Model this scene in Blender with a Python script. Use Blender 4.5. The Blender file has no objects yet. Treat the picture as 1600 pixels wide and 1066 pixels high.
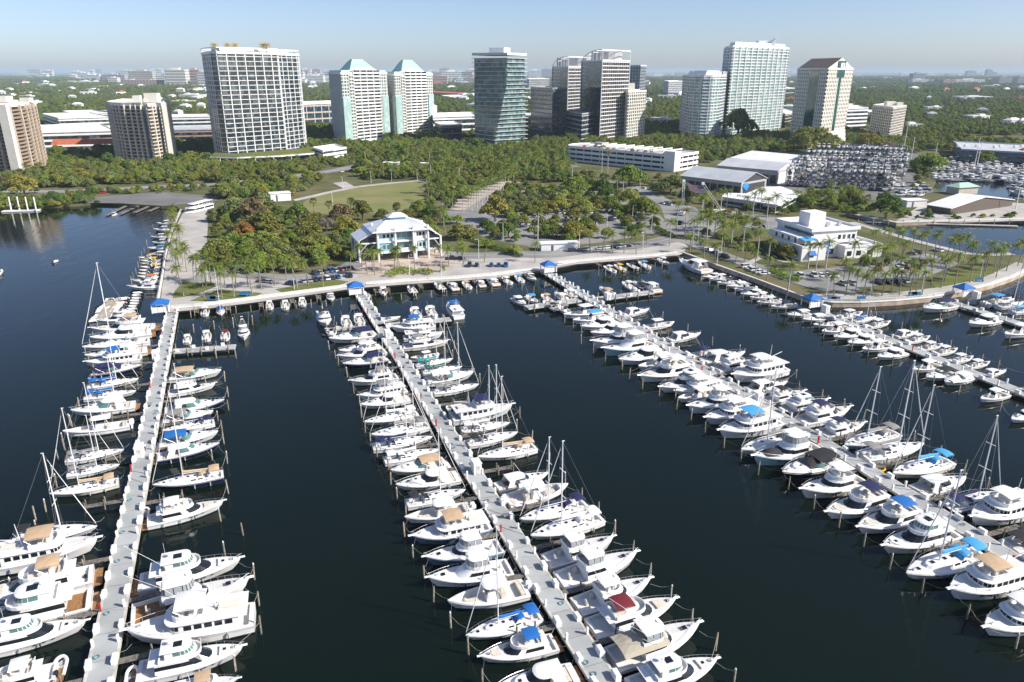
import bpy, math, random
import numpy as np
from mathutils import Vector, Matrix
R = math.radians
rnd = random.Random(7)
COL = bpy.context.scene.collection
SC = bpy.context.scene

# ------------------------------------------------------------------ camera
F_PX, HORIZON, CAM_H = 1160.0, 113.0, 82.0
PITCH = math.atan((533 - HORIZON) / F_PX)
cam_d = bpy.data.cameras.new('camera')
cam_d.sensor_width = 36.0
cam_d.lens = 36.0 * F_PX / 1600.0
cam_d.clip_start = 1.0
cam_d.clip_end = 120000.0
cam = bpy.data.objects.new('camera', cam_d)
cam.location = (0, 0, CAM_H)
cam.rotation_euler = (math.pi / 2 - PITCH, 0, 0)
COL.objects.link(cam)
SC.camera = cam

# ------------------------------------------------------------------ light
SUN_EL, SUN_AZ = R(36), R(-17)          # azimuth counted from +x (right of the view), anticlockwise
world = bpy.data.worlds.new('World'); SC.world = world; world.use_nodes = True
wn = world.node_tree.nodes; wl = world.node_tree.links
bg = wn['Background']
sky = wn.new('ShaderNodeTexSky'); sky.sky_type = 'NISHITA'; sky.sun_disc = False
sky.sun_elevation = SUN_EL
sky.sun_rotation = math.pi / 2 - SUN_AZ
sky.air_density = 0.7; sky.dust_density = 0.9; sky.ozone_density = 3.5; sky.altitude = 50
tn = wn.new('ShaderNodeMix'); tn.data_type = 'RGBA'; tn.blend_type = 'MULTIPLY'; tn.inputs[0].default_value = 1.0; tn.inputs[7].default_value = (1.06, .985, .99, 1)
wl.new(sky.outputs[0], tn.inputs[6]); wl.new(tn.outputs[2], bg.inputs[0]); bg.inputs[1].default_value = 0.115
sun_d = bpy.data.lights.new('sun', 'SUN'); sun_d.energy = 4.8; sun_d.angle = R(0.55); sun_d.color = (1.0, 0.94, 0.85)
sun = bpy.data.objects.new('sun', sun_d); COL.objects.link(sun)
sv = Vector((math.cos(SUN_AZ) * math.cos(SUN_EL), math.sin(SUN_AZ) * math.cos(SUN_EL), math.sin(SUN_EL)))
sun.rotation_euler = sv.to_track_quat('Z', 'Y').to_euler()
SC.view_settings.view_transform = 'Standard'; SC.view_settings.look = 'None'
SC.view_settings.exposure = 0.5; SC.view_settings.gamma = 1.0
SC.render.engine = 'CYCLES'
SC.cycles.max_bounces = 6; SC.cycles.diffuse_bounces = 2; SC.cycles.glossy_bounces = 3
SC.cycles.transmission_bounces = 3; SC.cycles.transparent_max_bounces = 6; SC.cycles.volume_bounces = 0
SC.cycles.use_denoising = True
SC.cycles.sample_clamp_indirect = 4.0

# ------------------------------------------------------------------ photo pixel -> point on a level plane
def P(px, py, z=1.6):
    x = (px - 800) / F_PX; y = -(py - 533) / F_PX
    c, s = math.cos(PITCH), math.sin(PITCH)
    t = (z - CAM_H) / (-s + y * c)
    return Vector((x * t, (c + y * s) * t, z))
def z_at(pt, py):
    """height above the point pt at which the picture row py is reached"""
    y = -(py - 533) / F_PX
    c, s = math.cos(PITCH), math.sin(PITCH)
    d = pt[1]
    return CAM_H + d * (-s + y * c) / (c + y * s)
def px_of(v):
    c, s = math.cos(PITCH), math.sin(PITCH)
    d = v[1] * c - (v[2] - CAM_H) * s
    u = v[1] * s + (v[2] - CAM_H) * c
    return 800 + F_PX * v[0] / d, 533 - F_PX * u / d
G = 1.6                                   # height of the land above the water
PU = Vector((-0.347, 0.938, 0)).normalized()     # along the piers, towards the shore
PV = Vector((PU.y, -PU.x, 0))                     # across the piers, to the right

# ------------------------------------------------------------------ tagging
def tag(o, label=None, cat=None, group=None, kind=None):
    if label: o['label'] = label
    if cat: o['category'] = cat
    if group: o['group'] = group
    if kind: o['kind'] = kind
    return o
def empty(name, loc=(0, 0, 0), rz=0.0):
    o = bpy.data.objects.new(name, None); o.empty_display_size = 0.5
    o.location = loc; o.rotation_euler = (0, 0, rz); COL.objects.link(o); return o
CHILDREN = {}
def put(name, mesh, parent=None, loc=None):
    o = bpy.data.objects.new(name, mesh); COL.objects.link(o)
    if parent is not None:
        o.parent = parent; CHILDREN.setdefault(parent.name, []).append(o)
    if loc is not None: o.location = loc
    return o
def copy_tree(o, parent=None):
    c = o.copy(); COL.objects.link(c)
    if parent is not None:
        c.parent = parent; CHILDREN.setdefault(parent.name, []).append(c)
    for ch in CHILDREN.get(o.name, []): copy_tree(ch, c)
    return c
def kids(o): return CHILDREN.get(o.name, [])
def remove_tree(o):
    for c in CHILDREN.pop(o.name, []): remove_tree(c)
    bpy.data.objects.remove(o)
def split_loose(o):
    """separate pieces of one part become parts of their own, with the same name"""
    me = o.data; n = len(me.vertices); par = list(range(n))
    def fd(i):
        while par[i] != i: par[i] = par[par[i]]; i = par[i]
        return i
    for p in me.polygons:
        v = p.vertices
        for k in v[1:]: par[fd(k)] = fd(v[0])
    grp = {}
    for p in me.polygons: grp.setdefault(fd(p.vertices[0]), []).append(p)
    if len(grp) < 2: return
    for ps in grp.values():
        ix = sorted({i for p in ps for i in p.vertices}); mp = {i: k for k, i in enumerate(ix)}
        m2 = bpy.data.meshes.new(me.name); m2.from_pydata([tuple(me.vertices[i].co) for i in ix], [], [tuple(mp[i] for i in p.vertices) for p in ps])
        for m in me.materials: m2.materials.append(m)
        m2.polygons.foreach_set('material_index', [p.material_index for p in ps]); q = put(o.name.split('.')[0], m2, o.parent); q.location = o.location
    CHILDREN[o.parent.name].remove(o); bpy.data.objects.remove(o)
def setmat(o, m, slot=0):
    o.material_slots[slot].link = 'OBJECT'; o.material_slots[slot].material = m
ORD = ('first second third fourth fifth sixth seventh eighth ninth tenth eleventh twelfth thirteenth fourteenth fifteenth sixteenth '
       'seventeenth eighteenth nineteenth twentieth').split()
ORD += ['twenty-' + w for w in ORD[:9]] + ['thirtieth'] + ['thirty-' + w for w in ORD[:9]] + ['fortieth'] + ['forty-' + w for w in ORD[:9]] + ['fiftieth'] + ['fifty-' + w for w in ORD[:9]] + ['sixtieth'] + ['sixty-' + w for w in ORD[:9]]

# ------------------------------------------------------------------ mesh builder
class MB:
    def __init__(s): s.v = []; s.f = []; s.m = []; s.cm = 0
    def mat(s, i): s.cm = i; return s
    def add(s, vs, fs):
        o = len(s.v); s.v += [tuple(p) for p in vs]
        for f in fs: s.f.append(tuple(i + o for i in f)); s.m.append(s.cm)
        return s
    def box(s, cx, cy, cz, sx, sy, sz, rz=0.0, tx=1.0, ty=1.0):
        c, n = math.cos(rz), math.sin(rz); vs = []
        for k, (zz, kx, ky) in enumerate(((cz - sz / 2, 1, 1), (cz + sz / 2, tx, ty))):
            for (a, b) in ((-1, -1), (1, -1), (1, 1), (-1, 1)):
                x, y = a * sx / 2 * kx, b * sy / 2 * ky
                vs.append((cx + x * c - y * n, cy + x * n + y * c, zz))
        return s.add(vs, [(3, 2, 1, 0), (4, 5, 6, 7), (0, 1, 5, 4), (1, 2, 6, 5), (2, 3, 7, 6), (3, 0, 4, 7)])
    def prism(s, poly, z0, z1, top=None, cap=True, bottom=True):
        n = len(poly); top = top or poly
        vs = [(p[0], p[1], z0) for p in poly] + [(p[0], p[1], z1) for p in top]
        fs = [(i, (i + 1) % n, n + (i + 1) % n, n + i) for i in range(n)]
        if cap: fs.append(tuple(range(n, 2 * n)))
        if bottom: fs.append(tuple(range(n - 1, -1, -1)))
        return s.add(vs, fs)
    def ring(s, outer, inner, z0, z1):
        """a wall between two outlines of equal point count"""
        n = len(outer)
        vs = [(p[0], p[1], z0) for p in outer] + [(p[0], p[1], z1) for p in outer] + [(p[0], p[1], z1) for p in inner] + [(p[0], p[1], z0) for p in inner]
        fs = []
        for i in range(n):
            j = (i + 1) % n
            fs += [(i, j, n + j, n + i), (n + i, n + j, 2 * n + j, 2 * n + i), (2 * n + i, 2 * n + j, 3 * n + j, 3 * n + i), (3 * n + i, 3 * n + j, j, i)]
        return s.add(vs, fs)
    def tube(s, pts, r, n=6, r2=None, cap=True):
        pts = [Vector(p) for p in pts]; k = len(pts); vs = []; fs = []
        rr = r if isinstance(r, (list, tuple)) else [r + ((r2 if r2 is not None else r) - r) * i / max(1, k - 1) for i in range(k)]
        for i, p in enumerate(pts):
            t = (pts[min(i + 1, k - 1)] - pts[max(i - 1, 0)])
            t = t.normalized() if t.length > 1e-9 else Vector((0, 0, 1))
            a = Vector((0, 0, 1)) if abs(t.z) < 0.9 else Vector((1, 0, 0))
            e1 = t.cross(a).normalized(); e2 = t.cross(e1)
            for j in range(n):
                w = 2 * math.pi * j / n
                vs.append(p + (e1 * math.cos(w) + e2 * math.sin(w)) * rr[i])
        for i in range(k - 1):
            for j in range(n):
                fs.append((i * n + j, i * n + (j + 1) % n, (i + 1) * n + (j + 1) % n, (i + 1) * n + j))
        if cap:
            fs.append(tuple(range(n - 1, -1, -1))); fs.append(tuple(range((k - 1) * n, k * n)))
        return s.add(vs, fs)
    def loft(s, rings, close=True, cap0=False, cap1=False):
        n = len(rings[0]); vs = [p for r in rings for p in r]; fs = []
        for i in range(len(rings) - 1):
            for j in range(n if close else n - 1):
                fs.append((i * n + j, i * n + (j + 1) % n, (i + 1) * n + (j + 1) % n, (i + 1) * n + j))
        if cap0: fs.append(tuple(range(n - 1, -1, -1)))
        if cap1: fs.append(tuple(range((len(rings) - 1) * n, len(rings) * n)))
        return s.add(vs, fs)
    def blob(s, c, r, n=8, m=5, jit=0.0, rg=None):
        rings = []
        for i in range(m + 1):
            th = math.pi * i / m; q = []
            for j in range(n):
                ph = 2 * math.pi * j / n; k = 1 + (rg.uniform(-jit, jit) if rg and 0 < i < m else 0)
                q.append((c[0] + r[0] * math.sin(th) * math.cos(ph) * k, c[1] + r[1] * math.sin(th) * math.sin(ph) * k, c[2] - r[2] * math.cos(th) * k))
            rings.append(q)
        return s.loft(rings)
    def mesh(s, name, mats, smooth=False):
        me = bpy.data.meshes.new(name); me.from_pydata(s.v, [], s.f)
        for m in mats: me.materials.append(m)
        if len(mats) > 1: me.polygons.foreach_set('material_index', s.m)
        if smooth: me.polygons.foreach_set('use_smooth', [True] * len(me.polygons))
        me.update(); return me
    def build(s, name, mats, parent=None, smooth=False, loc=None):
        if not isinstance(mats, (list, tuple)): mats = [mats]
        return put(name, s.mesh(name, mats, smooth), parent, loc)
def rect(x0, x1, y0, y1): return [(x0, y0), (x1, y0), (x1, y1), (x0, y1)]
def offset_poly(poly, d):
    """outline moved outwards by d (counter-clockwise outlines)"""
    n = len(poly); out = []
    for i in range(n):
        p0, p1, p2 = (Vector(poly[(i + k) % n][:2]) for k in (-1, 0, 1))
        e1 = (p1 - p0).normalized(); e2 = (p2 - p1).normalized()
        n1 = Vector((e1.y, -e1.x)); n2 = Vector((e2.y, -e2.x))
        b = (n1 + n2); L = b.length
        b = n1 if L < 1e-6 else b / L
        k = d / max(0.5, b.dot(n1)); out.append((p1.x + b.x * k, p1.y + b.y * k))
    return out
def ccw(poly):
    a = sum(poly[i][0] * poly[(i + 1) % len(poly)][1] - poly[(i + 1) % len(poly)][0] * poly[i][1] for i in range(len(poly)))
    return list(poly) if a > 0 else list(reversed(poly))
def inside(p, poly):
    c = False; n = len(poly); x, y = p[0], p[1]
    for i in range(n):
        x1, y1 = poly[i][:2]; x2, y2 = poly[(i + 1) % n][:2]
        if (y1 > y) != (y2 > y) and x < (x2 - x1) * (y - y1) / (y2 - y1) + x1: c = not c
    return c

# ------------------------------------------------------------------ materials
MATS = {}
def mat(name, col, rough=0.6, metal=0.0, spec=0.5, noise=0.0, scale=1.0, bump=0.0, rand=0.0, detail=4.0, col2=None, coat=0.0):
    if name in MATS: return MATS[name]
    m = bpy.data.materials.new(name); m.use_nodes = True; MATS[name] = m
    nt = m.node_tree; b = nt.nodes['Principled BSDF']
    b.inputs['Base Color'].default_value = (*col, 1); b.inputs['Roughness'].default_value = rough
    b.inputs['Metallic'].default_value = metal; b.inputs['Specular IOR Level'].default_value = spec
    if coat: b.inputs['Coat Weight'].default_value = coat
    if noise or bump or col2:
        tc = nt.nodes.new('ShaderNodeTexCoord'); nz = nt.nodes.new('ShaderNodeTexNoise')
        nz.inputs['Scale'].default_value = scale; nz.inputs['Detail'].default_value = detail
        nt.links.new(tc.outputs['Object'], nz.inputs['Vector'])
    last = None
    if noise or col2:
        mx = nt.nodes.new('ShaderNodeMix'); mx.data_type = 'RGBA'
        c2 = col2 or tuple(max(0, c * (1 - noise)) for c in col)
        c1 = col if col2 else tuple(min(1, c * (1 + noise * 0.6)) for c in col)
        mx.inputs[6].default_value = (*c1, 1); mx.inputs[7].default_value = (*c2, 1)
        mr = nt.nodes.new('ShaderNodeMapRange'); mr.inputs[1].default_value = 0.35; mr.inputs[2].default_value = 0.65
        nt.links.new(nz.outputs[0], mr.inputs[0]); nt.links.new(mr.outputs[0], mx.inputs[0])
        last = mx.outputs[2]
    if rand:
        oi = nt.nodes.new('ShaderNodeObjectInfo'); hs = nt.nodes.new('ShaderNodeHueSaturation')
        mr2 = nt.nodes.new('ShaderNodeMapRange'); mr2.inputs[3].default_value = 1 - rand; mr2.inputs[4].default_value = 1 + rand
        nt.links.new(oi.outputs['Random'], mr2.inputs[0]); nt.links.new(mr2.outputs[0], hs.inputs['Value'])
        hm = nt.nodes.new('ShaderNodeMath'); hm.operation = 'MULTIPLY_ADD'; hm.inputs[1].default_value = 7.31; hm.inputs[2].default_value = 0.13
        fr = nt.nodes.new('ShaderNodeMath'); fr.operation = 'FRACT'
        mr3 = nt.nodes.new('ShaderNodeMapRange'); mr3.inputs[3].default_value = 0.5 - rand * 0.08; mr3.inputs[4].default_value = 0.5 + rand * 0.08
        nt.links.new(oi.outputs['Random'], hm.inputs[0]); nt.links.new(hm.outputs[0], fr.inputs[0]); nt.links.new(fr.outputs[0], mr3.inputs[0]); nt.links.new(mr3.outputs[0], hs.inputs['Hue'])
        if last: nt.links.new(last, hs.inputs['Color'])
        else: hs.inputs['Color'].default_value = (*col, 1)
        last = hs.outputs[0]
    if last: nt.links.new(last, b.inputs['Base Color'])
    if bump:
        bp = nt.nodes.new('ShaderNodeBump'); bp.inputs['Strength'].default_value = bump; bp.inputs['Distance'].default_value = 0.1
        nt.links.new(nz.outputs[0], bp.inputs['Height']); nt.links.new(bp.outputs[0], b.inputs['Normal'])
    return m
# ================================================================== setting: water, land, roads
def water_mat():
    m = bpy.data.materials.new('bay_water'); m.use_nodes = True; nt = m.node_tree; b = nt.nodes['Principled BSDF']
    b.inputs['Roughness'].default_value = 0.06; b.inputs['IOR'].default_value = 1.333; b.inputs['Specular IOR Level'].default_value = .36
    b.inputs['Base Color'].default_value = (0.004, 0.011, 0.013, 1)
    tc = nt.nodes.new('ShaderNodeTexCoord')
    n0 = nt.nodes.new('ShaderNodeTexNoise'); n0.inputs['Scale'].default_value = 0.012; n0.inputs['Detail'].default_value = 5
    cr = nt.nodes.new('ShaderNodeMix'); cr.data_type = 'RGBA'
    cr.inputs[6].default_value = (0.0022, 0.0068, 0.0050, 1); cr.inputs[7].default_value = (0.0055, 0.0105, 0.0060, 1)
    nt.links.new(tc.outputs['Object'], n0.inputs['Vector']); nt.links.new(n0.outputs[0], cr.inputs[0]); nt.links.new(cr.outputs[2], b.inputs['Base Color'])
    mp = nt.nodes.new('ShaderNodeMapping'); mp.inputs['Rotation'].default_value = (0, 0, R(35)); mp.inputs['Scale'].default_value = (1, 0.35, 1)
    nt.links.new(tc.outputs['Object'], mp.inputs[0])
    n1 = nt.nodes.new('ShaderNodeTexNoise'); n1.inputs['Scale'].default_value = 0.9; n1.inputs['Detail'].default_value = 4
    n2 = nt.nodes.new('ShaderNodeTexNoise'); n2.inputs['Scale'].default_value = 0.16; n2.inputs['Detail'].default_value = 3
    nt.links.new(mp.outputs[0], n1.inputs['Vector']); nt.links.new(mp.outputs[0], n2.inputs['Vector'])
    # breeze patches: calmer and livelier areas
    n3 = nt.nodes.new('ShaderNodeTexNoise'); n3.inputs['Scale'].default_value = 0.008; n3.inputs['Detail'].default_value = 2
    nt.links.new(tc.outputs['Object'], n3.inputs['Vector'])
    mr = nt.nodes.new('ShaderNodeMapRange'); mr.inputs[1].default_value = 0.4; mr.inputs[2].default_value = 0.62; mr.inputs[3].default_value = 0.22; mr.inputs[4].default_value = 1.25
    nt.links.new(n3.outputs[0], mr.inputs[0])
    ad = nt.nodes.new('ShaderNodeMath'); ad.operation = 'MULTIPLY_ADD'; ad.inputs[1].default_value = 2.0
    nt.links.new(n2.outputs[0], ad.inputs[0]); nt.links.new(n1.outputs[0], ad.inputs[2])
    bp = nt.nodes.new('ShaderNodeBump'); bp.inputs['Distance'].default_value = 0.09
    mm = nt.nodes.new('ShaderNodeMath'); mm.operation = 'MULTIPLY'; mm.inputs[1].default_value = 0.55
    nt.links.new(mr.outputs[0], mm.inputs[0]); nt.links.new(mm.outputs[0], bp.inputs['Strength'])
    nt.links.new(ad.outputs[0], bp.inputs['Height']); nt.links.new(bp.outputs[0], b.inputs['Normal'])
    return m
M_water = water_mat()
def sheet(name, poly, z, m, kind='structure'):
    b = MB(); b.add([(p[0], p[1], z) for p in poly], [tuple(range(len(poly)))])
    o = b.build(name, m); o['kind'] = kind; return o
M_ground = mat('dry_earth_and_grass', (0.085, 0.105, 0.035), 0.95, noise=0.4, scale=0.05, col2=(0.17, 0.15, 0.08), spec=0.1)
M_far = mat('far_land', (0.035, 0.05, 0.022), 0.95, noise=0.3, scale=0.01, spec=0.1)
M_lawn = mat('lawn_grass', (0.18, 0.20, 0.066), 0.95, scale=0.045, col2=(0.25, 0.23, 0.11), spec=0.1, detail=8)
M_grass = mat('short_grass', (0.12, 0.15, 0.04), 0.95, scale=0.12, col2=(0.17, 0.175, 0.06), spec=0.1, detail=6)
M_mulch = mat('bare_mulch', (0.19, 0.125, 0.075), 0.95, noise=0.35, scale=0.2, spec=0.1)
M_asph = mat('asphalt', (0.27, 0.265, 0.255), 0.9, noise=0.22, scale=0.06, spec=0.2, detail=9)
M_asph_d = mat('dark_asphalt', (0.19, 0.185, 0.18), 0.9, noise=0.2, scale=0.06, spec=0.2, detail=9)
M_conc = mat('pale_concrete', (0.46, 0.435, 0.40), 0.85, noise=0.16, scale=0.1, spec=0.2, detail=8)
M_paver = mat('brick_paving', (0.50, 0.42, 0.35), 0.85, noise=0.18, scale=0.3, spec=0.2, detail=8)
M_paint = mat('white_road_paint', (0.75, 0.75, 0.73), 0.7)
M_kerb = mat('kerb_concrete', (0.5, 0.49, 0.46), 0.8)
M_sea = mat('seawall_concrete', (0.50, 0.41, 0.32), 0.85, noise=0.25, scale=0.25, spec=0.2, detail=7)
M_seacap = mat('seawall_cap', (0.62, 0.58, 0.52), 0.8, noise=0.12, scale=0.5)

W = 30000
sheet('water', [(-W, -3000), (W, -3000), (W, W), (-W, W)], 0.0, M_water)
def PP(pts, z=G): return [P(x, y, z) for x, y in pts]
# shore line, photo pixels at the foot of the sea wall, from left to right
SHORE_L = [(-700, 300), (-200, 318), (0, 326), (60, 327), (130, 322), (165, 319), (205, 323), (252, 326), (275, 326), (283, 332), (276, 348), (266, 372), (258, 405), (253, 440), (247, 476)]
SHORE_M = [(262, 490), (320, 485), (372, 478), (440, 469), (500, 461), (560, 452), (640, 446), (710, 442), (770, 437), (835, 427), (900, 415), (960, 410), (1020, 406), (1060, 401)]
SHORE_R = [(1066, 400), (1090, 409), (1130, 424), (1180, 442), (1230, 461), (1268, 476), (1300, 480), (1345, 480), (1400, 477), (1450, 472), (1500, 463), (1545, 452), (1580, 440), (1610, 426), (1660, 405)]
SHORE_R2 = [(1640, 402), (1590, 404), (1540, 405), (1500, 401), (1460, 389), (1420, 377), (1385, 366), (1350, 353), (1318, 342), (1322, 338), (1352, 344), (1400, 353), (1500, 350), (1600, 347), (1700, 345)]
SHORE_B = [(1720, 322), (1640, 320), (1560, 314), (1500, 308), (1465, 302), (1456, 294), (1462, 286), (1440, 276), (1425, 262), (1440, 250), (1480, 245), (1560, 249), (1620, 252), (1720, 254)]
sh = [P(x, y, 0) for x, y in SHORE_L + SHORE_M + SHORE_R + SHORE_R2]
shb = [P(x, y, 0) for x, y in SHORE_B]
land = sh + [Vector((560, P(1720, 330, 0).y, 0))] + shb + [Vector((2500, shb[-1].y, 0)), Vector((20000, 6000, 0)), Vector((20000, 19000, 0)), Vector((-20000, 19000, 0)), Vector((-20000, 4000, 0)), Vector((-3000, sh[0].y + 20, 0))]
b = MB(); lp = ccw([(p.x, p.y) for p in land]); b.prism(lp, -1.5, G - 0.02, bottom=False)
LAND = lp
o = b.build('ground', M_ground); o['kind'] = 'structure'
# the ground beyond runs to the horizon
sheet('terrain', [(-60000, 2600), (60000, 2600), (90000, 90000), (-90000, 90000)], G + 0.1, M_far)
# sea wall: a thick wall with a cap along the built shore
def strip_poly(pts, w, side=1):
    """ribbon of width w to one side of an open line"""
    out = []; n = len(pts)
    for i in range(n):
        t = (Vector(pts[min(i + 1, n - 1)][:2]) - Vector(pts[max(i - 1, 0)][:2])).normalized()
        out.append(Vector(pts[i][:2]) + Vector((t.y, -t.x)) * w * side)
    return [tuple(Vector(p[:2])) for p in pts] + [tuple(p) for p in reversed(out)]
def ribbon(b, pts, w0, w1, z0, z1):
    n = len(pts); A = []; B = []
    for i in range(n):
        t = (Vector(pts[min(i + 1, n - 1)][:2]) - Vector(pts[max(i - 1, 0)][:2])).normalized(); nn = Vector((t.y, -t.x))
        A.append(Vector(pts[i][:2]) + nn * w0); B.append(Vector(pts[i][:2]) + nn * w1)
    for i in range(n - 1):
        b.add([(*A[i], z0), (*A[i + 1], z0), (*B[i + 1], z0), (*B[i], z0), (*A[i], z1), (*A[i + 1], z1), (*B[i + 1], z1), (*B[i], z1)],
              [(4, 5, 6, 7), (0, 1, 5, 4), (2, 3, 7, 6)] + ([(3, 0, 4, 7)] if i == 0 else []) + ([(1, 2, 6, 5)] if i == n - 2 else []))
for nm, pts, lab in (('sea_wall', SHORE_M, 'sandy concrete sea wall between the first and third piers'), ('sea_wall', SHORE_R[:6], 'concrete sea wall beside the boats along the road to the fourth pier'),
                     ('sea_wall', SHORE_R[5:], 'curved concrete sea wall round the lawn right of the fourth pier'), ('sea_wall', SHORE_L[9:], 'sea wall along the leftmost promenade by the rental boats')):
    q = [P(x, y, 0) for x, y in pts]
    b = MB(); b.mat(0); ribbon(b, q, -0.6, 0.25, -1.0, G + 0.1); b.mat(1); ribbon(b, q, -0.75, 0.4, G + 0.1, G + 0.32)
    o = b.build(nm, [M_sea, M_seacap]); tag(o, lab, 'sea wall')
q = [P(x, y, 0) for x, y in SHORE_R2[9:]]
b = MB(); b.mat(0); ribbon(b, q, -0.6, 0.3, -1.0, G + 0.1); b.mat(1); ribbon(b, q, -3.5, 0.5, G + 0.1, G + 0.35)
tag(b.build('sea_wall', [M_sea, M_seacap]), 'pale quay wall on the far side of the right lagoon', 'sea wall')

# roads, lots, lawns (photo pixels on the ground), each layer 2 cm above the last
def area(name, pts, layer, m): return sheet(name, PP(pts, G + 0.02 * layer), G + 0.02 * layer, m)
area('lawn', [(470, 318), (500, 303), (540, 294), (600, 287), (664, 282), (672, 292), (668, 312), (655, 325), (610, 332), (560, 334), (500, 334), (472, 330)], 1, M_lawn)
area('path', [(462, 314), (478, 311), (520, 301), (560, 293), (604, 288), (650, 283.5), (700, 281), (700, 280), (650, 282.2), (600, 286), (556, 291), (516, 298.5), (474, 308), (458, 312)], 3, M_conc)
area('path', [(520, 286), (540, 284), (555, 292), (536, 294)], 2, M_conc)
area('parking_lot', [(90, 312), (250, 300), (330, 306), (345, 313), (300, 318), (262, 322), (200, 318), (130, 317)], 2, M_asph_d)
area('pavement', [(290, 325), (318, 330), (315, 350), (311, 380), (307, 405), (330, 428), (420, 437), (500, 433), (545, 420), (560, 405), (600, 400), (690, 392), (800, 400), (850, 398), (910, 392), (1000, 378), (1050, 366), (1075, 385), (1066, 397), (1060, 399), (960, 408), (900, 413), (835, 425), (770, 435), (640, 444), (560, 450), (440, 467), (320, 483), (264, 488), (250, 474), (255, 440), (260, 405), (268, 372), (278, 348)], 1, M_conc)
area('grass_patch', [(273, 455), (288, 438), (330, 440), (338, 448), (300, 462), (270, 466)], 3, M_grass)
area('grass_patch', [(296, 470), (345, 452), (410, 458), (400, 463), (320, 471)], 3, M_grass)
area('grass_patch', [(430, 452), (520, 436), (545, 440), (530, 446), (440, 457)], 3, M_grass)
area('mulch_bed', [(360, 392), (400, 368), (470, 352), (480, 362), (430, 378), (400, 400), (370, 402)], 2, M_mulch)
area('path', [(368, 386), (382, 378), (396, 374), (394, 382), (372, 390)], 3, M_conc)
area('path', [(455, 360), (468, 353), (470, 358), (458, 364)], 3, M_conc)
area('plaza', [(552, 410), (600, 398), (690, 388), (720, 402), (700, 420), (640, 430), (560, 434)], 2, M_paver)
area('parking_lot', [(690, 318), (760, 300), (830, 292), (930, 296), (1010, 318), (1040, 345), (1020, 366), (930, 380), (840, 388), (760, 372), (700, 350)], 1, M_asph)
area('lawn', [(1285, 464), (1330, 470), (1405, 470), (1455, 464), (1430, 452), (1360, 456), (1300, 458)], 3, M_grass)
area('lawn', [(1465, 455), (1500, 448), (1550, 435), (1570, 420), (1530, 415), (1480, 425), (1455, 440)], 3, M_grass)
area('lawn', [(1165, 418), (1190, 412), (1240, 424), (1250, 438), (1220, 430)], 4, M_grass)
area('parking_lot', [(1240, 424), (1300, 418), (1400, 405), (1450, 396), (1500, 412), (1450, 432), (1360, 448), (1300, 450), (1250, 440)], 3, M_asph)
area('boat_yard', [(1180, 300), (1240, 262), (1300, 238), (1440, 240), (1420, 262), (1440, 280), (1460, 300), (1400, 312), (1300, 312), (1200, 310)], 1, M_asph_d)
area('quay', [(1400, 345), (1440, 320), (1500, 310), (1600, 318), (1700, 322), (1700, 343), (1600, 345), (1500, 348)], 1, M_conc)

def road(name, pts, w, layer, m):
    q = [P(x, y, 0) for x, y in pts]; sm = []
    for i in range(len(q) - 1):
        p0, p1, p2, p3 = q[max(0, i - 1)], q[i], q[i + 1], q[min(len(q) - 1, i + 2)]
        for k in range(6):
            t = k / 6; sm.append(0.5 * ((2 * p1) + (p2 - p0) * t + (2 * p0 - 5 * p1 + 4 * p2 - p3) * t * t + (3 * p1 - p0 - 3 * p2 + p3) * t ** 3))
    sm.append(q[-1]); n = len(sm); V = []; F = []
    for i, p in enumerate(sm):
        t = (sm[min(i + 1, n - 1)] - sm[max(i - 1, 0)]).normalized(); nn = Vector((t.y, -t.x, 0)) * w / 2
        V += [(*(p - nn).xy, G + .02 * layer), (*(p + nn).xy, G + .02 * layer)]
    F = [(2 * i, 2 * i + 1, 2 * i + 3, 2 * i + 2) for i in range(n - 1)]
    b = MB(); b.add(V, F); o = b.build(name, m); o['kind'] = 'structure'; return sm
RL = []
RL.append(road('road', [(-100, 297), (60, 303), (150, 301), (250, 295), (330, 292), (420, 283), (480, 276), (520, 270), (560, 262), (600, 258)], 15, 4, M_asph))
RL.append(road('road', [(590, 259), (680, 255), (760, 254), (860, 258), (900, 264)], 13, 5, M_asph))
RL.append(road('road', [(930, 284), (977, 293), (1000, 300), (1020, 309), (1040, 322), (1052, 334)], 12, 4, M_asph))
RL.append(road('road', [(695, 403), (740, 405), (800, 403), (860, 403), (930, 395), (1000, 388), (1045, 379), (1068, 368), (1078, 350)], 12, 5, M_asph))
RL.append(road('road', [(1060, 378), (1085, 386), (1110, 397), (1150, 412), (1220, 436), (1290, 457), (1340, 458)], 9, 6, M_asph))
RL.append(road('road', [(298, 447), (350, 433), (440, 440), (520, 432), (558, 416)], 10, 4, M_asph))
RL.append(road('road', [(308, 332), (307, 360), (301, 400), (294, 436)], 12, 4, M_conc))
RL.append(road('road', [(1085, 342), (1130, 336), (1190, 344), (1215, 352), (1200, 360), (1165, 356)], 13, 5, M_asph))
road('road_marking', [(-100, 297), (60, 303), (150, 301), (250, 295), (330, 292), (420, 283), (480, 276), (520, 270), (560, 262), (600, 258)], .35, 6, M_paint)
road('road_marking', [(695, 403), (740, 405), (800, 403), (860, 403), (930, 395), (1000, 388), (1045, 379)], .25, 7, M_paint)
area('parking_lot', [(1030, 318), (1062, 318), (1110, 330), (1135, 345), (1128, 354), (1108, 374), (1060, 374), (1022, 362), (1040, 345)], 2, M_asph)
road('brick_walk', [(706, 332), (735, 314), (765, 299), (800, 287)], 16, 3, M_paver)
road('footpath', [(1165, 420), (1190, 408), (1215, 412), (1245, 420)], 3, 7, M_conc)
road('footpath', [(1270, 470), (1300, 470), (1350, 470), (1400, 468), (1455, 462), (1500, 455), (1550, 442), (1600, 418)], 7, 7, M_conc)
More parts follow.
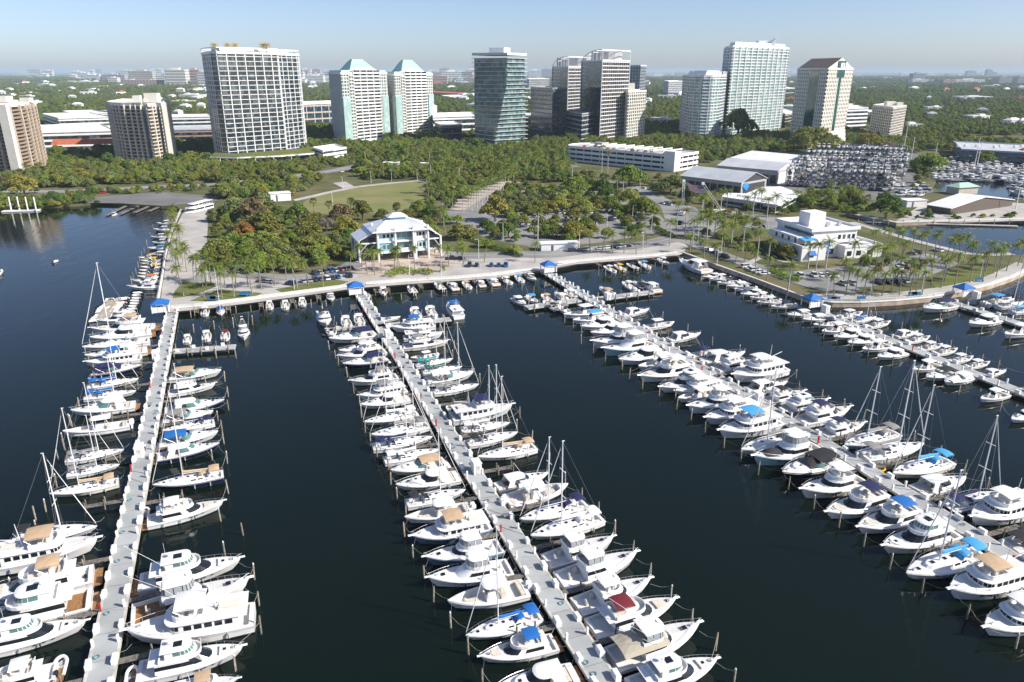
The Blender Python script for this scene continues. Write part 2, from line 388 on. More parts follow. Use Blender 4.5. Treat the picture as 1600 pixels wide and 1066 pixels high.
road('footpath', [(1330, 352), (1370, 364), (1420, 379), (1470, 392), (1520, 403), (1580, 402)], 5, 7, M_conc)
road('footpath', [(305, 471), (345, 455), (365, 447)], 3.5, 7, M_conc)
# ================================================================== piers
M_deck = mat('pier_deck_concrete', (0.40, 0.415, 0.41), 0.85, noise=0.12, scale=0.15, spec=0.2, detail=8)
def deck_joints(m, step):
    nt = m.node_tree; b = nt.nodes['Principled BSDF']; tc = nt.nodes.new('ShaderNodeTexCoord'); sp = nt.nodes.new('ShaderNodeSeparateXYZ'); nt.links.new(tc.outputs['Object'], sp.inputs[0])
    dv = nt.nodes.new('ShaderNodeMath'); dv.operation = 'DIVIDE'; dv.inputs[1].default_value = step; nt.links.new(sp.outputs[0], dv.inputs[0])
    fr = nt.nodes.new('ShaderNodeMath'); fr.operation = 'FRACT'; nt.links.new(dv.outputs[0], fr.inputs[0]); lt = nt.nodes.new('ShaderNodeMath'); lt.operation = 'LESS_THAN'; lt.inputs[1].default_value = .02; nt.links.new(fr.outputs[0], lt.inputs[0])
    fl = nt.nodes.new('ShaderNodeMath'); fl.operation = 'FLOOR'; nt.links.new(dv.outputs[0], fl.inputs[0]); wn_ = nt.nodes.new('ShaderNodeTexWhiteNoise'); wn_.noise_dimensions = '1D'; nt.links.new(fl.outputs[0], wn_.inputs['W'])
    src = b.inputs['Base Color'].links[0].from_socket; v = nt.nodes.new('ShaderNodeMapRange'); v.inputs[3].default_value = .86; v.inputs[4].default_value = 1.1; nt.links.new(wn_.outputs['Value'], v.inputs[0])
    hs = nt.nodes.new('ShaderNodeHueSaturation'); nt.links.new(src, hs.inputs['Color']); nt.links.new(v.outputs[0], hs.inputs['Value'])
    mx = nt.nodes.new('ShaderNodeMix'); mx.data_type = 'RGBA'; mx.inputs[7].default_value = (.22, .22, .22, 1); nt.links.new(lt.outputs[0], mx.inputs[0]); nt.links.new(hs.outputs[0], mx.inputs[6]); nt.links.new(mx.outputs[2], b.inputs['Base Color'])
deck_joints(M_deck, 6.0)
M_edge = mat('pier_edge_concrete', (0.55, 0.53, 0.48), 0.85, noise=0.25, scale=0.8, spec=0.2)
M_wood = mat('weathered_dock_wood', (0.20, 0.18, 0.155), 0.9, noise=0.35, scale=1.5, spec=0.2)
M_pile = mat('piling_wood', (0.25, 0.215, 0.17), 0.9, noise=0.4, scale=1.2, spec=0.2, rand=0.25)
M_white = mat('white_painted', (0.80, 0.80, 0.78), 0.5, noise=0.04, scale=2)
M_blue = mat('blue_canvas', (0.010, 0.13, 0.42), 0.7)
M_red = mat('red_paint', (0.45, 0.02, 0.02), 0.5)
DZ = 1.35
HW = 2.0
# each pier: shore end pixel, far end as a distance along, label word
PIERS = []
def pier(shore_px, near_px, name, gate):
    a = P(*shore_px, DZ); c = P(*near_px, DZ)
    L = (a - c).dot(PU); a0 = c + PU * L           # straight along PU
    root = empty('pier', a0, math.atan2(-PU.y, -PU.x))   # local +x runs from shore to the outer end, +y is to the right in the photo
    tag(root, 'long grey concrete pier with white boxes, ' + name, 'pier', 'main piers of the marina')
    b = MB(); b.box(L / 2, 0, -0.2, L, 2 * HW - 0.7, 0.4); b.build('deck', M_deck, root)
    b = MB()
    for s in (-1, 1): b.box(L / 2, s * (HW - 0.14), -0.22, L, 0.42, 0.5)
    b.build('edge_beam', M_edge, root)
    sm = MB(); sm.tube([(0, 0, -2.6), (0, 0, -.45)], .2, 6); sm = sm.mesh('support', [M_edge]); n = min(48, int(L / 5))
    for k in range(n):
        for s in (-1, 1): put('support', sm, root, ((k + .3) * L / n, s * 1.6, 0))
    PIERS.append((a0, L)); return root
pier((253, 480), (131, 1180), 'leftmost', 0)
pier((557, 453), (1050, 1230), 'starting before the blue and white waterfront building', 0)
pier((857, 417), (1700, 944), 'running diagonally to the lower right corner', 0)
pier((1290, 488), (1700, 654), 'starting at the curved lawn on the right', 0)
pier((1512, 458), (1720, 545), 'far right beyond the curved sea wall', 0)
def on_pier(i, s, side, off=0.0, z=DZ):
    a, L = PIERS[i]; p = a - PU * s + PV * (side * (HW + off)); p.z = z; return p
# ================================================================== boats: prototypes
M_gel = mat('white_gelcoat', (0.80, 0.80, 0.79), 0.25, noise=0.05, scale=0.6)
M_gel2 = mat('cream_gelcoat', (0.74, 0.70, 0.61), 0.3, noise=0.05, scale=0.6)
M_deckw = mat('white_nonskid_deck', (0.74, 0.73, 0.70), 0.6, noise=0.06, scale=1.2)
M_navy = mat('navy_hull', (0.010, 0.016, 0.05), 0.2)
M_aqua = mat('pale_blue_hull', (0.33, 0.55, 0.60), 0.25)
M_sky = mat('slate_blue_hull', (0.14, 0.22, 0.30), 0.25)
M_blackh = mat('black_hull', (0.015, 0.015, 0.018), 0.2)
M_boot = mat('antifouling', (0.02, 0.03, 0.05), 0.6)
M_glass = mat('smoked_boat_glass', (0.012, 0.015, 0.018), 0.08, spec=0.6)
M_glassg = mat('green_boat_glass', (0.10, 0.20, 0.19), 0.1)
M_teak = mat('teak_deck', (0.30, 0.155, 0.06), 0.7, noise=0.3, scale=3)
M_steel = mat('bright_steel', (0.72, 0.73, 0.74), 0.35, metal=0.6)
M_alu = mat('mast_aluminium', (0.80, 0.80, 0.79), 0.4)
M_wire = mat('rigging_wire', (0.45, 0.46, 0.48), 0.5)
M_vinyl = mat('clear_vinyl', (.30, .33, .35), .15)
M_seat = mat('boat_vinyl', (0.66, 0.60, 0.50), 0.6, noise=0.1, scale=2)
M_rub = mat('grey_rubber', (0.42, 0.43, 0.44), 0.6)
M_motor = mat('outboard_white', (0.78, 0.78, 0.78), 0.3)
M_motorb = mat('outboard_black', (0.02, 0.02, 0.022), 0.3)
CANVAS = {'white': mat('white_canvas', (0.76, 0.75, 0.72), 0.8, noise=0.06, scale=1), 'tan': mat('tan_canvas', (0.52, 0.37, 0.23), 0.85, noise=0.1, scale=1),
          'navy': mat('navy_canvas', (0.012, 0.018, 0.075), 0.8), 'blue': M_blue, 'black': mat('black_canvas', (0.018, 0.018, 0.02), 0.8),
          'grey': mat('grey_canvas', (0.25, 0.24, 0.23), 0.85, noise=0.08, scale=1), 'teal': mat('teal_canvas', (0.01, 0.30, 0.30), 0.8),
          'burgundy': mat('burgundy_canvas', (0.16, 0.012, 0.02), 0.8), 'green': mat('green_canvas', (0.015, 0.12, 0.08), 0.8),
          'light blue': mat('light_blue_canvas', (0.06, 0.33, 0.62), 0.8), 'yellow': mat('yellow_plastic', (0.75, 0.48, 0.02), 0.4), 'orange': mat('orange_canvas', (0.80, 0.16, 0.03), 0.8),
          'khaki': mat('khaki_canvas', (0.40, 0.36, 0.28), 0.85)}
HULLS = {'white': M_gel, 'cream': M_gel2, 'navy': M_navy, 'pale blue': M_aqua, 'slate blue': M_sky, 'black': M_blackh, 'yellow': CANVAS['yellow'], 'red': M_red}

def hull_profile(L, B, zs, zb, full=2.3, st=0.92, tmax=0.38, rake=0.10):
    def half(t):
        if t < tmax: return B / 2 * (st + (1 - st) * math.sin(t / tmax * math.pi / 2))
        return B / 2 * max(0.0, 1 - ((t - tmax) / (1 - tmax)) ** full)
    def wl(t):
        return half(t) * (0.90 - 0.42 * max(0, t - 0.35) / 0.65)
    def shr(t): return zs + (zb - zs) * (0.25 * t + 0.75 * t ** 2.4)
    def X(t, lvl):     # lvl 1 sheer, 0 waterline
        return L * t - rake * L * (1 - lvl) * max(0, t) ** 3 - L / 2
    return half, wl, shr, X
def make_hull(par, L, B, zs, zb, well=(0.02, 0.28), wz=0.75, gun=0.22, hm=None, wellmat=None, full=2.3, st=0.92, tmax=0.38, rake=0.10, camber=0.10):
    """hull skin with boot stripe, side decks and a sunken well; returns profile functions"""
    half, wl, shr, X = hull_profile(L, B, zs, zb, full, st, tmax, rake)
    N = 14; ts = [i / N for i in range(N)] + [0.965, 0.988, 1.0]
    rings = []
    for t in ts:
        h, w, z = half(t), wl(t), shr(t)
        xs, xw = X(t, 1), X(t, 0)
        xm = (xs * 0.65 + xw * 0.35)
        row = []
        for sg in (1, -1):
            pts = [(xs, sg * h, z), (xs, sg * (h + 0.03 if h > 0.05 else h), z - 0.12), (xm, sg * (0.45 * h + 0.55 * w), z * 0.5 + 0.1), (xw, sg * w, 0.22), (xw - 0.02 * L * t, sg * w * 0.94, -0.12), (xw - 0.05 * L * t, 0.0, -0.55)]
            row.append(pts)
        rings.append(row[0][:-1] + [row[0][-1]] + list(reversed(row[1][:-1])))
    b = MB(); n = len(rings[0])
    for i in range(len(rings) - 1):
        for j in range(n - 1):
            b.mat(1 if 3 <= j <= 6 else 0)
            b.add([rings[i][j], rings[i][j + 1], rings[i + 1][j + 1], rings[i + 1][j]], [(3, 2, 1, 0)])
    b.mat(0); b.add(rings[0], [tuple(range(n))])
    ho = b.build('hull', [hm or M_gel, M_boot], par)
    d = MB()
    T0, T1 = well
    tt = sorted(set([t for t in ts] + ([T0, T1] if T1 > 0 else [])))
    prev = None
    for a, c in zip(tt[:-1], tt[1:]):
        inwell = T1 > 0 and a >= T0 - 1e-6 and c <= T1 + 1e-6
        for sg in (1, -1):
            ha, hc, za, zc, xa, xc = half(a), half(c), shr(a), shr(c), X(a, 1), X(c, 1)
            ia, ic = max(0, ha - gun), max(0, hc - gun)
            d.mat(0)
            q = lambda pts: d.add(pts, [(0, 1, 2, 3) if sg > 0 else (3, 2, 1, 0)])
            q([(xa, sg * ia, za + 0.03), (xc, sg * ic, zc + 0.03), (xc, sg * hc, zc), (xa, sg * ha, za)])
            if inwell:
                d.mat(0); q([(xa, sg * ia, wz), (xc, sg * ic, wz), (xc, sg * ic, zc + 0.03), (xa, sg * ia, za + 0.03)])
                d.mat(1); q([(xa, 0, wz), (xc, 0, wz), (xc, sg * ic, wz), (xa, sg * ia, wz)])
            else:
                q([(xa, 0, za + 0.03 + camber), (xc, 0, zc + 0.03 + camber * (1 if hc > 0.1 else 0)), (xc, sg * ic, zc + 0.03), (xa, sg * ia, za + 0.03)])
    if T1 > 0:
        d.mat(0)
        for t in (T0, T1):
            i_ = half(t) - gun; d.add([(X(t, 1), -i_, wz), (X(t, 1), i_, wz), (X(t, 1), i_, shr(t) + 0.03), (X(t, 1), 0, shr(t) + 0.03 + camber), (X(t, 1), -i_, shr(t) + 0.03)], [(0, 1, 2, 3, 4)])
    d.build('deck', [M_deckw, wellmat or M_deckw], par)
    for sg in (1, -1):
        b = MB(); b.tube([(X(t, 1), sg * (half(t) + .035), shr(t) - .16) for t in ts[:-1]], .035, 4); b.build('rub_rail', M_rub, par)
    if L > 10:
        for t in (.56, .64, .72):
            for sg in (1, -1):
                z = shr(t) * .66 + .1; y = sg * (half(t) * .62 + wl(t) * .38 + .05); b = MB(); b.box(X(t, .7), y, z, .55, .12, .2, sg * -.32); b.build('porthole', M_glass, par)
        for t in (.2, .42, .6):
            for sg in (1, -1):
                b = MB(); b.tube([(X(t, 1), sg * (half(t) + .16), shr(t) - 1.05), (X(t, 1), sg * (half(t) + .16), shr(t) - .3)], .13, 6); b.build('fender', M_rub if t < .5 else M_navy, par)
        b = MB(); b.box(X(.90, 1), 0, shr(.9) + .22, .45, .3, .3); b.build('windlass', M_steel, par)
    return half, wl, shr, X
def plan(x0, x1, w, nose=0.45, n=9, p=2.2, tail=0.0):
    """plan outline, rounded nose towards +x; first point aft port, counter-clockwise"""
    xr = x1 - (x1 - x0) * nose; pts = [(x0, -w * (1 - tail)), (x0 + (xr - x0) * 0.5, -w)]
    for i in range(n + 1):
        a = -math.pi / 2 + math.pi * i / n
        c, s = math.cos(a), math.sin(a)
        pts.append((xr + (x1 - xr) * abs(c) ** (2 / p), w * (abs(s) ** (2 / p)) * (1 if s > 0 else -1)))
    pts += [(x0 + (xr - x0) * 0.5, w), (x0, w * (1 - tail))]
    return pts
def house(par, name, lo, hi, z0, z1, m, roofz=0.08, smooth=False):
    b = MB(); n = len(lo)
    b.loft([[(x, y, z0) for x, y in lo], [(x, y, z1) for x, y in hi]])
    cx = sum(p[0] for p in hi) / n
    b.loft([[(x, y, z1) for x, y in hi], [(cx + (x - cx) * 0.6, y * 0.6, z1 + roofz) for x, y in hi]], cap1=True)
    return b.build(name, m, par, smooth)
def windows(par, name, lo, hi, z0, z1, f0, f1, i0, i1, m, gap=0.0, out=0.025):
    """a glass band lying on a house() between height fractions f0..f1 and outline corners i0..i1"""
    b = MB(); n = len(lo)
    def pt(i, f):
        a, c = lo[i % n], hi[i % n]; x = a[0] + (c[0] - a[0]) * f; y = a[1] + (c[1] - a[1]) * f
        cx = (lo[0][0] + lo[n // 2][0]) / 2
        return x + (out if x > cx else -out * 0), y + (out if y > 0 else -out), z0 + (z1 - z0) * f
    for i in range(i0, i1):
        A0, B0, A1, B1 = Vector(pt(i, f0)), Vector(pt(i + 1, f0)), Vector(pt(i, f1)), Vector(pt(i + 1, f1))
        g = gap if (B0 - A0).length > gap * 4 else 0.0
        if g:
            u = (B0 - A0).normalized() * g; w = (B1 - A1).normalized() * g
            A0, B0, A1, B1 = A0 + u, B0 - u, A1 + w, B1 - w
        b.add([A0, B0, B1, A1], [(0, 1, 2, 3)])
    return b.build(name, m, par)
def slab(par, name, pl, z, th, m, arch=0.0):
    b = MB(); n = len(pl); cx = sum(p[0] for p in pl) / n
    b.loft([[(x, y, z) for x, y in pl], [(x, y, z + th) for x, y in pl], [(cx + (x - cx) * 0.7, y * 0.7, z + th + 0.05 + arch) for x, y in pl]], cap0=True, cap1=True)
    return b.build(name, m, par)
def posts(par, name, pts, r, m):
    b = MB()
    for a, c in pts: b.tube([a, c], r, 5)
    return b.build(name, m, par)
def bow_rail(par, half, shr, X, t0=0.55, h=0.65, pulpit=True, r=0.022, m=None):
    b = MB()
    for sg in (1, -1):
        pts = [(X(t, 1), sg * max(0.12, half(t) - 0.12), shr(t) + h) for t in [t0 + (0.985 - t0) * i / 7 for i in range(8)]]
        b.tube([(pts[0][0] - 0.3, pts[0][1], shr(t0))] + pts, r, 4)
        for i in range(0, 8, 1): b.tube([(pts[i][0], pts[i][1], pts[i][2]), (pts[i][0] - 0.04, pts[i][1], pts[i][2] - h)], r * 0.8, 4)
    x1 = X(1.0, 1)
    b.tube([(X(0.985, 1), 0.14, shr(1) + h), (x1 + 0.25, 0, shr(1) + h), (X(0.985, 1), -0.14, shr(1) + h)], r, 4)
    b.build('bow_rail', m or M_steel, par)
    if pulpit:
        b = MB(); b.box(x1 + 0.1, 0, shr(1) + 0.05, 1.3, 0.5, 0.1, 0, 0.9, 0.7); b.build('pulpit', M_gel, par)
def outboards(par, x, n, z=0.35, m=None):
    for i in range(n):
        y = (i - (n - 1) / 2) * 0.62; b = MB()
        b.loft([[(x + 0.0 + dx * k, y + dy * k, zz) for dx, dy in ((0.32, -0.2), (0.32, 0.2), (-0.38, 0.2), (-0.42, 0), (-0.38, -0.2))] for zz, k in ((z + 0.35, 0.7), (z + 0.6, 1.0), (z + 0.98, 0.95), (z + 1.12, 0.6))], cap0=True, cap1=True)
        b.box(x, y, z - 0.1, 0.25, 0.16, 1.0); b.build('outboard_motor', m or M_motor, par)
def bimini(par, name, x0, x1, w, z, m, legz, arch=0.22, n=6):
    b = MB(); rows = []
    for i in range(n + 1):
        x = x0 + (x1 - x0) * i / n; sag = arch * (1 - (2 * i / n - 1) ** 2) * 0.5
        rows.append([(x, w * s, z + sag + arch * (1 - abs(s) ** 2.5)) for s in (-1, -0.75, -0.4, 0, 0.4, 0.75, 1)])
    b.loft(rows, close=False); b.loft([[(p[0], p[1], p[2] - 0.05) for p in r] for r in rows], close=False)
    for s in (-1, 1):
        b.add([(x0, w * s, z), (x1, w * s, z), (x1, w * s, z - 0.14), (x0, w * s, z - 0.14)], [(0, 1, 2, 3)])
    o = b.build(name, m, par)
    f = MB()
    for s in (-1, 1):
        for xa, xb in ((x0, x0 + (x1 - x0) * 0.45), (x1, x0 + (x1 - x0) * 0.45)): f.tube([(xa, s * w, z), (xb, s * w, legz)], 0.025, 4)
    f.build('canopy_frame', M_steel, par)
    return o
def boat_root(name): return empty(name)

PROTO = {}
def proto_sportfish():
    r = boat_root('sportfishing_boat'); L, B = 16.0, 5.0
    half, wl, shr, X = make_hull(r, L, B, 1.25, 2.75, (0.03, 0.29), 0.8, 0.3, full=2.5)
    x = lambda t: L * (t - 0.5)
    lo, hi = plan(x(.29), x(.72), 2.0, .55), plan(x(.29), x(.58), 1.8, .5)
    house(r, 'cabin', lo, hi, 1.5, 3.15, M_gel)
    windows(r, 'cabin_window', lo, hi, 1.5, 3.15, .42, .82, 0, 3, M_glass); windows(r, 'cabin_window', lo, hi, 1.5, 3.15, .42, .82, 10, 13, M_glass)
    lo2, hi2 = plan(x(.27), x(.56), 1.7, .4), plan(x(.27), x(.545), 1.75, .4)
    b = MB(); b.ring([(*p,) for p in hi2], [(p[0] * .96, p[1] * .93) for p in hi2], 3.15, 4.0); b.prism(lo2, 3.12, 3.3); b.build('flybridge', M_gel, r)
    b = MB(); b.box(x(.47), 0, 3.85, .9, 1.6, 1.1, 0, .7, .9); b.box(x(.39), -.6, 3.7, .6, .6, .9); b.box(x(.39), .6, 3.7, .6, .6, .9); b.build('helm', M_deckw, r)
    windows(r, 'windshield', lo, hi, 1.5, 3.15, .5, .88, 3, 10, M_glass)
    e0, e1 = plan(x(.30), x(.545), 1.72, .4), plan(x(.30), x(.525), 1.55, .35)
    windows(r, 'enclosure', e0, e1, 4.0, 5.25, .04, .96, 0, 13, M_vinyl, .07)
    b = MB(); b.box(x(.82), 0, 2.62, .7, .7, .08); b.build('hatch', M_glass, r)
    b = MB(); b.box(x(.25), 1.3, 1.15, .7, .9, .7); b.build('cool_box', M_seat, r)
    posts(r, 'hardtop_frame', [((x(u), s * 1.5, 3.3), (x(u), s * 1.4, 5.3)) for u in (.32, .42, .52) for s in (1, -1)], .035, M_steel)
    slab(r, 'hardtop', plan(x(.29), x(.535), 1.75, .3), 5.25, .1, CANVAS['white'], .06)
    b = MB()
    for s in (1, -1): b.tube([(x(.42), s * 1.9, 3.2), (x(.30), s * 2.5, 6.0), (x(.02), s * 3.1, 10.0)], .03, 4, .015)
    b.build('outrigger', M_alu, r)
    b = MB(); b.box(x(.14), 0, 1.15, .5, .5, .7); b.box(x(.125), 0, 1.7, .2, .5, .7); b.build('fighting_chair', M_seat, r)
    bow_rail(r, half, shr, X)
    b = MB(); b.tube([(x(.5), 0, 5.4), (x(.5), 0, 5.6)], .34, 10); b.tube([(x(.33), .9, 5.3), (x(.33), .9, 8)], .02, 4); b.build('radar', M_white, r)
    return r, L
def proto_tower():
    r, L = proto_sportfish()
    x = lambda t: L * (t - 0.5)
    pts = []
    for s in (1, -1):
        for u, v in ((.31, .38), (.5, .44)): pts.append(((x(u), s * 1.5, 5.3), (x(v), s * .55, 8.6)))
    for h in (6.6, 7.6): pts += [((x(.36), -1, h), (x(.36), 1, h)), ((x(.45), -1, h), (x(.45), 1, h))]
    posts(r, 'tuna_tower', pts, .035, M_steel)
    b = MB(); b.box(x(.41), 0, 8.6, 1.3, 1.2, .12); b.box(x(.41), 0, 9.9, 1.1, 1.1, .07); b.build('tower_platform', M_gel, r)
    return r, L
def proto_express():
    r = boat_root('express_cruiser'); L, B = 13.0, 4.1
    half, wl, shr, X = make_hull(r, L, B, 1.15, 1.85, (0.08, 0.36), .7, .22, full=2.6, rake=.12)
    x = lambda t: L * (t - 0.5)
    lo, hi = plan(x(.36), x(.86), 1.55, .7), plan(x(.36), x(.74), 1.3, .7)
    house(r, 'cabin', lo, hi, 1.3, 2.1, M_gel, .1)
    lo2, hi2 = plan(x(.30), x(.66), 1.62, .55), plan(x(.30), x(.52), 1.42, .5)
    windows(r, 'windshield', lo2, hi2, 1.7, 2.85, .18, .98, 1, 12, M_glass)
    slab(r, 'hardtop', plan(x(.18), x(.525), 1.5, .35), 2.85, .1, M_gel, .08)
    b = MB()
    for s in (1, -1): b.add([(x(.14), s * 1.7, 1.2), (x(.26), s * 1.7, 1.3), (x(.30), s * 1.5, 2.86), (x(.20), s * 1.5, 2.86)], [(0, 1, 2, 3)]); b.add([(x(.14), s * 1.62, 1.2), (x(.26), s * 1.62, 1.3), (x(.30), s * 1.42, 2.86), (x(.20), s * 1.42, 2.86)], [(0, 1, 2, 3)])
    b.build('radar_arch', M_gel, r)
    b = MB(); b.box(x(.36), 0, 3.03, 1.6, 1.6, .04); b.build('sunroof', M_glass, r)
    b = MB(); b.box(x(-.03), 0, .42, 1.1, 3.4, .12); b.build('swim_platform', M_teak, r)
    b = MB(); b.box(x(.12), 0, 1.0, .7, 2.6, .55); b.box(x(.28), -.9, 1.0, 1.2, .7, .6); b.box(x(.33), .7, 1.1, .7, .7, .8); b.build('seat', M_seat, r)
    b = MB(); b.box(x(.80), 0, 2.02, .5, .5, .1); b.box(x(.68), 0, 2.19, .5, .5, .04); b.build('hatch', M_glass, r)
    bow_rail(r, half, shr, X, .5, .55, False)
    return r, L
def proto_cruiser():
    """express cruiser with canvas over an open cockpit"""
    r = boat_root('cabin_cruiser'); L, B = 11.0, 3.7
    half, wl, shr, X = make_hull(r, L, B, 1.15, 1.7, (0.06, 0.42), .65, .22, full=2.5, rake=.12)
    x = lambda t: L * (t - 0.5)
    lo, hi = plan(x(.42), x(.86), 1.35, .7), plan(x(.42), x(.78), 1.15, .7)
    house(r, 'cabin', lo, hi, 1.25, 1.85, M_gel, .08)
    lo2, hi2 = plan(x(.34), x(.60), 1.5, .55), plan(x(.34), x(.52), 1.38, .5)
    windows(r, 'windshield', lo2, hi2, 1.5, 2.3, .15, 1, 1, 12, M_glassg)
    bimini(r, 'canopy', x(.10), x(.47), 1.45, 2.55, CANVAS['navy'], 1.3)
    b = MB(); b.box(x(.08), 0, .95, .6, 2.4, .5); b.box(x(.34), .7, 1.05, .7, .7, .8); b.box(x(.34), -.7, 1.05, .7, .7, .8); b.build('seat', M_seat, r)
    b = MB(); b.box(x(-.03), 0, .4, .9, 3.0, .1); b.build('swim_platform', M_gel, r)
    b = MB(); b.box(x(.68), 0, 1.93, .5, .5, .05); b.build('hatch', M_glass, r)
    bow_rail(r, half, shr, X, .5, .5, False)
    return r, L
def proto_flybridge():
    r = boat_root('flybridge_yacht'); L, B = 16.5, 4.9
    half, wl, shr, X = make_hull(r, L, B, 1.4, 2.35, (0.04, 0.22), .9, .25, full=2.6)
    x = lambda t: L * (t - 0.5)
    lo, hi = plan(x(.20), x(.74), 2.05, .5), plan(x(.20), x(.60), 1.75, .45)
    house(r, 'cabin', lo, hi, 1.6, 3.2, M_gel)
    windows(r, 'side_window', lo, hi, 1.6, 3.2, .35, .80, 0, 2, M_glass); windows(r, 'side_window', lo, hi, 1.6, 3.2, .35, .80, 11, 13, M_glass)
    windows(r, 'windshield', lo, hi, 1.6, 3.2, .32, .92, 3, 10, M_glass)
    fl = plan(x(.13), x(.60), 1.9, .4)
    b = MB(); b.prism(fl, 3.2, 3.32); f2 = plan(x(.22), x(.60), 1.88, .4); b.ring(f2, [(p[0] * .95, p[1] * .92) for p in f2], 3.32, 3.95); b.build('flybridge', M_gel, r)
    b = MB(); b.box(x(.50), .5, 3.7, .8, .9, .8, 0, .7, .9); b.box(x(.42), .5, 3.6, .6, .9, .7); b.box(x(.30), -.7, 3.5, 2.0, .8, .5); b.box(x(.25), .6, 3.5, .7, 1.6, .5); b.build('flybridge_seat', M_seat, r)
    bimini(r, 'canopy', x(.24), x(.44), 1.6, 5.1, CANVAS['white'], 3.6)
    b = MB(); b.tube([(x(.22), -1.7, 3.3), (x(.20), -1.5, 4.4), (x(.20), 1.5, 4.4), (x(.22), 1.7, 3.3)], .1, 5); b.tube([(x(.2), 0, 4.4), (x(.2), 0, 4.75)], .3, 8); b.tube([(x(.2), .8, 4.4), (x(.2), .8, 7)], .02, 4); b.build('radar_arch', M_white, r)
    b = MB(); b.box(x(-.035), 0, .45, 1.3, 4.2, .14); b.build('swim_platform', M_teak, r)
    b = MB(); b.box(x(.895), 0, 2.36, .6, .6, .07); b.build('hatch', M_glass, r)
    b = MB(); b.prism(plan(x(.74), x(.86), .9, .5), 2.15, 2.32); b.build('sunpad', M_seat, r)
    bow_rail(r, half, shr, X, .4, .6)
    return r, L
def proto_hardtop():
    """flybridge yacht with an enclosed upper helm"""
    r = boat_root('motor_yacht'); L, B = 18.0, 5.2
    half, wl, shr, X = make_hull(r, L, B, 1.5, 2.5, (0.04, 0.2), 1.0, .25, full=2.7)
    x = lambda t: L * (t - 0.5)
    lo, hi = plan(x(.18), x(.76), 2.2, .5), plan(x(.18), x(.60), 1.85, .45)
    house(r, 'cabin', lo, hi, 1.7, 3.4, M_gel)
    windows(r, 'side_window', lo, hi, 1.7, 3.4, .40, .80, 0, 3, M_glass); windows(r, 'side_window', lo, hi, 1.7, 3.4, .40, .80, 10, 13, M_glass)
    windows(r, 'windshield', lo, hi, 1.7, 3.4, .35, .95, 3, 10, M_glass)
    fl = plan(x(.12), x(.61), 2.05, .4)
    b = MB(); b.prism(fl, 3.4, 3.55); f2 = plan(x(.22), x(.61), 2.0, .4); b.ring(f2, [(p[0] * .95, p[1] * .92) for p in f2], 3.55, 4.1); b.build('flybridge', M_gel, r)
    lo2, hi2 = plan(x(.28), x(.56), 1.65, .45), plan(x(.28), x(.52), 1.5, .4)
    house(r, 'upper_helm', lo2, hi2, 3.55, 5.2, CANVAS['white'])
    windows(r, 'upper_window', lo2, hi2, 3.55, 5.2, .45, .9, 1, 12, M_glassg, .06)
    slab(r, 'hardtop', plan(x(.24), x(.53), 1.75, .3), 5.2, .1, M_gel, .08)
    b = MB(); b.tube([(x(.33), 0, 5.3), (x(.33), 0, 6.1)], .06, 5); b.tube([(x(.33), 0, 6.1), (x(.33), 0, 6.3)], .35, 10); b.tube([(x(.28), 1, 5.3), (x(.28), 1, 8)], .02, 4); b.build('radar', M_white, r)
    b = MB(); b.box(x(-.035), 0, .45, 1.3, 4.4, .14); b.build('swim_platform', M_teak, r)
    b = MB(); b.box(x(.905), 0, 2.5, .6, .6, .07); b.box(x(.82), 0, 2.53, .55, .55, .06); b.build('hatch', M_glass, r)
    b = MB(); b.box(x(.40), 0, 5.42, 1.5, 1.3, .05); b.build('sunroof', M_glass, r)
    b = MB(); b.prism(plan(x(.77), x(.87), 1.0, .5), 2.3, 2.5); b.build('sunpad', M_deckw, r)
    bow_rail(r, half, shr, X, .4, .7)
    return r, L
def proto_trawler():
    r = boat_root('trawler_yacht'); L, B = 14.5, 4.6
    half, wl, shr, X = make_hull(r, L, B, 1.6, 2.6, (0.04, 0.14), 1.0, .25, full=3.0, st=.85)
    x = lambda t: L * (t - 0.5)
    lo, hi = plan(x(.12), x(.68), 1.9, .18), plan(x(.12), x(.66), 1.8, .16)
    house(r, 'cabin', lo, hi, 1.75, 3.4, M_gel)
    # separate panes along the sides
    b = MB()
    for s in (1, -1):
        for k in range(5):
            x0 = x(.16 + k * .08); y = s * 1.9 * 1.0
            b.add([(x0, s * 1.90, 2.45), (x0 + .85, s * 1.90, 2.45), (x0 + .85, s * 1.86, 3.1), (x0, s * 1.86, 3.1)], [(0, 1, 2, 3) if s < 0 else (3, 2, 1, 0)])
    b.build('cabin_window', M_glass, r)
    windows(r, 'windshield', lo, hi, 1.75, 3.4, .45, .85, 2, 11, M_glass, .05)
    b = MB(); b.prism(plan(x(.04), x(.70), 2.05, .15), 3.4, 3.52); b.build('boat_deck', M_gel, r)
    f2 = plan(x(.38), x(.64), 1.6, .3)
    b = MB(); b.ring(f2, [(p[0] * .95, p[1] * .92) for p in f2], 3.52, 4.3); b.box(x(.56), 0, 3.9, .7, 1.2, .8); b.box(x(.48), 0, 3.8, .6, 1.8, .6); b.build('flybridge', M_gel, r)
    bimini(r, 'canopy', x(.36), x(.60), 1.65, 5.4, CANVAS['tan'], 3.6)
    b = MB(); b.loft([[(x(.10 + u * .2), w * s, 3.95 - .2 * abs(s) ** 2 * 0 - (.28 if abs(s) < .5 else 0)) for s in (-1, -.4, .4, 1)] for u, w in ((0, .6), (.5, .75), (.85, .5), (1, .08))], close=False); b.box(x(.19), 0, 3.75, 2.6, 1.1, .35, 0, .9, 1.2); b.build('tender', M_gel2, r)
    b = MB(); b.tube([(x(.30), 0, 3.5), (x(.28), 0, 7.6)], .08, 6, .04); b.tube([(x(.30), 0, 4.6), (x(.06), 0, 5.4)], .05, 5); b.build('signal_mast', M_alu, r)
    bow_rail(r, half, shr, X, .3, .75)
    return r, L
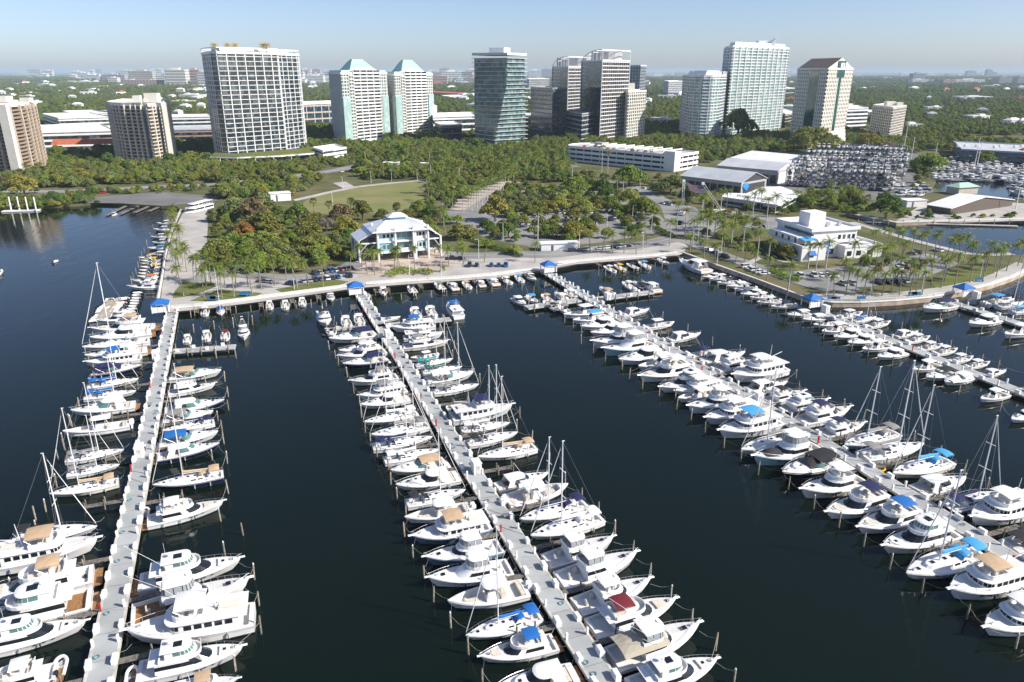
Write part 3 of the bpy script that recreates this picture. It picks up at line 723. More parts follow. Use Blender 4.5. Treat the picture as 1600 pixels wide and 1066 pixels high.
def proto_cc():
    r = boat_root('centre_console_boat'); L, B = 9.5, 2.9
    half, wl, shr, X = make_hull(r, L, B, .95, 1.5, (0.05, 0.84), .5, .2, full=2.4, st=.94)
    x = lambda t: L * (t - 0.5)
    b = MB(); b.box(x(.46), 0, 1.05, 1.3, 1.0, 1.1, 0, .7, .9); b.build('console', M_gel, r)
    b = MB(); b.add([(x(.535), -.5, 1.5), (x(.535), .5, 1.5), (x(.49), .45, 2.15), (x(.49), -.45, 2.15)], [(0, 1, 2, 3)]); b.build('windshield', M_glass, r)
    b = MB(); b.box(x(.31), 0, .95, .6, 1.1, .8); b.box(x(.08), 0, .8, .45, 2.0, .5); b.box(x(.70), 0, .7, 1.6, 1.3, .4, 0, .9, .7); b.build('seat', M_seat, r)
    posts(r, 'top_frame', [((x(u), s * .55, .5), (x(u - .03), s * .75, 2.65)) for u in (.38, .52) for s in (1, -1)], .03, M_steel)
    slab(r, 'hardtop', plan(x(.26), x(.58), 1.05, .2), 2.62, .07, M_gel, .05)
    outboards(r, x(-.035), 2)
    b = MB()
    for s in (1, -1): b.tube([(x(.36), s * .9, 2.7), (x(.2), s * 1.5, 5.2)], .018, 4)
    b.build('outrigger', M_alu, r)
    return r, L
def proto_runabout():
    r = boat_root('open_motorboat'); L, B = 7.5, 2.5
    half, wl, shr, X = make_hull(r, L, B, .85, 1.2, (0.05, 0.62), .45, .2, full=2.3, st=.94)
    x = lambda t: L * (t - 0.5)
    lo, hi = plan(x(.44), x(.60), 1.05, .5), plan(x(.44), x(.56), .95, .5)
    windows(r, 'windshield', lo, hi, 1.05, 1.55, .0, 1, 1, 12, M_glassg)
    b = MB(); b.box(x(.08), 0, .75, .5, 1.9, .5); b.box(x(.34), .5, .8, .5, .5, .7); b.box(x(.34), -.5, .8, .5, .5, .7); b.build('seat', M_seat, r)
    bimini(r, 'canopy', x(.2), x(.44), 1.0, 2.0, CANVAS['navy'], .95, .15)
    outboards(r, x(-.04), 1, .25, M_motorb)
    return r, L
def proto_sail(full=True):
    r = boat_root('sailing_yacht'); L, B = 14.0, 4.1
    half, wl, shr, X = make_hull(r, L, B, 1.2, 1.55, (0.04, 0.27), .75, .42, full=2.1, st=.74, tmax=.42, rake=.10)
    x = lambda t: L * (t - 0.5)
    lo, hi = plan(x(.28), x(.78), 1.25, .6, 9, 2.0, .1), plan(x(.29), x(.74), 1.0, .6, 9, 2.0, .1)
    house(r, 'coachroof', lo, hi, 1.3, 1.85, M_gel, .07)
    windows(r, 'cabin_window', lo, hi, 1.3, 1.85, .3, .75, 0, 2, M_glass, .15); windows(r, 'cabin_window', lo, hi, 1.3, 1.85, .3, .75, 11, 13, M_glass, .15)
    b = MB()
    for u in (.40, .50, .66, .84): b.box(x(u), 0, 1.98 if u < .7 else 1.62, .5, .5, .05)
    b.build('hatch', M_glass, r)
    H = 19.0; mx = x(.57)
    b = MB(); b.tube([(0, 0, 0), (0, 0, H)], .115, 7, .085); b.box(-.1, 0, H + .08, .5, .12, .12)
    for h, w in ((.36, 1.15), (.66, .85)): b.box(-.06, 0, H * h, .10, 2 * w, .06)
    m = b.build('mast', M_alu, r, loc=(mx, 0, 1.9))
    b = MB(); bx, sx = x(1.0), x(.02)
    for s in (1, -1):
        b.tube([(-.2, s * 1.75, -.5), (-.06, s * 1.15, H * .36), (-.06, s * .85, H * .66), (0, 0, H)], .012, 3, cap=False)
        b.tube([(-.3, s * 1.7, -.5), (0, 0, H * .36)], .012, 3, cap=False)
    b.tube([(sx - mx, 0, -.4), (0, 0, H)], .014, 3, cap=False); b.tube([(bx - mx, 0, -.3), (0, 0, H)], .014, 3, cap=False)
    b.build('rigging', M_wire, m)
    b = MB(); b.tube([(bx - mx - .15, 0, .3), ((bx - mx) * .55, 0, H * .43), (.4, 0, H * .92)], [.06, .085, .03], 6); b.build('furled_sail', CANVAS['white'], m)
    b = MB(); b.tube([(mx - .15, 0, 2.75), (x(.16), 0, 2.65)], .08, 6); b.build('boom', M_alu, r)
    b = MB(); b.loft([[(mx - .1 - u * (mx - x(.17)), w * math.cos(a), 2.8 + k * (.5 + .5 * math.sin(a)) * 1.0) for a in [2 * math.pi * i / 8 for i in range(8)]] for u, w, k in ((0, .16, .75), (.15, .2, .6), (.6, .18, .42), (1, .12, .3))], cap0=True, cap1=True)
    b.build('sail_cover', CANVAS['white'], r)
    # dodger and bimini
    b = MB(); rows = []
    for i in range(5):
        a = math.pi * .5 * i / 4
        rows.append([(x(.28) + .1 + 1.1 * math.cos(a), 1.2 * s * (1 - .1 * math.sin(a)), 1.85 + .9 * math.sin(a) * (1 - .18 * abs(s) ** 3)) for s in (-1, -.6, 0, .6, 1)])
    rows.append([(x(.28) - .5, p[1], p[2]) for p in rows[-1]])
    b.loft(rows, close=False); b.build('dodger', CANVAS['navy'], r)
    bimini(r, 'canopy', x(.05), x(.20), 1.25, 2.95, CANVAS['navy'], 1.2)
    b = MB(); b.tube([(x(.11), -.45, 1.5), (x(.11), 0, 1.95), (x(.11), .45, 1.5), (x(.11), 0, 1.05), (x(.11), -.45, 1.5)], .025, 4); b.box(x(.12), 0, 1.1, .3, .3, .8)
    b.box(x(.15), .95, 1.05, 2.4, .5, .5); b.box(x(.15), -.95, 1.05, 2.4, .5, .5); b.build('cockpit_fitting', M_gel, r)
    b = MB()
    for s in (1, -1):
        q = [(X(t, 1), s * max(.1, half(t) - .06), shr(t) + .62) for t in [.01 + .98 * i / 10 for i in range(11)]]
        b.tube(q, .014, 3)
        for p in q: b.tube([p, (p[0], p[1], p[2] - .62)], .014, 3)
    b.tube([(x(.0), -1.4, 1.8), (x(.0), 1.4, 1.8)], .02, 4)
    b.build('guard_rail', M_steel, r)
    return r, L
def proto_rib():
    r = boat_root('dinghy'); b = MB()
    q = []
    for i in range(13):
        a = math.pi * i / 12
        q.append((0.5 + 1.1 * math.sin(a), -.68 * math.cos(a), .38 + .12 * math.sin(a)))
    q = [(-1.6, -.68, .36)] + q + [(-1.6, .68, .36)]
    b.tube(q, .22, 7); b.build('tube', M_gel, r)
    b = MB(); b.prism([(-1.5, -.6), (.5, -.6), (1.3, 0), (.5, .6), (-1.5, .6)], .05, .22); b.box(-.2, 0, .4, .3, 1.1, .12); b.build('floor', M_rub, r)
    outboards(r, -1.75, 1, .05, M_motorb)
    return r, 3.7
def proto_tour():
    r = boat_root('tour_boat'); L, B = 24.0, 6.0
    half, wl, shr, X = make_hull(r, L, B, 1.4, 2.0, (0, 0), .8, .25, full=3.2, st=.95)
    x = lambda t: L * (t - 0.5)
    lo = plan(x(.08), x(.86), 2.6, .15); house(r, 'main_cabin', lo, lo, 1.5, 3.9, M_gel)
    windows(r, 'cabin_window', lo, lo, 1.5, 3.9, .4, .8, 0, 13, M_glass, .3)
    b = MB(); b.prism(plan(x(.05), x(.9), 2.8, .15), 3.9, 4.05); b.build('upper_deck', M_gel, r)
    lo2 = plan(x(.45), x(.8), 2.2, .2); house(r, 'upper_cabin', lo2, lo2, 4.05, 6.2, M_gel); windows(r, 'upper_window', lo2, lo2, 4.05, 6.2, .35, .8, 0, 13, M_glass, .2)
    slab(r, 'awning', rect(x(.08), x(.45), -2.5, 2.5), 6.1, .12, CANVAS['white'])
    posts(r, 'awning_post', [((x(u), s * 2.4, 4.05), (x(u), s * 2.4, 6.1)) for u in (.1, .2, .3, .4) for s in (1, -1)], .06, M_gel)
    bow_rail(r, half, shr, X, .4, .9)
    return r, L
KIND = {'sf': ('sportfishing yacht', proto_sportfish), 'tw': ('sportfishing yacht with tall tower', proto_tower), 'ex': ('express cruiser', proto_express), 'cr': ('cabin cruiser', proto_cruiser),
        'fb': ('flybridge yacht', proto_flybridge), 'my': ('hardtop motor yacht', proto_hardtop), 'tr': ('trawler yacht', proto_trawler), 'cc': ('centre console boat', proto_cc),
        'ru': ('small open motorboat', proto_runabout), 'sa': ('sailing yacht', proto_sail), 'di': ('dinghy', proto_rib), 'to': ('tour boat', proto_tour)}
CATS = {'sf': 'sportfishing boat', 'tw': 'sportfishing boat', 'ex': 'motorboat', 'cr': 'motorboat', 'fb': 'motor yacht', 'my': 'motor yacht', 'tr': 'motor yacht', 'cc': 'motorboat', 'ru': 'motorboat', 'sa': 'sailboat', 'di': 'dinghy', 'to': 'tour boat'}
CANVAS_PARTS = {'canopy', 'sail_cover', 'dodger', 'hardtop', 'upper_helm'}
SPLIT = {'cabin_window', 'seat', 'hatch', 'outrigger', 'radar_arch', 'side_window', 'flybridge_seat', 'helm', 'fighting_chair'}
def base(n): return n.split('.')[0]
def make_boat(kind, loc, yaw, length, label, group, hull='white', canvas=None, cover=None, mast=None, well=None, glass=None, width=1.0, strip=()):
    if kind not in PROTO:
        PROTO[kind] = KIND[kind][1]()
        for c in list(kids(PROTO[kind][0])):
            if base(c.name) in SPLIT: split_loose(c)
    r, L = PROTO[kind]; o = copy_tree(r)      # the pattern boat itself is removed once all its copies are afloat
    k = length / L
    o.location = loc; o.rotation_euler = (R(rnd.uniform(-.7, .7)), R(rnd.uniform(-.4, .4)), yaw); o.scale = (k, k * width * (1.12 if kind not in ('di', 'to') else 1), k * rnd.uniform(.98, 1.08) * (.9 if kind == 'tr' else 1))
    tag(o, label, CATS[kind], group)
    for c in list(kids(o)):
        bn = base(c.name)
        if bn == 'hull': setmat(c, HULLS[hull])
        elif bn in ('canopy', 'sail_cover', 'dodger') and canvas: setmat(c, CANVAS[canvas])
        elif bn == 'hardtop' and canvas and kind in ('sf', 'tw', 'cc'): setmat(c, CANVAS[canvas])
        elif bn == 'windshield' and glass == 'green': setmat(c, M_glassg)
        if bn == 'deck' and well: c.material_slots[1].link = 'OBJECT'; c.material_slots[1].material = well
        if bn == 'mast' and mast: c.scale.z = mast / (19.0 * k)
        if bn in strip:
            CHILDREN[o.name].remove(c); remove_tree(c)
    if cover:
        x = lambda t: L * (t - .5); b = MB()
        t0, t1, w, z = cover[1:]
        rows = []
        for i in range(6):
            u = i / 5; xx = x(t0 + (t1 - t0) * u); rise = math.sin(math.pi * (.12 + .76 * u)) * .9
            rows.append([(xx, w * s, z + rise * (1 - abs(s) ** 1.6) - (.25 if abs(s) == 1 else 0)) for s in (-1, -.8, -.4, 0, .4, .8, 1)])
        b.loft(rows, close=False); b.build('boat_cover', CANVAS[cover[0]], o)
    return o
# ================================================================== the boats at their berths
# (kind, bow x, bow y, stern x, stern y, options) in photo pixels at deck height, from the shore outwards
FLEET = []
def fl(side, pier, rows): FLEET.append((side, pier, rows))
fl('left', 'first', [
 ('my', 150, 500, 215, 494, dict(canvas='tan', width=1.1)), ('fb', 146, 512, 237, 514, dict(canvas='tan')), ('ex', 140, 530, 236, 518, dict(canvas='navy')), ('sa', 128, 543, 234, 531, dict(mt=410, canvas='white', ml=.35)),
 ('ex', 132, 557, 230, 546, dict(hull='cream')), ('tr', 134, 568, 222, 558, dict(canvas='blue')), ('cr', 222, 571, 144, 583, dict(hull='navy', canvas='navy', cover=('navy', .05, .6, 1.5, 2.0))), ('sa', 216, 588, 136, 603, dict(mt=520, canvas='blue')),
 ('sa', 212, 608, 132, 619, dict(mt=560, canvas='blue')), ('ex', 110, 642, 211, 631, dict(glass='green')), ('cc', 98, 676, 202, 661, dict(canvas='white', width=.85)), ('sa', 193, 698, 102, 716, dict(mt=599, canvas='grey')), ('sa', 186, 720, 104, 738, dict(mt=650, canvas='grey')),
 ('sa', 76, 772, 184, 746, dict(hull='cream', canvas='tan', mt=640, spread=1)), ('sa', 150, 821, 22, 838, dict(mt=709, canvas='black')), ('tr', 154, 846, -12, 882, dict(canvas='tan')), ('fb', -46, 940, 146, 895, dict(canvas='tan')),
 ('my', -75, 985, 144, 934, dict(teak=1)), ('my', 135, 970, -40, 1012, dict()), ('fb', -70, 1082, 88, 1044, dict(canvas='white'))])
fl('right', 'first', [
 ('cr', 340, 581, 262, 588, dict(canvas='tan')), ('fb', 329, 597, 255, 614, dict(strip=('canopy', 'canopy_frame'))), ('ex', 346, 625, 252, 644, dict(glass='green', hull='navy')), ('cr', 330, 642, 252, 655, dict(canvas='grey')), ('sa', 245, 674, 324, 655, dict(mt=575, canvas='navy')),
 ('cr', 332, 675, 240, 694, dict(canvas='blue')), ('ex', 330, 693, 232, 716, dict(hull='navy', glass='green')), ('sa', 232, 757, 344, 740, dict(hull='navy', canvas='tan', mt=627)), ('fb', 342, 783, 222, 815, dict(canvas='white')),
 ('my', 377, 874, 217, 910, dict()), ('sf', 385, 912, 200, 966, dict(teak=1)), ('tr', 192, 992, 391, 966, dict(canvas='white')), ('my', 380, 1011, 215, 1048, dict()), ('tr', 372, 1056, 268, 1082, dict(canvas='tan', hull='black'))])
fl('left', 'second', [
 ('cr', 516, 532, 584, 520, dict(canvas='navy')), ('ex', 531, 549, 592, 538, {}), ('fb', 531, 558, 600, 546, dict(canvas='white')), ('cr', 536, 570, 602, 559, dict(hull='navy', canvas='navy')), ('fb', 547, 595, 620, 586, dict(canvas='grey')),
 ('tr', 563, 620, 632, 606, dict(canvas='grey')), ('ex', 564, 633, 636, 618, dict(hull='white')), ('sa', 568, 658, 650, 642, dict(mt=528, canvas='white')), ('sa', 578, 678, 668, 662, dict(mt=580, canvas='grey')), ('sa', 676, 680, 582, 697, dict(mt=577, canvas='navy')),
 ('sa', 686, 698, 600, 718, dict(mt=600, canvas='white')), ('cr', 610, 734, 695, 720, dict(hull='cream', canvas='tan')), ('ex', 618, 757, 716, 742, {}), ('sa', 727, 761, 635, 786, dict(mt=683, canvas='black')), ('cc', 632, 808, 735, 792, dict(width=.95)),
 ('tr', 644, 840, 764, 818, dict(canvas='tan', hull='slate blue')), ('sf', 664, 873, 782, 850, dict(hull='slate blue')), ('sf', 669, 905, 797, 884, dict(canvas='white')), ('cc', 699, 940, 822, 918, dict(width=1.05)),
 ('sa', 728, 990, 843, 958, dict(mt=833, canvas='blue')), ('fb', 750, 1022, 868, 1000, dict(canvas='blue')), ('ex', 770, 1076, 900, 1050, {})])
fl('right', 'second', [
 ('tr', 603, 513, 670, 509, dict(canvas='blue')), ('tr', 692, 521, 630, 526, dict(canvas='white')), ('fb', 694, 534, 622, 540, dict(canvas='grey', hull='cream')), ('cc', 637, 558, 674, 551, {}), ('sa', 706, 557, 648, 570, dict(mt=480, canvas='teal')), ('sa', 722, 569, 660, 580, dict(mt=495, canvas='green')),
 ('cr', 736, 582, 662, 596, dict(canvas='white')), ('sa', 744, 598, 672, 612, dict(mt=505, canvas='grey')), ('tr', 791, 637, 694, 655, dict(canvas='navy')), ('sa', 797, 657, 720, 670, dict(hull='cream', mt=574, canvas='white')), ('sa', 808, 671, 730, 692, dict(mt=569, canvas='black')),
 ('sa', 738, 713, 828, 698, dict(mt=596, canvas='tan')), ('ex', 850, 737, 770, 762, dict(teak=1)), ('cc', 884, 758, 788, 784, dict(width=1.1)), ('sa', 810, 813, 906, 783, dict(mt=687, canvas='navy', hull='cream')), ('sa', 828, 838, 932, 805, dict(mt=690, canvas='white')),
 ('sf', 950, 843, 845, 878, {}), ('sf', 990, 868, 870, 908, dict(teak=0)), ('sf', 1005, 908, 890, 950, dict(canvas='white')), ('fb', 1049, 937, 918, 984, dict(canvas='burgundy')), ('sf', 1080, 980, 945, 1034, dict(cover=('khaki', .05, .55, 2.3, 3.2))), ('my', 1119, 1030, 985, 1076, {})])
fl('left', 'third', [
 ('cc', 895, 495, 934, 482, {}), ('cc', 902, 504, 944, 492, dict(canvas='light blue')), ('ex', 919, 513, 958, 499, {}), ('ex', 929, 522, 972, 510, {}), ('sf', 940, 540, 1005, 523, dict(canvas='white')), ('sf', 951, 552, 1019, 535, dict(hull='pale blue')), ('ex', 971, 566, 1035, 550, {}),
 ('cc', 1002, 576, 1060, 562, {}), ('fb', 1007, 591, 1084, 574, dict(canvas='white')), ('my', 1034, 608, 1104, 591, {}), ('tr', 1087, 609, 1142, 594, dict(canvas='white')), ('cc', 1062, 623, 1114, 610, {}), ('sf', 1079, 641, 1152, 621, {}), ('tr', 1105, 656, 1182, 638, dict(canvas='white')),
 ('tr', 1134, 676, 1220, 656, dict(canvas='light blue')), ('sa', 1167, 704, 1250, 678, dict(mt=581, canvas='grey')), ('sf', 1180, 719, 1280, 698, dict(hull='pale blue', cover=('black', .62, .86, 1.3, 2.3))), ('cr', 1224, 742, 1304, 718, dict(hull='black', canvas='black', cover=('black', .2, .62, 1.4, 1.9))),
 ('sf', 1252, 770, 1346, 748, dict(hull='cream')), ('fb', 1292, 803, 1386, 776, dict(canvas='navy')), ('fb', 1347, 824, 1442, 797, dict(canvas='blue')), ('my', 1388, 853, 1494, 827, dict(hull='cream')), ('sa', 1416, 896, 1530, 864, dict(mt=742, canvas='light blue', wood=1)),
 ('tr', 1484, 924, 1598, 898, dict(canvas='tan')), ('tr', 1538, 982, 1645, 952, dict(canvas='white'))])
fl('right', 'third', [
 ('ex', 1012, 480, 976, 491, {}), ('cc', 1054, 502, 1008, 510, {}), ('ex', 1095, 519, 1045, 529, {}), ('cc', 1128, 545, 1080, 554, dict(canvas='navy')), ('ex', 1164, 550, 1100, 564, {}), ('fb', 1186, 562, 1120, 577, dict(canvas='white')), ('tr', 1143, 592, 1217, 576, dict(canvas='white')), ('ex', 1230, 595, 1168, 608, dict(teak=1)),
 ('fb', 1255, 609, 1196, 626, dict(canvas='black')), ('my', 1290, 624, 1220, 642, dict(hull='black')), ('fb', 1328, 637, 1252, 658, dict(canvas='navy')), ('fb', 1350, 659, 1282, 677, dict(canvas='navy')), ('sa', 1307, 698, 1384, 678, dict(mt=576, canvas='grey', hull='pale blue')),
 ('sa', 1437, 694, 1338, 716, dict(mt=571, canvas='grey')), ('sa', 1382, 743, 1467, 722, dict(mt=612, canvas='light blue', hull='cream')), ('ex', 1502, 746, 1424, 768, {}), ('sa', 1550, 770, 1466, 798, dict(mt=660, canvas='navy', hull='navy')), ('tr', 1512, 814, 1602, 788, dict(canvas='white')), ('cr', 1640, 835, 1560, 856, dict(canvas='black'))])
def small(rows, dx, dy, L):  # centre pixel rows
    return [(k, x + dx, y + dy, x - dx, y - dy, o) for k, x, y, o in rows]
fl('left', 'fourth', small([('cc', 1308, 514, {}), ('ex', 1330, 521, dict(canvas='light blue')), ('ex', 1346, 531, {}), ('cc', 1368, 541, {}), ('ex', 1392, 552, dict(hull='white')), ('cc', 1446, 572, {}), ('cr', 1467, 584, dict(canvas='black')),
    ('cr', 1496, 591, dict(cover=('white', .05, .85, 1.5, 1.6), canvas='white')), ('cc', 1552, 617, {}), ('ex', 1600, 648, {})], -18, 4.2, 0))
fl('right', 'fourth', small([('cc', 1328, 490, {}), ('sa', 1352, 496, dict(mt=450, canvas='blue')), ('cc', 1374, 504, {}), ('ex', 1417, 519, {}), ('cc', 1436, 527, {}), ('cc', 1456, 539, {}), ('cc', 1479, 546, dict(hull='white')), ('cc', 1499, 559, {}), ('cc', 1530, 566, {}), ('ex', 1553, 579, {}), ('cc', 1596, 606, {})], 18, -4.2, 0))
fl('left', 'fifth', small([('cr', 1498, 475, dict(canvas='navy')), ('ex', 1562, 498, {}), ('cc', 1597, 518, {})], -18, 4.2, 0))
fl('right', 'fifth', small([('cc', 1560, 470, dict(canvas='light blue')), ('sa', 1580, 474, dict(mt=385, canvas='white')), ('sa', 1602, 482, dict(mt=398, canvas='light blue'))], 20, -4.5, 0))
M_rope = mat('mooring_rope', (.45, .43, .38), .9)
MOORED = []
BERTHS = []      # (pier index, side, distance along, length) for fingers and pilings
PN = ['first', 'second', 'third', 'fourth', 'fifth']
HW_ = {'white': 'white', 'cream': 'cream', 'navy': 'navy-hulled', 'pale blue': 'pale-blue-hulled', 'slate blue': 'slate-blue-hulled', 'black': 'black-hulled'}
CN = {'sa': '{} canvas', 'tr': '{} bimini', 'fb': '{} bimini', 'cr': '{} canopy', 'sf': '{} hardtop', 'cc': '{} top', 'ex': '{} top', 'my': '{} top'}
for side, pn, rows in FLEET:
    pi = PN.index(pn)
    for i, (k, bx, by, sx, sy, o) in enumerate(rows):
        o = dict(o); A = P(bx, by, 1.9); B_ = P(sx, sy, 1.3); d = A - B_; d.z = 0
        L = d.length; yaw = math.atan2(d.y, d.x)
        sgn = 1 if d.dot(PV) > 0 else -1
        y0 = math.atan2(PV.y * sgn, PV.x * sgn)
        dd = (yaw - y0 + math.pi) % (2 * math.pi) - math.pi
        dd = max(-.14, min(.14, dd)); yaw = y0 + dd * .7
        c = (A + B_) / 2; c.z = 0.0
        a0, pl = PIERS[pi]; rel = c - a0; s = -rel.dot(PU); q = rel.dot(PV)
        lim = HW + .9 + L / 2                   # keep clear of the pier
        if abs(q) < lim:
            c += PV * ((lim - abs(q)) * (1 if q > 0 else -1))
        BERTHS.append([pi, 1 if side == 'right' else -1, s, L])
        feat = ''
        if o.get('cover'): feat = ' under a ' + o['cover'][0] + ' cover'
        elif o.get('canvas') and k in CN: feat = ' with ' + CN[k].format(o['canvas'])
        lab = f"{HW_[o.get('hull', 'white')]} {KIND[k][0]}{feat}, {ORD[i]} from shore, {side} side of {pn} pier"
        mast = None
        if k == 'sa':
            mp = c + Vector((math.cos(yaw), math.sin(yaw), 0)) * (.07 * L)
            if 'mt' in o: mast = max(8, min(30, z_at(mp, o['mt']) - 1.9 * L / 14))
        w = o.get('width', 1.0)
        bo = make_boat(k, c, yaw, L, lab, 'boats berthed along the piers', o.get('hull', 'white'), o.get('canvas'), o.get('cover'), mast, M_teak if o.get('teak') else None, o.get('glass'), w, tuple(o.get('strip', ())) + (('windshield',) if k in ('sf', 'tw') and i % 2 else ()) + (('enclosure',) if k == 'sf' and i % 3 == 0 else ()))
        if by > 560: MOORED.append((bo, c, L, 1 if (c - a0).dot(PV) > 0 else -1, yaw))
# ---- boats along the sea wall, stern or bow to the wall
def at_px(k, x, y, L, toward, lab, group=None, **o):
    c = P(x, y, .6); c.z = 0; t = Vector((toward[0], toward[1], 0)).normalized()
    mast = None
    if 'mt' in o: mast = z_at(c, o.pop('mt')) - 1.6
    return make_boat(k, c, math.atan2(t.y, t.x), L, lab, group or 'boats along the sea wall', mast=mast, **o)
wall1 = [('cc', 321, 487, 8.5, 1, {}), ('sa', 345, 488, 9, -1, dict(canvas='blue', mt=418)), ('cc', 421, 477, 8, 1, {}), ('cc', 446, 477, 8.5, 1, {}), ('cc', 472, 472, 8.5, 1, {}), ('ru', 517, 467, 8, -1, dict(canvas='white')), ('ru', 574, 460, 5, 1, {}), ('cc', 599, 458, 9.5, -1, {}),
         ('cc', 643, 454, 10, 1, dict(hull='black', canvas='black')), ('cc', 686, 449, 10, 1, dict(canvas='grey', hull='black')), ('ex', 706, 448, 10, 1, {}), ('cc', 728, 446, 8.5, 1, dict(canvas='tan')), ('ex', 750, 443, 9, 1, {}), ('ex', 769, 441, 10, 1, dict(width=1.1)), ('cc', 790, 439, 8.5, 1, {}), ('cc', 810, 436, 9, 1, dict(canvas='light blue')), ('ru', 831, 436, 8.5, -1, dict(canvas='white')),
         ('cc', 951, 421, 9, 1, {}), ('cc', 967, 419, 9, 1, dict(hull='yellow', canvas='yellow')), ('cc', 987, 417, 9, 1, dict(canvas='navy', hull='black')), ('cc', 1005, 415, 9.5, 1, dict(canvas='light blue')), ('cc', 1037, 411, 10, -1, {})]
for i, (k, x, y, L, s, o) in enumerate(wall1):
    v = PU * s + PV * rnd.uniform(-.12, .12)
    at_px(k, x, y, L, v, f"{HW_.get(o.get('hull', 'white'), o.get('hull'))} {KIND[k][0]} moored at the sea wall, {ORD[i]} from left", **o)
at_px('ex', 1082, 419, 20, P(1062, 411) - P(1104, 426), 'long sleek white yacht moored at the inner corner of the sea wall', hull='white')
for i, (x, y) in enumerate([(1112, 433), (1124, 437), (1137, 443), (1151, 448), (1163, 453), (1175, 460), (1188, 466), (1200, 473), (1223, 480), (1247, 493), (1271, 500), (1290, 509)]):
    k = ['ex', 'cc', 'cc', 'cr', 'cc', 'ex', 'cc', 'cc', 'cc', 'cr', 'cr', 'cc'][i]
    at_px(k, x, y, 9.5 + (i * 7 % 3) * .5, -PV + PU * .05, f"white {KIND[k][0]} beside the road wall, {ORD[i]} from the inner corner", 'boats along the road before the fourth pier', canvas=['white', 'white', 'navy'][i % 3] if k in ('cc', 'cr') else None)
# ---- small cross docks off the piers
for i, (k, x, y, L, o) in enumerate([('cc', 293, 530, 7.5, {}), ('cc', 323, 525, 8.5, {}), ('cc', 352, 524, 8.5, dict(canvas='burgundy')), ('tw', 381, 524, 10.5, dict(width=1.0))]):
    at_px(k, x, y, L, PU if i < 3 else -PU, f"{KIND[k][0]} on the cross dock of the leftmost pier, {ORD[i]} from left", 'boats on the short cross docks', **o)
for i, (k, x, y, L, s, o) in enumerate([('tr', 507, 503, 13, -1, dict(canvas='black')), ('cc', 518, 521, 10, -1, dict(canvas='black')), ('cc', 540, 504, 10, 1, {}), ('cc', 560, 500, 10, 1, {}), ('ru', 606, 500, 9, 0, {}), ('cc', 648, 490, 10, 1, {}), ('cc', 672, 488, 10, 1, {}), ('tr', 709, 488, 14, 1, dict(canvas='blue'))]):
    at_px(k, x, y, L, PU * s if s else PV, f"{KIND[k][0]} at the shore end of the second pier, {ORD[i]} from left", 'boats on the short cross docks', **o)
for i, (k, x, y, L, s, o) in enumerate([('ex', 812, 473, 11, -1, {}), ('cc', 832, 470, 10, -1, dict(canvas='light blue')), ('cc', 853, 467, 9, 1, dict(canvas='tan')), ('cr', 875, 464, 9.5, 1, dict(canvas='white')), ('cc', 890, 460, 10, 1, {}), ('cc', 865, 483, 9, -1, dict(hull='black', canvas='black')), ('cc', 883, 487, 10, -1, dict(canvas='grey')),
        ('cr', 946, 456, 10, 1, dict(canvas='tan')), ('cc', 981, 448, 10, 1, {}), ('cr', 999, 447, 10, 1, dict(hull='navy', canvas='black')), ('ex', 1015, 450, 13, 1, {})]):
    at_px(k, x, y, L, PU * s, f"{KIND[k][0]} on the cross dock of the third pier, {ORD[i]} from left", 'boats on the short cross docks', **o)
# ---- dinghies and rental boats at the left promenade
dk = []
for i in range(11):
    for s in (-1, 1):
        t = i / 10; dk.append((168 + (196 - 168) * t * .55 + s * 11 - 9 * (1 - t), 500 - 34 * t + rnd.uniform(-1, 1), s))
for i, (x, y, s) in enumerate(dk):
    at_px('di', x, y, rnd.uniform(3.2, 4.4), PV * -s + PU * rnd.uniform(-.3, .3), 'white inflatable dinghy tied to the floating dock beside the first pier', 'dinghies round the floating dock')
for i in range(8): at_px('di', 205 + i * 1.5 + rnd.uniform(-1, 1), 486 - i * 4.2, 3.8, -PV + PU * rnd.uniform(-.2, .2), 'white dinghy beside the sheltered dock by the blue gate canopy', 'dinghies by the gate dock')
at_px('ru', 187, 469, 6, (1, .1), 'red open motorboat beside the floating dinghy dock', hull='red', group=None)
rent = [('fb', 225, 450, 12, dict(canvas='white')), ('fb', 230, 441, 12, dict(canvas='orange')), ('ru', 232, 434, 9, dict(canvas='black', hull='yellow')), ('ru', 233, 429, 9, dict(canvas='navy', hull='yellow')), ('ru', 234, 424, 9, dict(canvas='black', hull='yellow')), ('ru', 236, 419, 9, dict(canvas='yellow')), ('ru', 237, 414, 9, dict(canvas='grey', hull='yellow')), ('ru', 236, 409, 9, dict(canvas='yellow')), ('ru', 230, 404, 8, dict(canvas='yellow', hull='yellow')), ('cr', 246, 398, 9, dict(canvas='white')), ('cr', 246, 389, 9, dict(canvas='light blue')), ('cc', 252, 380, 9, {}), ('cc', 250, 371, 9, {}), ('cc', 255, 360, 10, {}), ('cc', 258, 350, 9, {})]
for i, (k, x, y, L, o) in enumerate(rent):
    at_px(k, x, y, L, (-1, -.08 + rnd.uniform(-.05, .05)), f"{HW_.get(o.get('hull', 'white'), o.get('hull'))} rental boat below the left promenade palms, {ORD[i]} from the near end", 'rental boats by the left promenade', **o)
at_px('to', 311, 331, 26, P(280, 338) - P(334, 324), 'white two-deck tour boat at the head of the left promenade')
at_px('cc', 178, 336, 7, (.2, -1), 'small white motorboat leaving the boat ramp')
at_px('ru', -3, 428, 9, (-.2, 1), 'white motorboat cut by the left edge of the photo')
at_px('di', 86, 408, 4, (0, 1), 'tiny white boat alone on the left water')
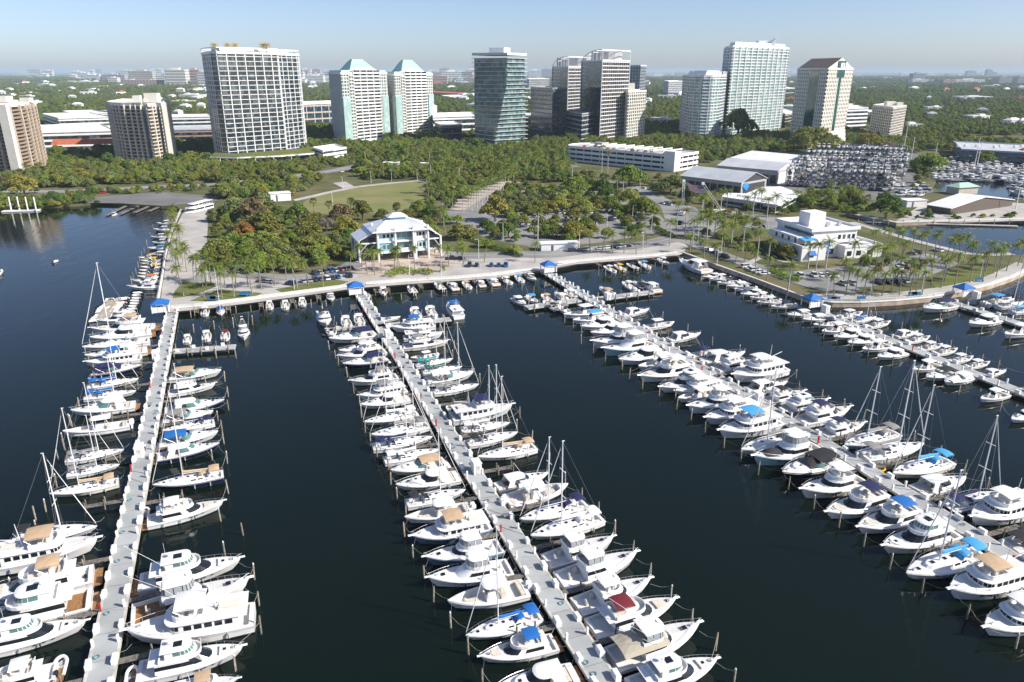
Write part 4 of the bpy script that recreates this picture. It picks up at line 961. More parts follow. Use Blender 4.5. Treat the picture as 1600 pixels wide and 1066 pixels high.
for x, y, L, v, tube, lab in [(206, 1056, 4.2, PU, None, 'grey-floored white dinghy hanging behind the lowest yacht right of the leftmost pier'), (93, 1040, 4.4, PU, None, 'white dinghy behind the lowest yacht left of the leftmost pier'), (137, 893, 4.4, PU, 'black', 'dark dinghy behind a tan-topped yacht left of the leftmost pier'),
        (240, 712, 3.6, PU, None, 'white dinghy at the stern of the navy cruiser right of the leftmost pier'), (226, 800, 3.8, PU, None, 'white dinghy at the stern of the flybridge yacht right of the leftmost pier'), (703, 638, 4.0, PU, None, 'white dinghy behind the navy-topped trawler right of the second pier'),
        (1372, 733, 4.0, PV, 'yellow', 'yellow dinghy by a finger dock right of the third pier'), (1540, 848, 3.6, PV, 'orange', 'orange dinghy beside the light blue covered sailboat at the third pier')]:
    o = at_px('di', x, y, L, v, lab)
    if tube:
        for c in kids(o):
            if base(c.name) == 'tube': setmat(c, CANVAS[tube])
for r_, L_ in PROTO.values(): remove_tree(r_)      # the pattern boats
# ================================================================== fingers, pilings, boxes, gates
pile_m = MB(); pile_m.tube([(0, 0, -2.5), (0, 0, 2.9)], .17, 7, .15); pile_m = pile_m.mesh('mooring_piling', [M_pile], True)
pile_cap = MB(); pile_cap.tube([(0, 0, -2.5), (0, 0, 2.6)], .17, 7, .16); pile_cap.mat(1).tube([(0, 0, 2.6), (0, 0, 2.95)], .18, 7, .03); pile_cap = pile_cap.mesh('mooring_piling', [M_pile, M_white], True)
ORDP = ['first', 'second', 'third', 'fourth', 'fifth']
NPILE = [0]
def piling(p, lab, group, hgt=1.0, cap=False):
    x, y = px_of((p[0], p[1], 1.5))
    if not (-20 < x < 1620 and 0 < y < 1090) or NPILE[0] >= 295: return None
    NPILE[0] += 1
    o = put('mooring_piling', pile_cap if cap else pile_m); o.location = (p[0], p[1], 0); o.scale = (1, 1, hgt * rnd.uniform(.9, 1.15)); o.rotation_euler = (R(rnd.uniform(-2.5, 2.5)), R(rnd.uniform(-2.5, 2.5)), rnd.uniform(0, 6))
    return tag(o, lab, 'mooring pole', group)
FING = {}
for pi in range(5):
    for sd in (-1, 1):
        bs = sorted([b for b in BERTHS if b[0] == pi and b[1] == sd], key=lambda b: b[2])
        w = 'right' if sd > 0 else 'left'
        for i, (_, _, s, L) in enumerate(bs):
            s2 = bs[i + 1][2] if i + 1 < len(bs) else s + 6.5
            gap = (s + s2) / 2
            Lm = max(L, bs[i + 1][3]) if i + 1 < len(bs) else L
            p = on_pier(pi, gap, sd, Lm + 1.6)
            piling(p, f"wooden mooring pole off the boats, {w} side of the {ORDP[pi]} pier", f"outer mooring poles, {w} side of {ORDP[pi]} pier", 1.05, i % 3 == 0)
            if i % 2 == 1 and pi < 3:
                fl_ = Lm * .5; q = on_pier(pi, gap, sd, 0)
                x, y = px_of(q)
                if not (-150 < x < 1750 and y < 1120): continue
                r = empty('finger_dock', (q[0], q[1], 0), math.atan2(PV.y * sd, PV.x * sd))
                FING[(pi, sd)] = FING.get((pi, sd), -1) + 1
                tag(r, f"narrow grey wooden finger dock, {ORD[FING[(pi, sd)]]} from shore, {w} side of {ORDP[pi]} pier", 'finger dock', 'finger docks between the boats')
                m = MB(); k = 0.0
                while k < fl_: m.box(k + .14, 0, 1.16, .26, 1.05, .06); k += .3
                m.box(fl_ / 2, .45, 1.04, fl_, .12, .18); m.box(fl_ / 2, -.45, 1.04, fl_, .12, .18); m.build('planking', M_wood, r)
                for kx in (fl_ * .5, fl_ - .1):
                    for sy in (-1, 1):
                        m = MB(); m.tube([(kx, sy * .62, -2), (kx, sy * .62, 2.3)], .15, 6); m.build('piling', M_pile, r)
# mooring lines from the nearer boats to the poles outside them and to the pier edge
POLES = [o.location.copy() for o in COL.objects if o.name.startswith('mooring_piling')]
for bo, c, L, sg, yaw in MOORED:
    inv = Matrix.LocRotScale(bo.location, bo.rotation_euler, bo.scale).inverted(); tip = c + PV * sg * L * .46
    near = sorted(POLES, key=lambda q: (q.xy - tip.xy).length)[:2]; ends = [(tip + PU * (.5 if (q - tip).dot(PU) > 0 else -.5), q, 1.9, 2.3) for q in near if (q.xy - tip.xy).length < 8]
    q0 = c - PV * sg * L * .46
    for e in (-1, 1): ends.append((q0 + PU * e * .9, q0 + PU * e * 2.2 - PV * sg * 1.4, 1.4, 1.4))
    for A, B_, za, zb in ends:
        A = Vector((A.x, A.y, za)); B_ = Vector((B_.x, B_.y, zb)); mid = (A + B_) / 2 - Vector((0, 0, .35)); m = MB(); m.tube([A, A.lerp(mid, .6), mid, mid.lerp(B_, .5), B_], .022, 3, cap=False)
        o2 = m.build('mooring_line', M_rope); o2.parent = bo; o2.matrix_parent_inverse = inv
# boxes and pedestals along the pier edges
bm = MB(); bm.box(0, 0, .38, 1.5, .8, .76); bm.box(0, 0, .84, 1.56, .86, .16, 0, .92, .7); box_m = bm.mesh('dock_box', [M_white])
bm = MB(); bm.box(0, 0, .55, .34, .34, 1.1); bm.box(0, 0, 1.2, .4, .4, .2, 0, .7, .7); ped_m = bm.mesh('power_pedestal', [M_white])
bm = MB(); bm.box(0, 0, .6, .28, .28, 1.2); bm.box(0, 0, 1.4, .4, .32, .7); fire_m = bm.mesh('fire_cabinet', [M_red])
NB = 0
for pi in range(5):
    a, L = PIERS[pi]
    for sd in (-1, 1):
        w = 'right' if sd > 0 else 'left'; s = 7.0; i = 0
        while s < L:
            p = on_pier(pi, s, sd, -.28, DZ + .05); x, y = px_of(p)
            if -5 < x < 1605 and y < 1075 and y > 0:
                rz = math.atan2(PU.y, PU.x)
                kind = 0 if i % 5 in (0, 2, 3) else 1
                if i % 11 == 6 and sd < 0: kind = 2
                o = put(('dock_box', 'power_pedestal', 'fire_cabinet')[kind], (box_m, ped_m, fire_m)[kind]); o.location = p; o.rotation_euler = (0, 0, rz + rnd.uniform(-.06, .06)); o.scale = [rnd.uniform(.85, 1.1)] * 3
                tag(o, (f"white plastic dock box on the {w} edge of the {ORDP[pi]} pier", f"slim white power pedestal on the {w} edge of the {ORDP[pi]} pier", f"red fire cabinet on the left edge of the {ORDP[pi]} pier")[kind],
                    ('dock box', 'power pedestal', 'fire cabinet')[kind], (f"dock boxes, {w} edge of {ORDP[pi]} pier", f"power pedestals, {w} edge of {ORDP[pi]} pier", f"fire cabinets of the {ORDP[pi]} pier")[kind])
            s += (3.6 if pi < 3 else 5.0) + (i * 37 % 5) * .35; i += 1
for i, (x, y, lab) in enumerate([(219, 712, 'tall white utility hut halfway along the right edge of the leftmost pier'), (244, 561, 'tall white utility hut by the cross dock of the leftmost pier'), (744, 737, 'tall white utility hut halfway along the right edge of the second pier'), (606, 528, 'tall white utility hut near the shore end of the second pier'),
        (1183, 627, 'tall white utility hut halfway along the right edge of the third pier'), (949, 468, 'tall white utility hut near the shore end of the third pier'), (1289, 488, 'tall white utility hut behind the gate of the fourth pier'), (1524, 466, 'tall white utility hut behind the gate of the fifth pier')]):
    p = P(x, y, DZ + .05); r = empty('utility_hut', p, math.atan2(PU.y, PU.x)); tag(r, lab, 'utility hut', 'white utility huts on the piers')
    m = MB(); m.box(0, 0, 1.25, 2.6, 1.7, 2.5); m.build('wall', M_white, r)
    m = MB(); m.box(0, 0, 2.58, 2.9, 2.0, .16, 0, .9, .85); m.build('roof', M_white, r)
    m = MB(); m.box(-1.33, 0, 1.1, .06, .8, 2.0); m.build('door', M_edge, r)
GATES = [(252, 486, 'first'), (556, 458, 'second'), (857, 424, 'third'), (1268, 478, 'fourth'), (1504, 461, 'fifth')]
for x, y, w in GATES:
    p = P(x, y, G + .3); r = empty('gate_pavilion', p, math.atan2(PU.y, PU.x) - math.pi / 2)
    tag(r, f"bright blue canvas gate canopy at the head of the {w} pier", 'gate canopy', 'blue gate canopies of the piers')
    m = MB(); o = [(-3, -2.6), (3, -2.6), (3, 2.6), (-3, 2.6)]
    rg = lambda k, z: [(a * k, b_ * k, z) for a, b_ in o]
    m.loft([rg(1, 2.75), rg(1, 3.15), rg(.55, 3.9), rg(.12, 4.7)], cap1=True); m.build('canopy', M_blue, r)
    for a, b_ in o:
        m = MB(); m.box(a * .9, b_ * .9, 1.4, .3, .3, 2.8); m.build('post', M_white, r)
    m = MB(); m.box(-1.9, -1.9, 1.15, 2.0, .18, 2.3); m.box(1.9, -1.9, 1.15, 2.0, .18, 2.3); m.box(0, -1.9, 1.1, 1.6, .06, 2.2); m.build('gate', M_white, r)
    m = MB()
    for k in range(9): m.box(-1.2 + k * .3, -2.63, 2.95, .16, .03, .16)
    m.build('lettering', M_white, r)
# cross docks
def cross_dock(x0, y0, x1, y1, w, lab):
    A, B_ = P(x0, y0, DZ), P(x1, y1, DZ); d = B_ - A; L = d.length
    r = empty('cross_dock', A, math.atan2(d.y, d.x)); tag(r, lab, 'dock', 'cross docks')
    m = MB(); m.box(L / 2, 0, -.2, L, w - .5, .4); m.build('deck', M_deck, r)
    m = MB(); m.box(L / 2, w / 2 - .12, -.2, L, .3, .46); m.box(L / 2, -w / 2 + .12, -.2, L, .3, .46); m.build('edge_beam', M_edge, r)
    for k in range(5):
        for s in (-1, 1):
            m = MB(); m.tube([(L * (k + .5) / 5, s * (w / 2 + .2), -3.5), (L * (k + .5) / 5, s * (w / 2 + .2), 1.6)], .17, 6); m.build('piling', M_pile, r)
    for k in range(4):
        m = MB(); m.box(L * (k + .7) / 4.6, (w / 2 - .4) * (1 if k % 2 else -1), .5, 1.0, .6, .9); m.build('locker', M_white, r)
cross_dock(262, 549, 368, 541, 3.4, 'grey cross dock on the right of the leftmost pier')
cross_dock(590, 509, 704, 498, 3.4, 'grey cross dock on the right of the second pier')
cross_dock(520, 513, 572, 511, 3.0, 'short grey cross dock on the left of the second pier')
cross_dock(822, 480, 905, 468, 4.2, 'pale grey cross dock on the left of the third pier')
cross_dock(930, 467, 1018, 456, 4.0, 'pale grey cross dock on the right of the third pier')
A = P(160, 500, .4); B_ = P(180, 466, .4); d = B_ - A
r = empty('floating_dock', A, math.atan2(d.y, d.x)); tag(r, 'tan floating dinghy dock left of the first pier', 'dock')
m = MB(); m.box(d.length / 2, 0, .05, d.length, 4.2, .5); m.build('deck', mat('tan_decking', (.40, .34, .26), .9, noise=.2, scale=1), r)
# carts and coiled hoses left on the piers
cm = MB(); cm.mat(0).box(0, 0, .55, 1.2, .7, .5, 0, 1.15, 1.1); cm.mat(1).tube([(-.6, 0, .7), (-1.2, 0, 1.0)], .04, 4)
for s in (-1, 1): cm.mat(1).tube([(0, s * .38, .28), (0, s * .45, .28)], .28, 8)
cm = cm.mesh('dock_cart', [mat('grey_cart', (.22, .24, .26), .6), mat('cart_dark', (.03, .03, .03), .7)])
hm2 = MB(); hm2.tube([(.35 * math.cos(a) * (1 + .25 * (a > 9)), .35 * math.sin(a) * (1 + .25 * (a > 9)), .05 + .004 * a) for a in [i * .45 for i in range(42)]], .035, 4); hm2 = hm2.mesh('coiled_hose', [mat('hose_teal', (.03, .22, .26), .6)])
for i in range(34):
    pi = (0, 1, 2)[i % 3]; p = on_pier(pi, rnd.uniform(40, 230), rnd.choice([-1, 1]), -rnd.uniform(.9, 1.3), DZ + .04); x, y = px_of(p)
    if not (0 < x < 1600 and y < 1066): continue
    k = i % 4 == 0; o = put('dock_cart' if k else 'coiled_hose', cm if k else hm2); o.location = p; o.rotation_euler = (0, 0, rnd.uniform(0, 6)); tag(o, f"{'grey dock cart' if k else 'coiled teal hose'} lying on the {ORDP[pi]} pier", 'cart' if k else 'hose', 'carts and hoses on the piers')
# little boarding platforms along the sea wall
BD = [(308, 489), (357, 485), (408, 480), (456, 474), (497, 468), (604, 456), (587, 458), (655, 450), (700, 447), (740, 443), (780, 438), (820, 433), (932, 416), (962, 413), (997, 411), (1021, 409)]
for i, (x, y) in enumerate(BD):
    p = P(x, y, 0); r = empty('boarding_platform', p, math.atan2(PU.y, PU.x)); tag(r, f"small wooden boarding platform on piles at the sea wall, {ORD[i]} from left", 'boarding platform', 'boarding platforms at the sea wall')
    m = MB(); m.box(-1.2, 0, 1.2, 5, 1.3, .14); m.build('planking', M_wood, r)
    for k in (-3.4, -1):
        for s in (-1, 1):
            m = MB(); m.tube([(k, s * .7, -2), (k, s * .7, 2.4)], .15, 6); m.build('piling', M_pile, r)
# free-standing pilings: between sea wall boats, along the road wall, out in the fairways
for i in range(24):
    x = 275 + i * 23.5; y = 498 - (x - 275) * .082
    piling(P(x, y, 0), 'wooden mooring pole between the sea wall boats', 'mooring poles off the sea wall', 1.0, i % 4 == 0)
for i in range(10): piling(P(935 + i * 11, 432 - i * 1.3, 0), 'wooden mooring pole off the sea wall right of the third pier', 'mooring poles right of the third gate', 1.05)
for i in range(15): piling(P(1095 + i * 13.2, 441 + i * 5.3, 0), 'wooden mooring pole off the boats along the road wall', 'mooring poles along the road wall', 1.0)
for i, (x, y) in enumerate([(352, 870), (345, 815), (332, 720), (325, 650), (322, 605), (270, 505), (272, 530), (303, 520), (335, 515), (365, 512), (395, 508), (300, 555), (338, 560), (369, 560)]): piling(P(x, y, 0), 'wooden mooring pole in open water right of the leftmost pier', 'mooring poles right of the leftmost pier', 1.1, True)
for i, (x, y) in enumerate([(21, 930), (58, 835), (72, 800), (83, 745), (92, 720), (100, 695), (110, 665)]): piling(P(x, y, 0), 'pale wooden mooring pole in open water left of the leftmost pier', 'mooring poles left of the leftmost pier', 1.1, True)
for x, y in [(206, 445), (209, 437), (213, 429), (217, 421), (219, 412), (222, 404), (226, 396), (230, 385), (236, 372), (240, 360)]: piling(P(x, y, 0), 'wooden mooring pole off the rental boats on the left', 'mooring poles off the rental boats', 1.1)
# white railings along the sea walls
def rail_mesh():
    m = MB(); L = 7.0
    for k in range(5): m.box(-L / 2 + k * L / 4.0 * .98 + .07, 0, .5, .14, .14, 1.0)
    for z in (.42, .7, .98): m.box(0, 0, z, L - .1, .07, .10)
    m.box(0, 0, .12, L - .1, .3, .24)
    return m.mesh('white_railing', [M_white])
RM = rail_mesh(); NR = 0
def rail_along(pts, lab, grp, off=-.3):
    for a, c in zip(pts[:-1], pts[1:]):
        A, B_ = P(*a, G), P(*c, G); d = B_ - A; n = max(1, int(d.length / 7.2)); t = d.normalized(); nn = Vector((t.y, -t.x, 0))
        for k in range(n):
            o = put('white_railing', RM); o.location = A + d * ((k + .5) / n) + nn * off + Vector((0, 0, .32)); o.rotation_euler = (0, 0, math.atan2(d.y, d.x)); o.scale.x = d.length / n / 7.05
            tag(o, lab, 'railing', grp)
rail_along([(268, 483), (320, 479), (372, 472), (440, 463), (500, 455), (545, 449)], 'white railing section on the sea wall, first two piers', 'railings between the first two piers')
rail_along([(572, 446), (640, 440), (710, 436), (770, 431), (842, 422)], 'white railing section on the sea wall below the blue waterfront building', 'railings below the blue building')
rail_along([(872, 413), (900, 410), (960, 405), (1020, 401), (1058, 397)], 'white railing section on the sea wall right of the third gate', 'railings right of the third gate')
rail_along([(1284, 473), (1345, 474), (1400, 471), (1450, 466), (1492, 459)], 'white railing section on the curved sea wall by the lawn', 'railings on the curved sea wall')
rail_along([(1516, 454), (1545, 447), (1580, 435), (1610, 421)], 'white railing section on the curved sea wall at the right edge', 'railings at the right edge')
rail_along([(244, 470), (250, 440), (256, 405), (264, 372)], 'white railing section along the left promenade', 'railings of the left promenade', .6)
# a person walking on the second pier
def person(p, yaw, shirt, legs, lab):
    r = empty('person', p, yaw); tag(r, lab, 'person')
    sk = mat('skin', (.45, .27, .18), .6)
    m = MB()
    for s, ph in ((1, .28), (-1, -.28)):
        m.mat(2).tube([(0, s * .1, .9), (ph * .6, s * .11, .48), (ph * .7 - .06, s * .11, .06)], [.10, .07, .045], 6); m.mat(0).box(ph * .7, s * .11, .03, .24, .09, .07)
        m.mat(1).tube([(0, s * .2, 1.42), (-ph * .4, s * .26, 1.15)], [.06, .05], 6); m.mat(0).tube([(-ph * .4, s * .26, 1.15), (-ph * .9 + .05, s * .25, .9)], [.045, .035], 6)
    m.mat(2).loft([[(.11 * math.cos(a) * k, .16 * math.sin(a) * k, z) for a in [i * math.pi / 4 for i in range(8)]] for z, k in ((.84, .9), (.98, 1.05))])
    m.mat(1).loft([[(.11 * math.cos(a) * k, .18 * math.sin(a) * k, z) for a in [i * math.pi / 4 for i in range(8)]] for z, k in ((.96, .95), (1.2, 1.0), (1.4, 1.15), (1.5, .45))], cap1=True)
    m.mat(0).tube([(0, 0, 1.48), (0, 0, 1.58)], .055, 6); m.blob((.01, 0, 1.67), (.1, .08, .12))
    m.build('body', [sk, shirt, legs], r)
    h = MB(); h.blob((-.015, 0, 1.70), (.105, .088, .11)); h.build('hair', mat('dark_hair', (.03, .02, .015), .8), r)
person(P(658, 622, DZ + .03), R(110), mat('orange_shirt', (.5, .16, .06), .8), mat('dark_shorts', (.03, .03, .04), .8), 'person in an orange shirt walking on the second pier')
person(on_pier(0, 118, 1, -1.8, DZ + .03), R(-70), mat('white_shirt', (.7, .7, .68), .8), mat('blue_shorts', (.03, .06, .16), .8), 'person in a white shirt walking on the leftmost pier')
person(on_pier(2, 95, -1, -1.7, DZ + .03), R(110), mat('red_shirt', (.4, .04, .04), .8), mat('khaki_shorts', (.3, .24, .16), .8), 'person in a red shirt walking on the third pier')
person(P(704, 401, G + .1), R(20), mat('dark_shirt', (.05, .05, .07), .8), mat('dark_shorts', (.03, .03, .04), .8), 'person in dark clothes walking on the drive right of the blue building')
person(P(1180, 1066 - 150, DZ + .03) if False else P(1072, 336, G + .12), R(60), mat('dark_shirt', (.05, .05, .07), .8), mat('dark_shorts', (.03, .03, .04), .8), 'person in dark clothes standing at the foot of the upright ladder')
# ================================================================== buildings
def glass_mat(name, dark, light, rough=0.12, cell=(3.2, 3.2, 3.6), amt=.5, metal=0.0):
    if name in MATS: return MATS[name]
    m = bpy.data.materials.new(name); m.use_nodes = True; MATS[name] = m; nt = m.node_tree; b = nt.nodes['Principled BSDF']
    b.inputs['Roughness'].default_value = rough; b.inputs['Metallic'].default_value = metal; b.inputs['Specular IOR Level'].default_value = .6
    tc = nt.nodes.new('ShaderNodeTexCoord'); dv = nt.nodes.new('ShaderNodeVectorMath'); dv.operation = 'DIVIDE'; dv.inputs[1].default_value = cell
    fl_ = nt.nodes.new('ShaderNodeVectorMath'); fl_.operation = 'FLOOR'; wn_ = nt.nodes.new('ShaderNodeTexWhiteNoise')
    nt.links.new(tc.outputs['Object'], dv.inputs[0]); nt.links.new(dv.outputs[0], fl_.inputs[0]); nt.links.new(fl_.outputs[0], wn_.inputs['Vector'])
    mr = nt.nodes.new('ShaderNodeMapRange'); mr.inputs[1].default_value = 1 - amt; mr.inputs[2].default_value = 1.0
    mx = nt.nodes.new('ShaderNodeMix'); mx.data_type = 'RGBA'; mx.inputs[6].default_value = (*dark, 1); mx.inputs[7].default_value = (*light, 1)
    nt.links.new(wn_.outputs['Value'], mr.inputs[0]); nt.links.new(mr.outputs[0], mx.inputs[0]); nt.links.new(mx.outputs[2], b.inputs['Base Color'])
    return m
G_dark = glass_mat('dark_facade_glass', (.018, .028, .035), (.12, .15, .15))
G_teal = glass_mat('teal_facade_glass', (.17, .29, .29), (.44, .57, .56))
G_blue = glass_mat('blue_facade_glass', (.02, .045, .075), (.08, .13, .17))
G_grey = glass_mat('grey_facade_glass', (.05, .075, .08), (.20, .25, .25))
G_brown = glass_mat('brown_balcony_glass', (.035, .03, .025), (.14, .12, .10))  # dark brown glass, tone varies at random from pane to pane
G_pale = glass_mat('pale_green_glass', (.10, .16, .15), (.26, .36, .34))
G_green = glass_mat('green_facade_glass', (.01, .06, .055), (.03, .13, .11))
W_white = mat('white_render', (.78, .78, .77), .7, noise=.05, scale=.3)
W_cream = mat('cream_render', (.74, .705, .62), .75, noise=.06, scale=.3)
W_ivory = mat('ivory_render', (.80, .785, .73), .75, noise=.04, scale=.3)
W_beige = mat('beige_concrete', (.52, .45, .36), .8, noise=.1, scale=.3)
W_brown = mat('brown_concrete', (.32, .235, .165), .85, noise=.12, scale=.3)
W_grey = mat('grey_concrete', (.40, .40, .40), .8, noise=.1, scale=.3)
W_dgrey = mat('dark_grey_cladding', (.10, .11, .12), .6)
R_white = mat('white_roof', (.80, .80, .79), .7, noise=.08, scale=.15)
R_grey = mat('pale_grey_roof', (.52, .54, .56), .7, noise=.1, scale=.1)
R_green = mat('green_metal_roof', (.40, .60, .49), .5, noise=.06, scale=.2)
R_terra = mat('terracotta_roof', (.48, .13, .06), .8, noise=.2, scale=.4)
R_dark = mat('dark_brown_roof', (.11, .085, .07), .8)
def V2(p): return (p[0], p[1])
def quad_px(A, Bl, C):
    """footprint from front corner, left corner, right corner (pixels on the ground)"""
    a, b_, c = P(*A), P(*Bl), P(*C); d = b_ + (c - a)
    return ccw([V2(a), V2(c), V2(d), V2(b_)])
def perim(poly):
    n = len(poly); out = []; acc = 0
    for i in range(n):
        a, c = Vector(poly[i]), Vector(poly[(i + 1) % n]); out.append((acc, a, c, (c - a).length)); acc += (c - a).length
    return out, acc
def tower(name, label, poly, h, n, glass, slab_m, slab=(.9, .45), pier=None, pier_m=None, parapet=0.0, par_m=None, cat='tower', roof_m=None, top=3.0, podium=0, group=None, z0=G, twist=None, body_in=.0, pier_top=0.0):
    poly = ccw(poly); cx = sum(p[0] for p in poly) / len(poly); cy = sum(p[1] for p in poly) / len(poly)
    r = empty(name, (cx, cy, z0)); tag(r, label, cat, group)
    loc = [(p[0] - cx, p[1] - cy) for p in poly]; fh = (h - top) / n
    def rot(pl, a): c, s = math.cos(a), math.sin(a); return [(x * c - y * s, x * s + y * c) for x, y in pl]
    if twist is None:
        b = MB(); b.prism(offset_poly(loc, -body_in), 0, h - .6); b.build('glazing', glass, r)
    for k in range(1, n + 1):
        z = k * fh; a = twist(k / n) if twist else 0
        if twist:
            b = MB(); b.prism(rot(offset_poly(loc, -1.6), a), z - fh, z); b.build('glazing', glass, r)
        pl = rot(offset_poly(loc, slab[0]), a)
        b = MB(); b.prism(pl, z - slab[1], z); 
        if parapet:
            b.mat(1); inn = rot(offset_poly(loc, slab[0] - .15), a); b.ring(offset_poly(pl, -.06), inn, z, z + parapet)
        b.build('balcony' if slab[0] > .5 else 'spandrel', [slab_m, par_m or slab_m], r)
    if pier:
        sp, w, out = pier[:3]; ed, tot = perim(loc); cnt = 0
        ncol = max(4, int(tot / sp)); 
        if ncol > 98: ncol = 98
        for k in range(ncol):
            s = (k + .5) * tot / ncol
            for acc, a, c, L in ed:
                if acc <= s < acc + L:
                    t = (c - a) / L; nn = Vector((t.y, -t.x)); p = a + t * (s - acc) + nn * (out / 2)
                    b = MB(); b.box(p.x, p.y, (h + pier_top - top * .2) / 2, w, out, h + pier_top - top * .2, math.atan2(t.y, t.x)); b.build('pier', pier_m or slab_m, r); break
    b = MB(); pl = offset_poly(loc, .25 + (pier[2] if pier and pier[2] < 1 else 0)); 
    if twist: pl = rot(pl, twist(1))
    b.prism(pl, h - top * .45, h - .5); b.ring(pl, offset_poly(pl, -.4), h - .5, h + .6); b.build('roof', roof_m or slab_m, r)
    return r, loc, (cx, cy)
def plant_room(r, x, y, z, sx, sy, sz, m, rz=0):
    b = MB(); b.box(x, y, z + sz / 2, sx, sy, sz, rz); return b.build('plant_room', m, r)
# T1, brown balcony tower at the left edge
pl = [V2(P(x, y)) for x, y in [(-60, 270), (22, 276), (40, 275), (58, 270), (74, 261)]]; a, c = Vector(pl[0]), Vector(pl[-1]); pl += [(c.x - 26, c.y + 20), (a.x + 5, a.y + 40)]
h = z_at(P(40, 275), 163) - G
r, loc, ctr = tower('apartment_tower', 'brown apartment tower with stacked balconies at the left edge of the photo', pl, h, 18, G_brown, W_brown, (1.4, .5), (13, 1.6, 1.9), W_beige, 1.0, W_brown, roof_m=W_cream, top=5)
for (x, y) in ((30, 276),):
    p = P(x, y); b = MB(); b.box(p.x - ctr[0], p.y - ctr[1] - 1, h / 2, 7, 4, h); b.build('white_shaft', W_cream, r)
plant_room(r, -6, 10, h, 14, 9, 5, W_cream); plant_room(r, 14, 12, h, 8, 6, 3.5, W_cream)
# T2, rounded beige tower
pts = [(183, 250), (190, 255), (205, 257.5), (222, 258), (236, 259), (238, 256), (246, 260), (256, 258), (258, 255), (266, 258), (269, 250)]
pl = [V2(P(x, y)) for x, y in pts]; pl += [(P(262, 240).x, P(262, 240).y + 20), (P(195, 240).x, P(195, 240).y + 15)]
h = z_at(P(222, 258), 162) - G
r, loc, ctr = tower('apartment_tower', 'rounded beige apartment tower with curved balcony rows, second from left', pl, h, 16, G_brown, W_beige, (1.2, .4), (6.5, .9, 1.5), W_cream, .75, W_beige, roof_m=W_cream, top=5)
plant_room(r, -4, 4, h, 7, 6, 6, W_cream); plant_room(r, 8, 8, h, 12, 8, 8, W_cream)
# T3, tall dark glass tower with white grid
pts = [(336, 241), (341, 246), (350, 250), (360, 251), (448, 243), (450, 239), (478, 234)]
pl = [V2(P(x, y)) for x, y in pts]; a, c = Vector(pl[0]), Vector(pl[-1]); pl += [(c.x - 6, c.y + 28), (a.x + 12, a.y + 40)]
h = z_at(P(369, 251), 81) - G
r, loc, ctr = tower('apartment_tower', 'tall dark glass apartment tower with white grid and rooftop palms', pl, h, 22, G_dark, W_white, (.55, .5), (9.4, .8, .6), W_white, 0, roof_m=W_white, top=3.5, pier_top=2.5)
b = MB(); b.prism(offset_poly(loc, -9), h - 2, h + 4.5); b.build('penthouse', W_white, r); b = MB(); b.ring(offset_poly(loc, .8), offset_poly(loc, .1), h + 3.4, h + 4.1); b.build('crown_beam', W_white, r)
b = MB(); b.prism(offset_poly(loc, -2.5), h + .1, h + 1.2); b.build('roof_planting', M_grass, r)
T3ROOF = (ctr, loc, h)
pp = [V2(P(x, y)) for x, y in [(330, 256), (372, 257), (440, 254), (500, 249), (520, 243), (500, 240), (440, 246), (372, 252), (335, 250)]]
r = empty('podium', (0, 0, G)); tag(r, 'low white podium with planted roof below the tall grid tower', 'podium')
b = MB(); b.prism(ccw(pp), 5.2, 6.4); b.build('roof', W_white, r); b = MB(); b.prism(offset_poly(ccw(pp), -1.2), 6.4, 7.3); b.build('roof_planting', M_grass, r)
b = MB(); b.prism(offset_poly(ccw(pp), -4), 0, 5.2); b.build('glazing', G_dark, r)
for x, y in [(345, 257), (372, 257.5), (400, 256.5), (428, 255), (456, 252.5), (485, 250.5)]:
    p = P(x, y); b = MB(); b.box(p.x, p.y, 2.6, .6, .6, 5.2); b.build('column', W_white, r)
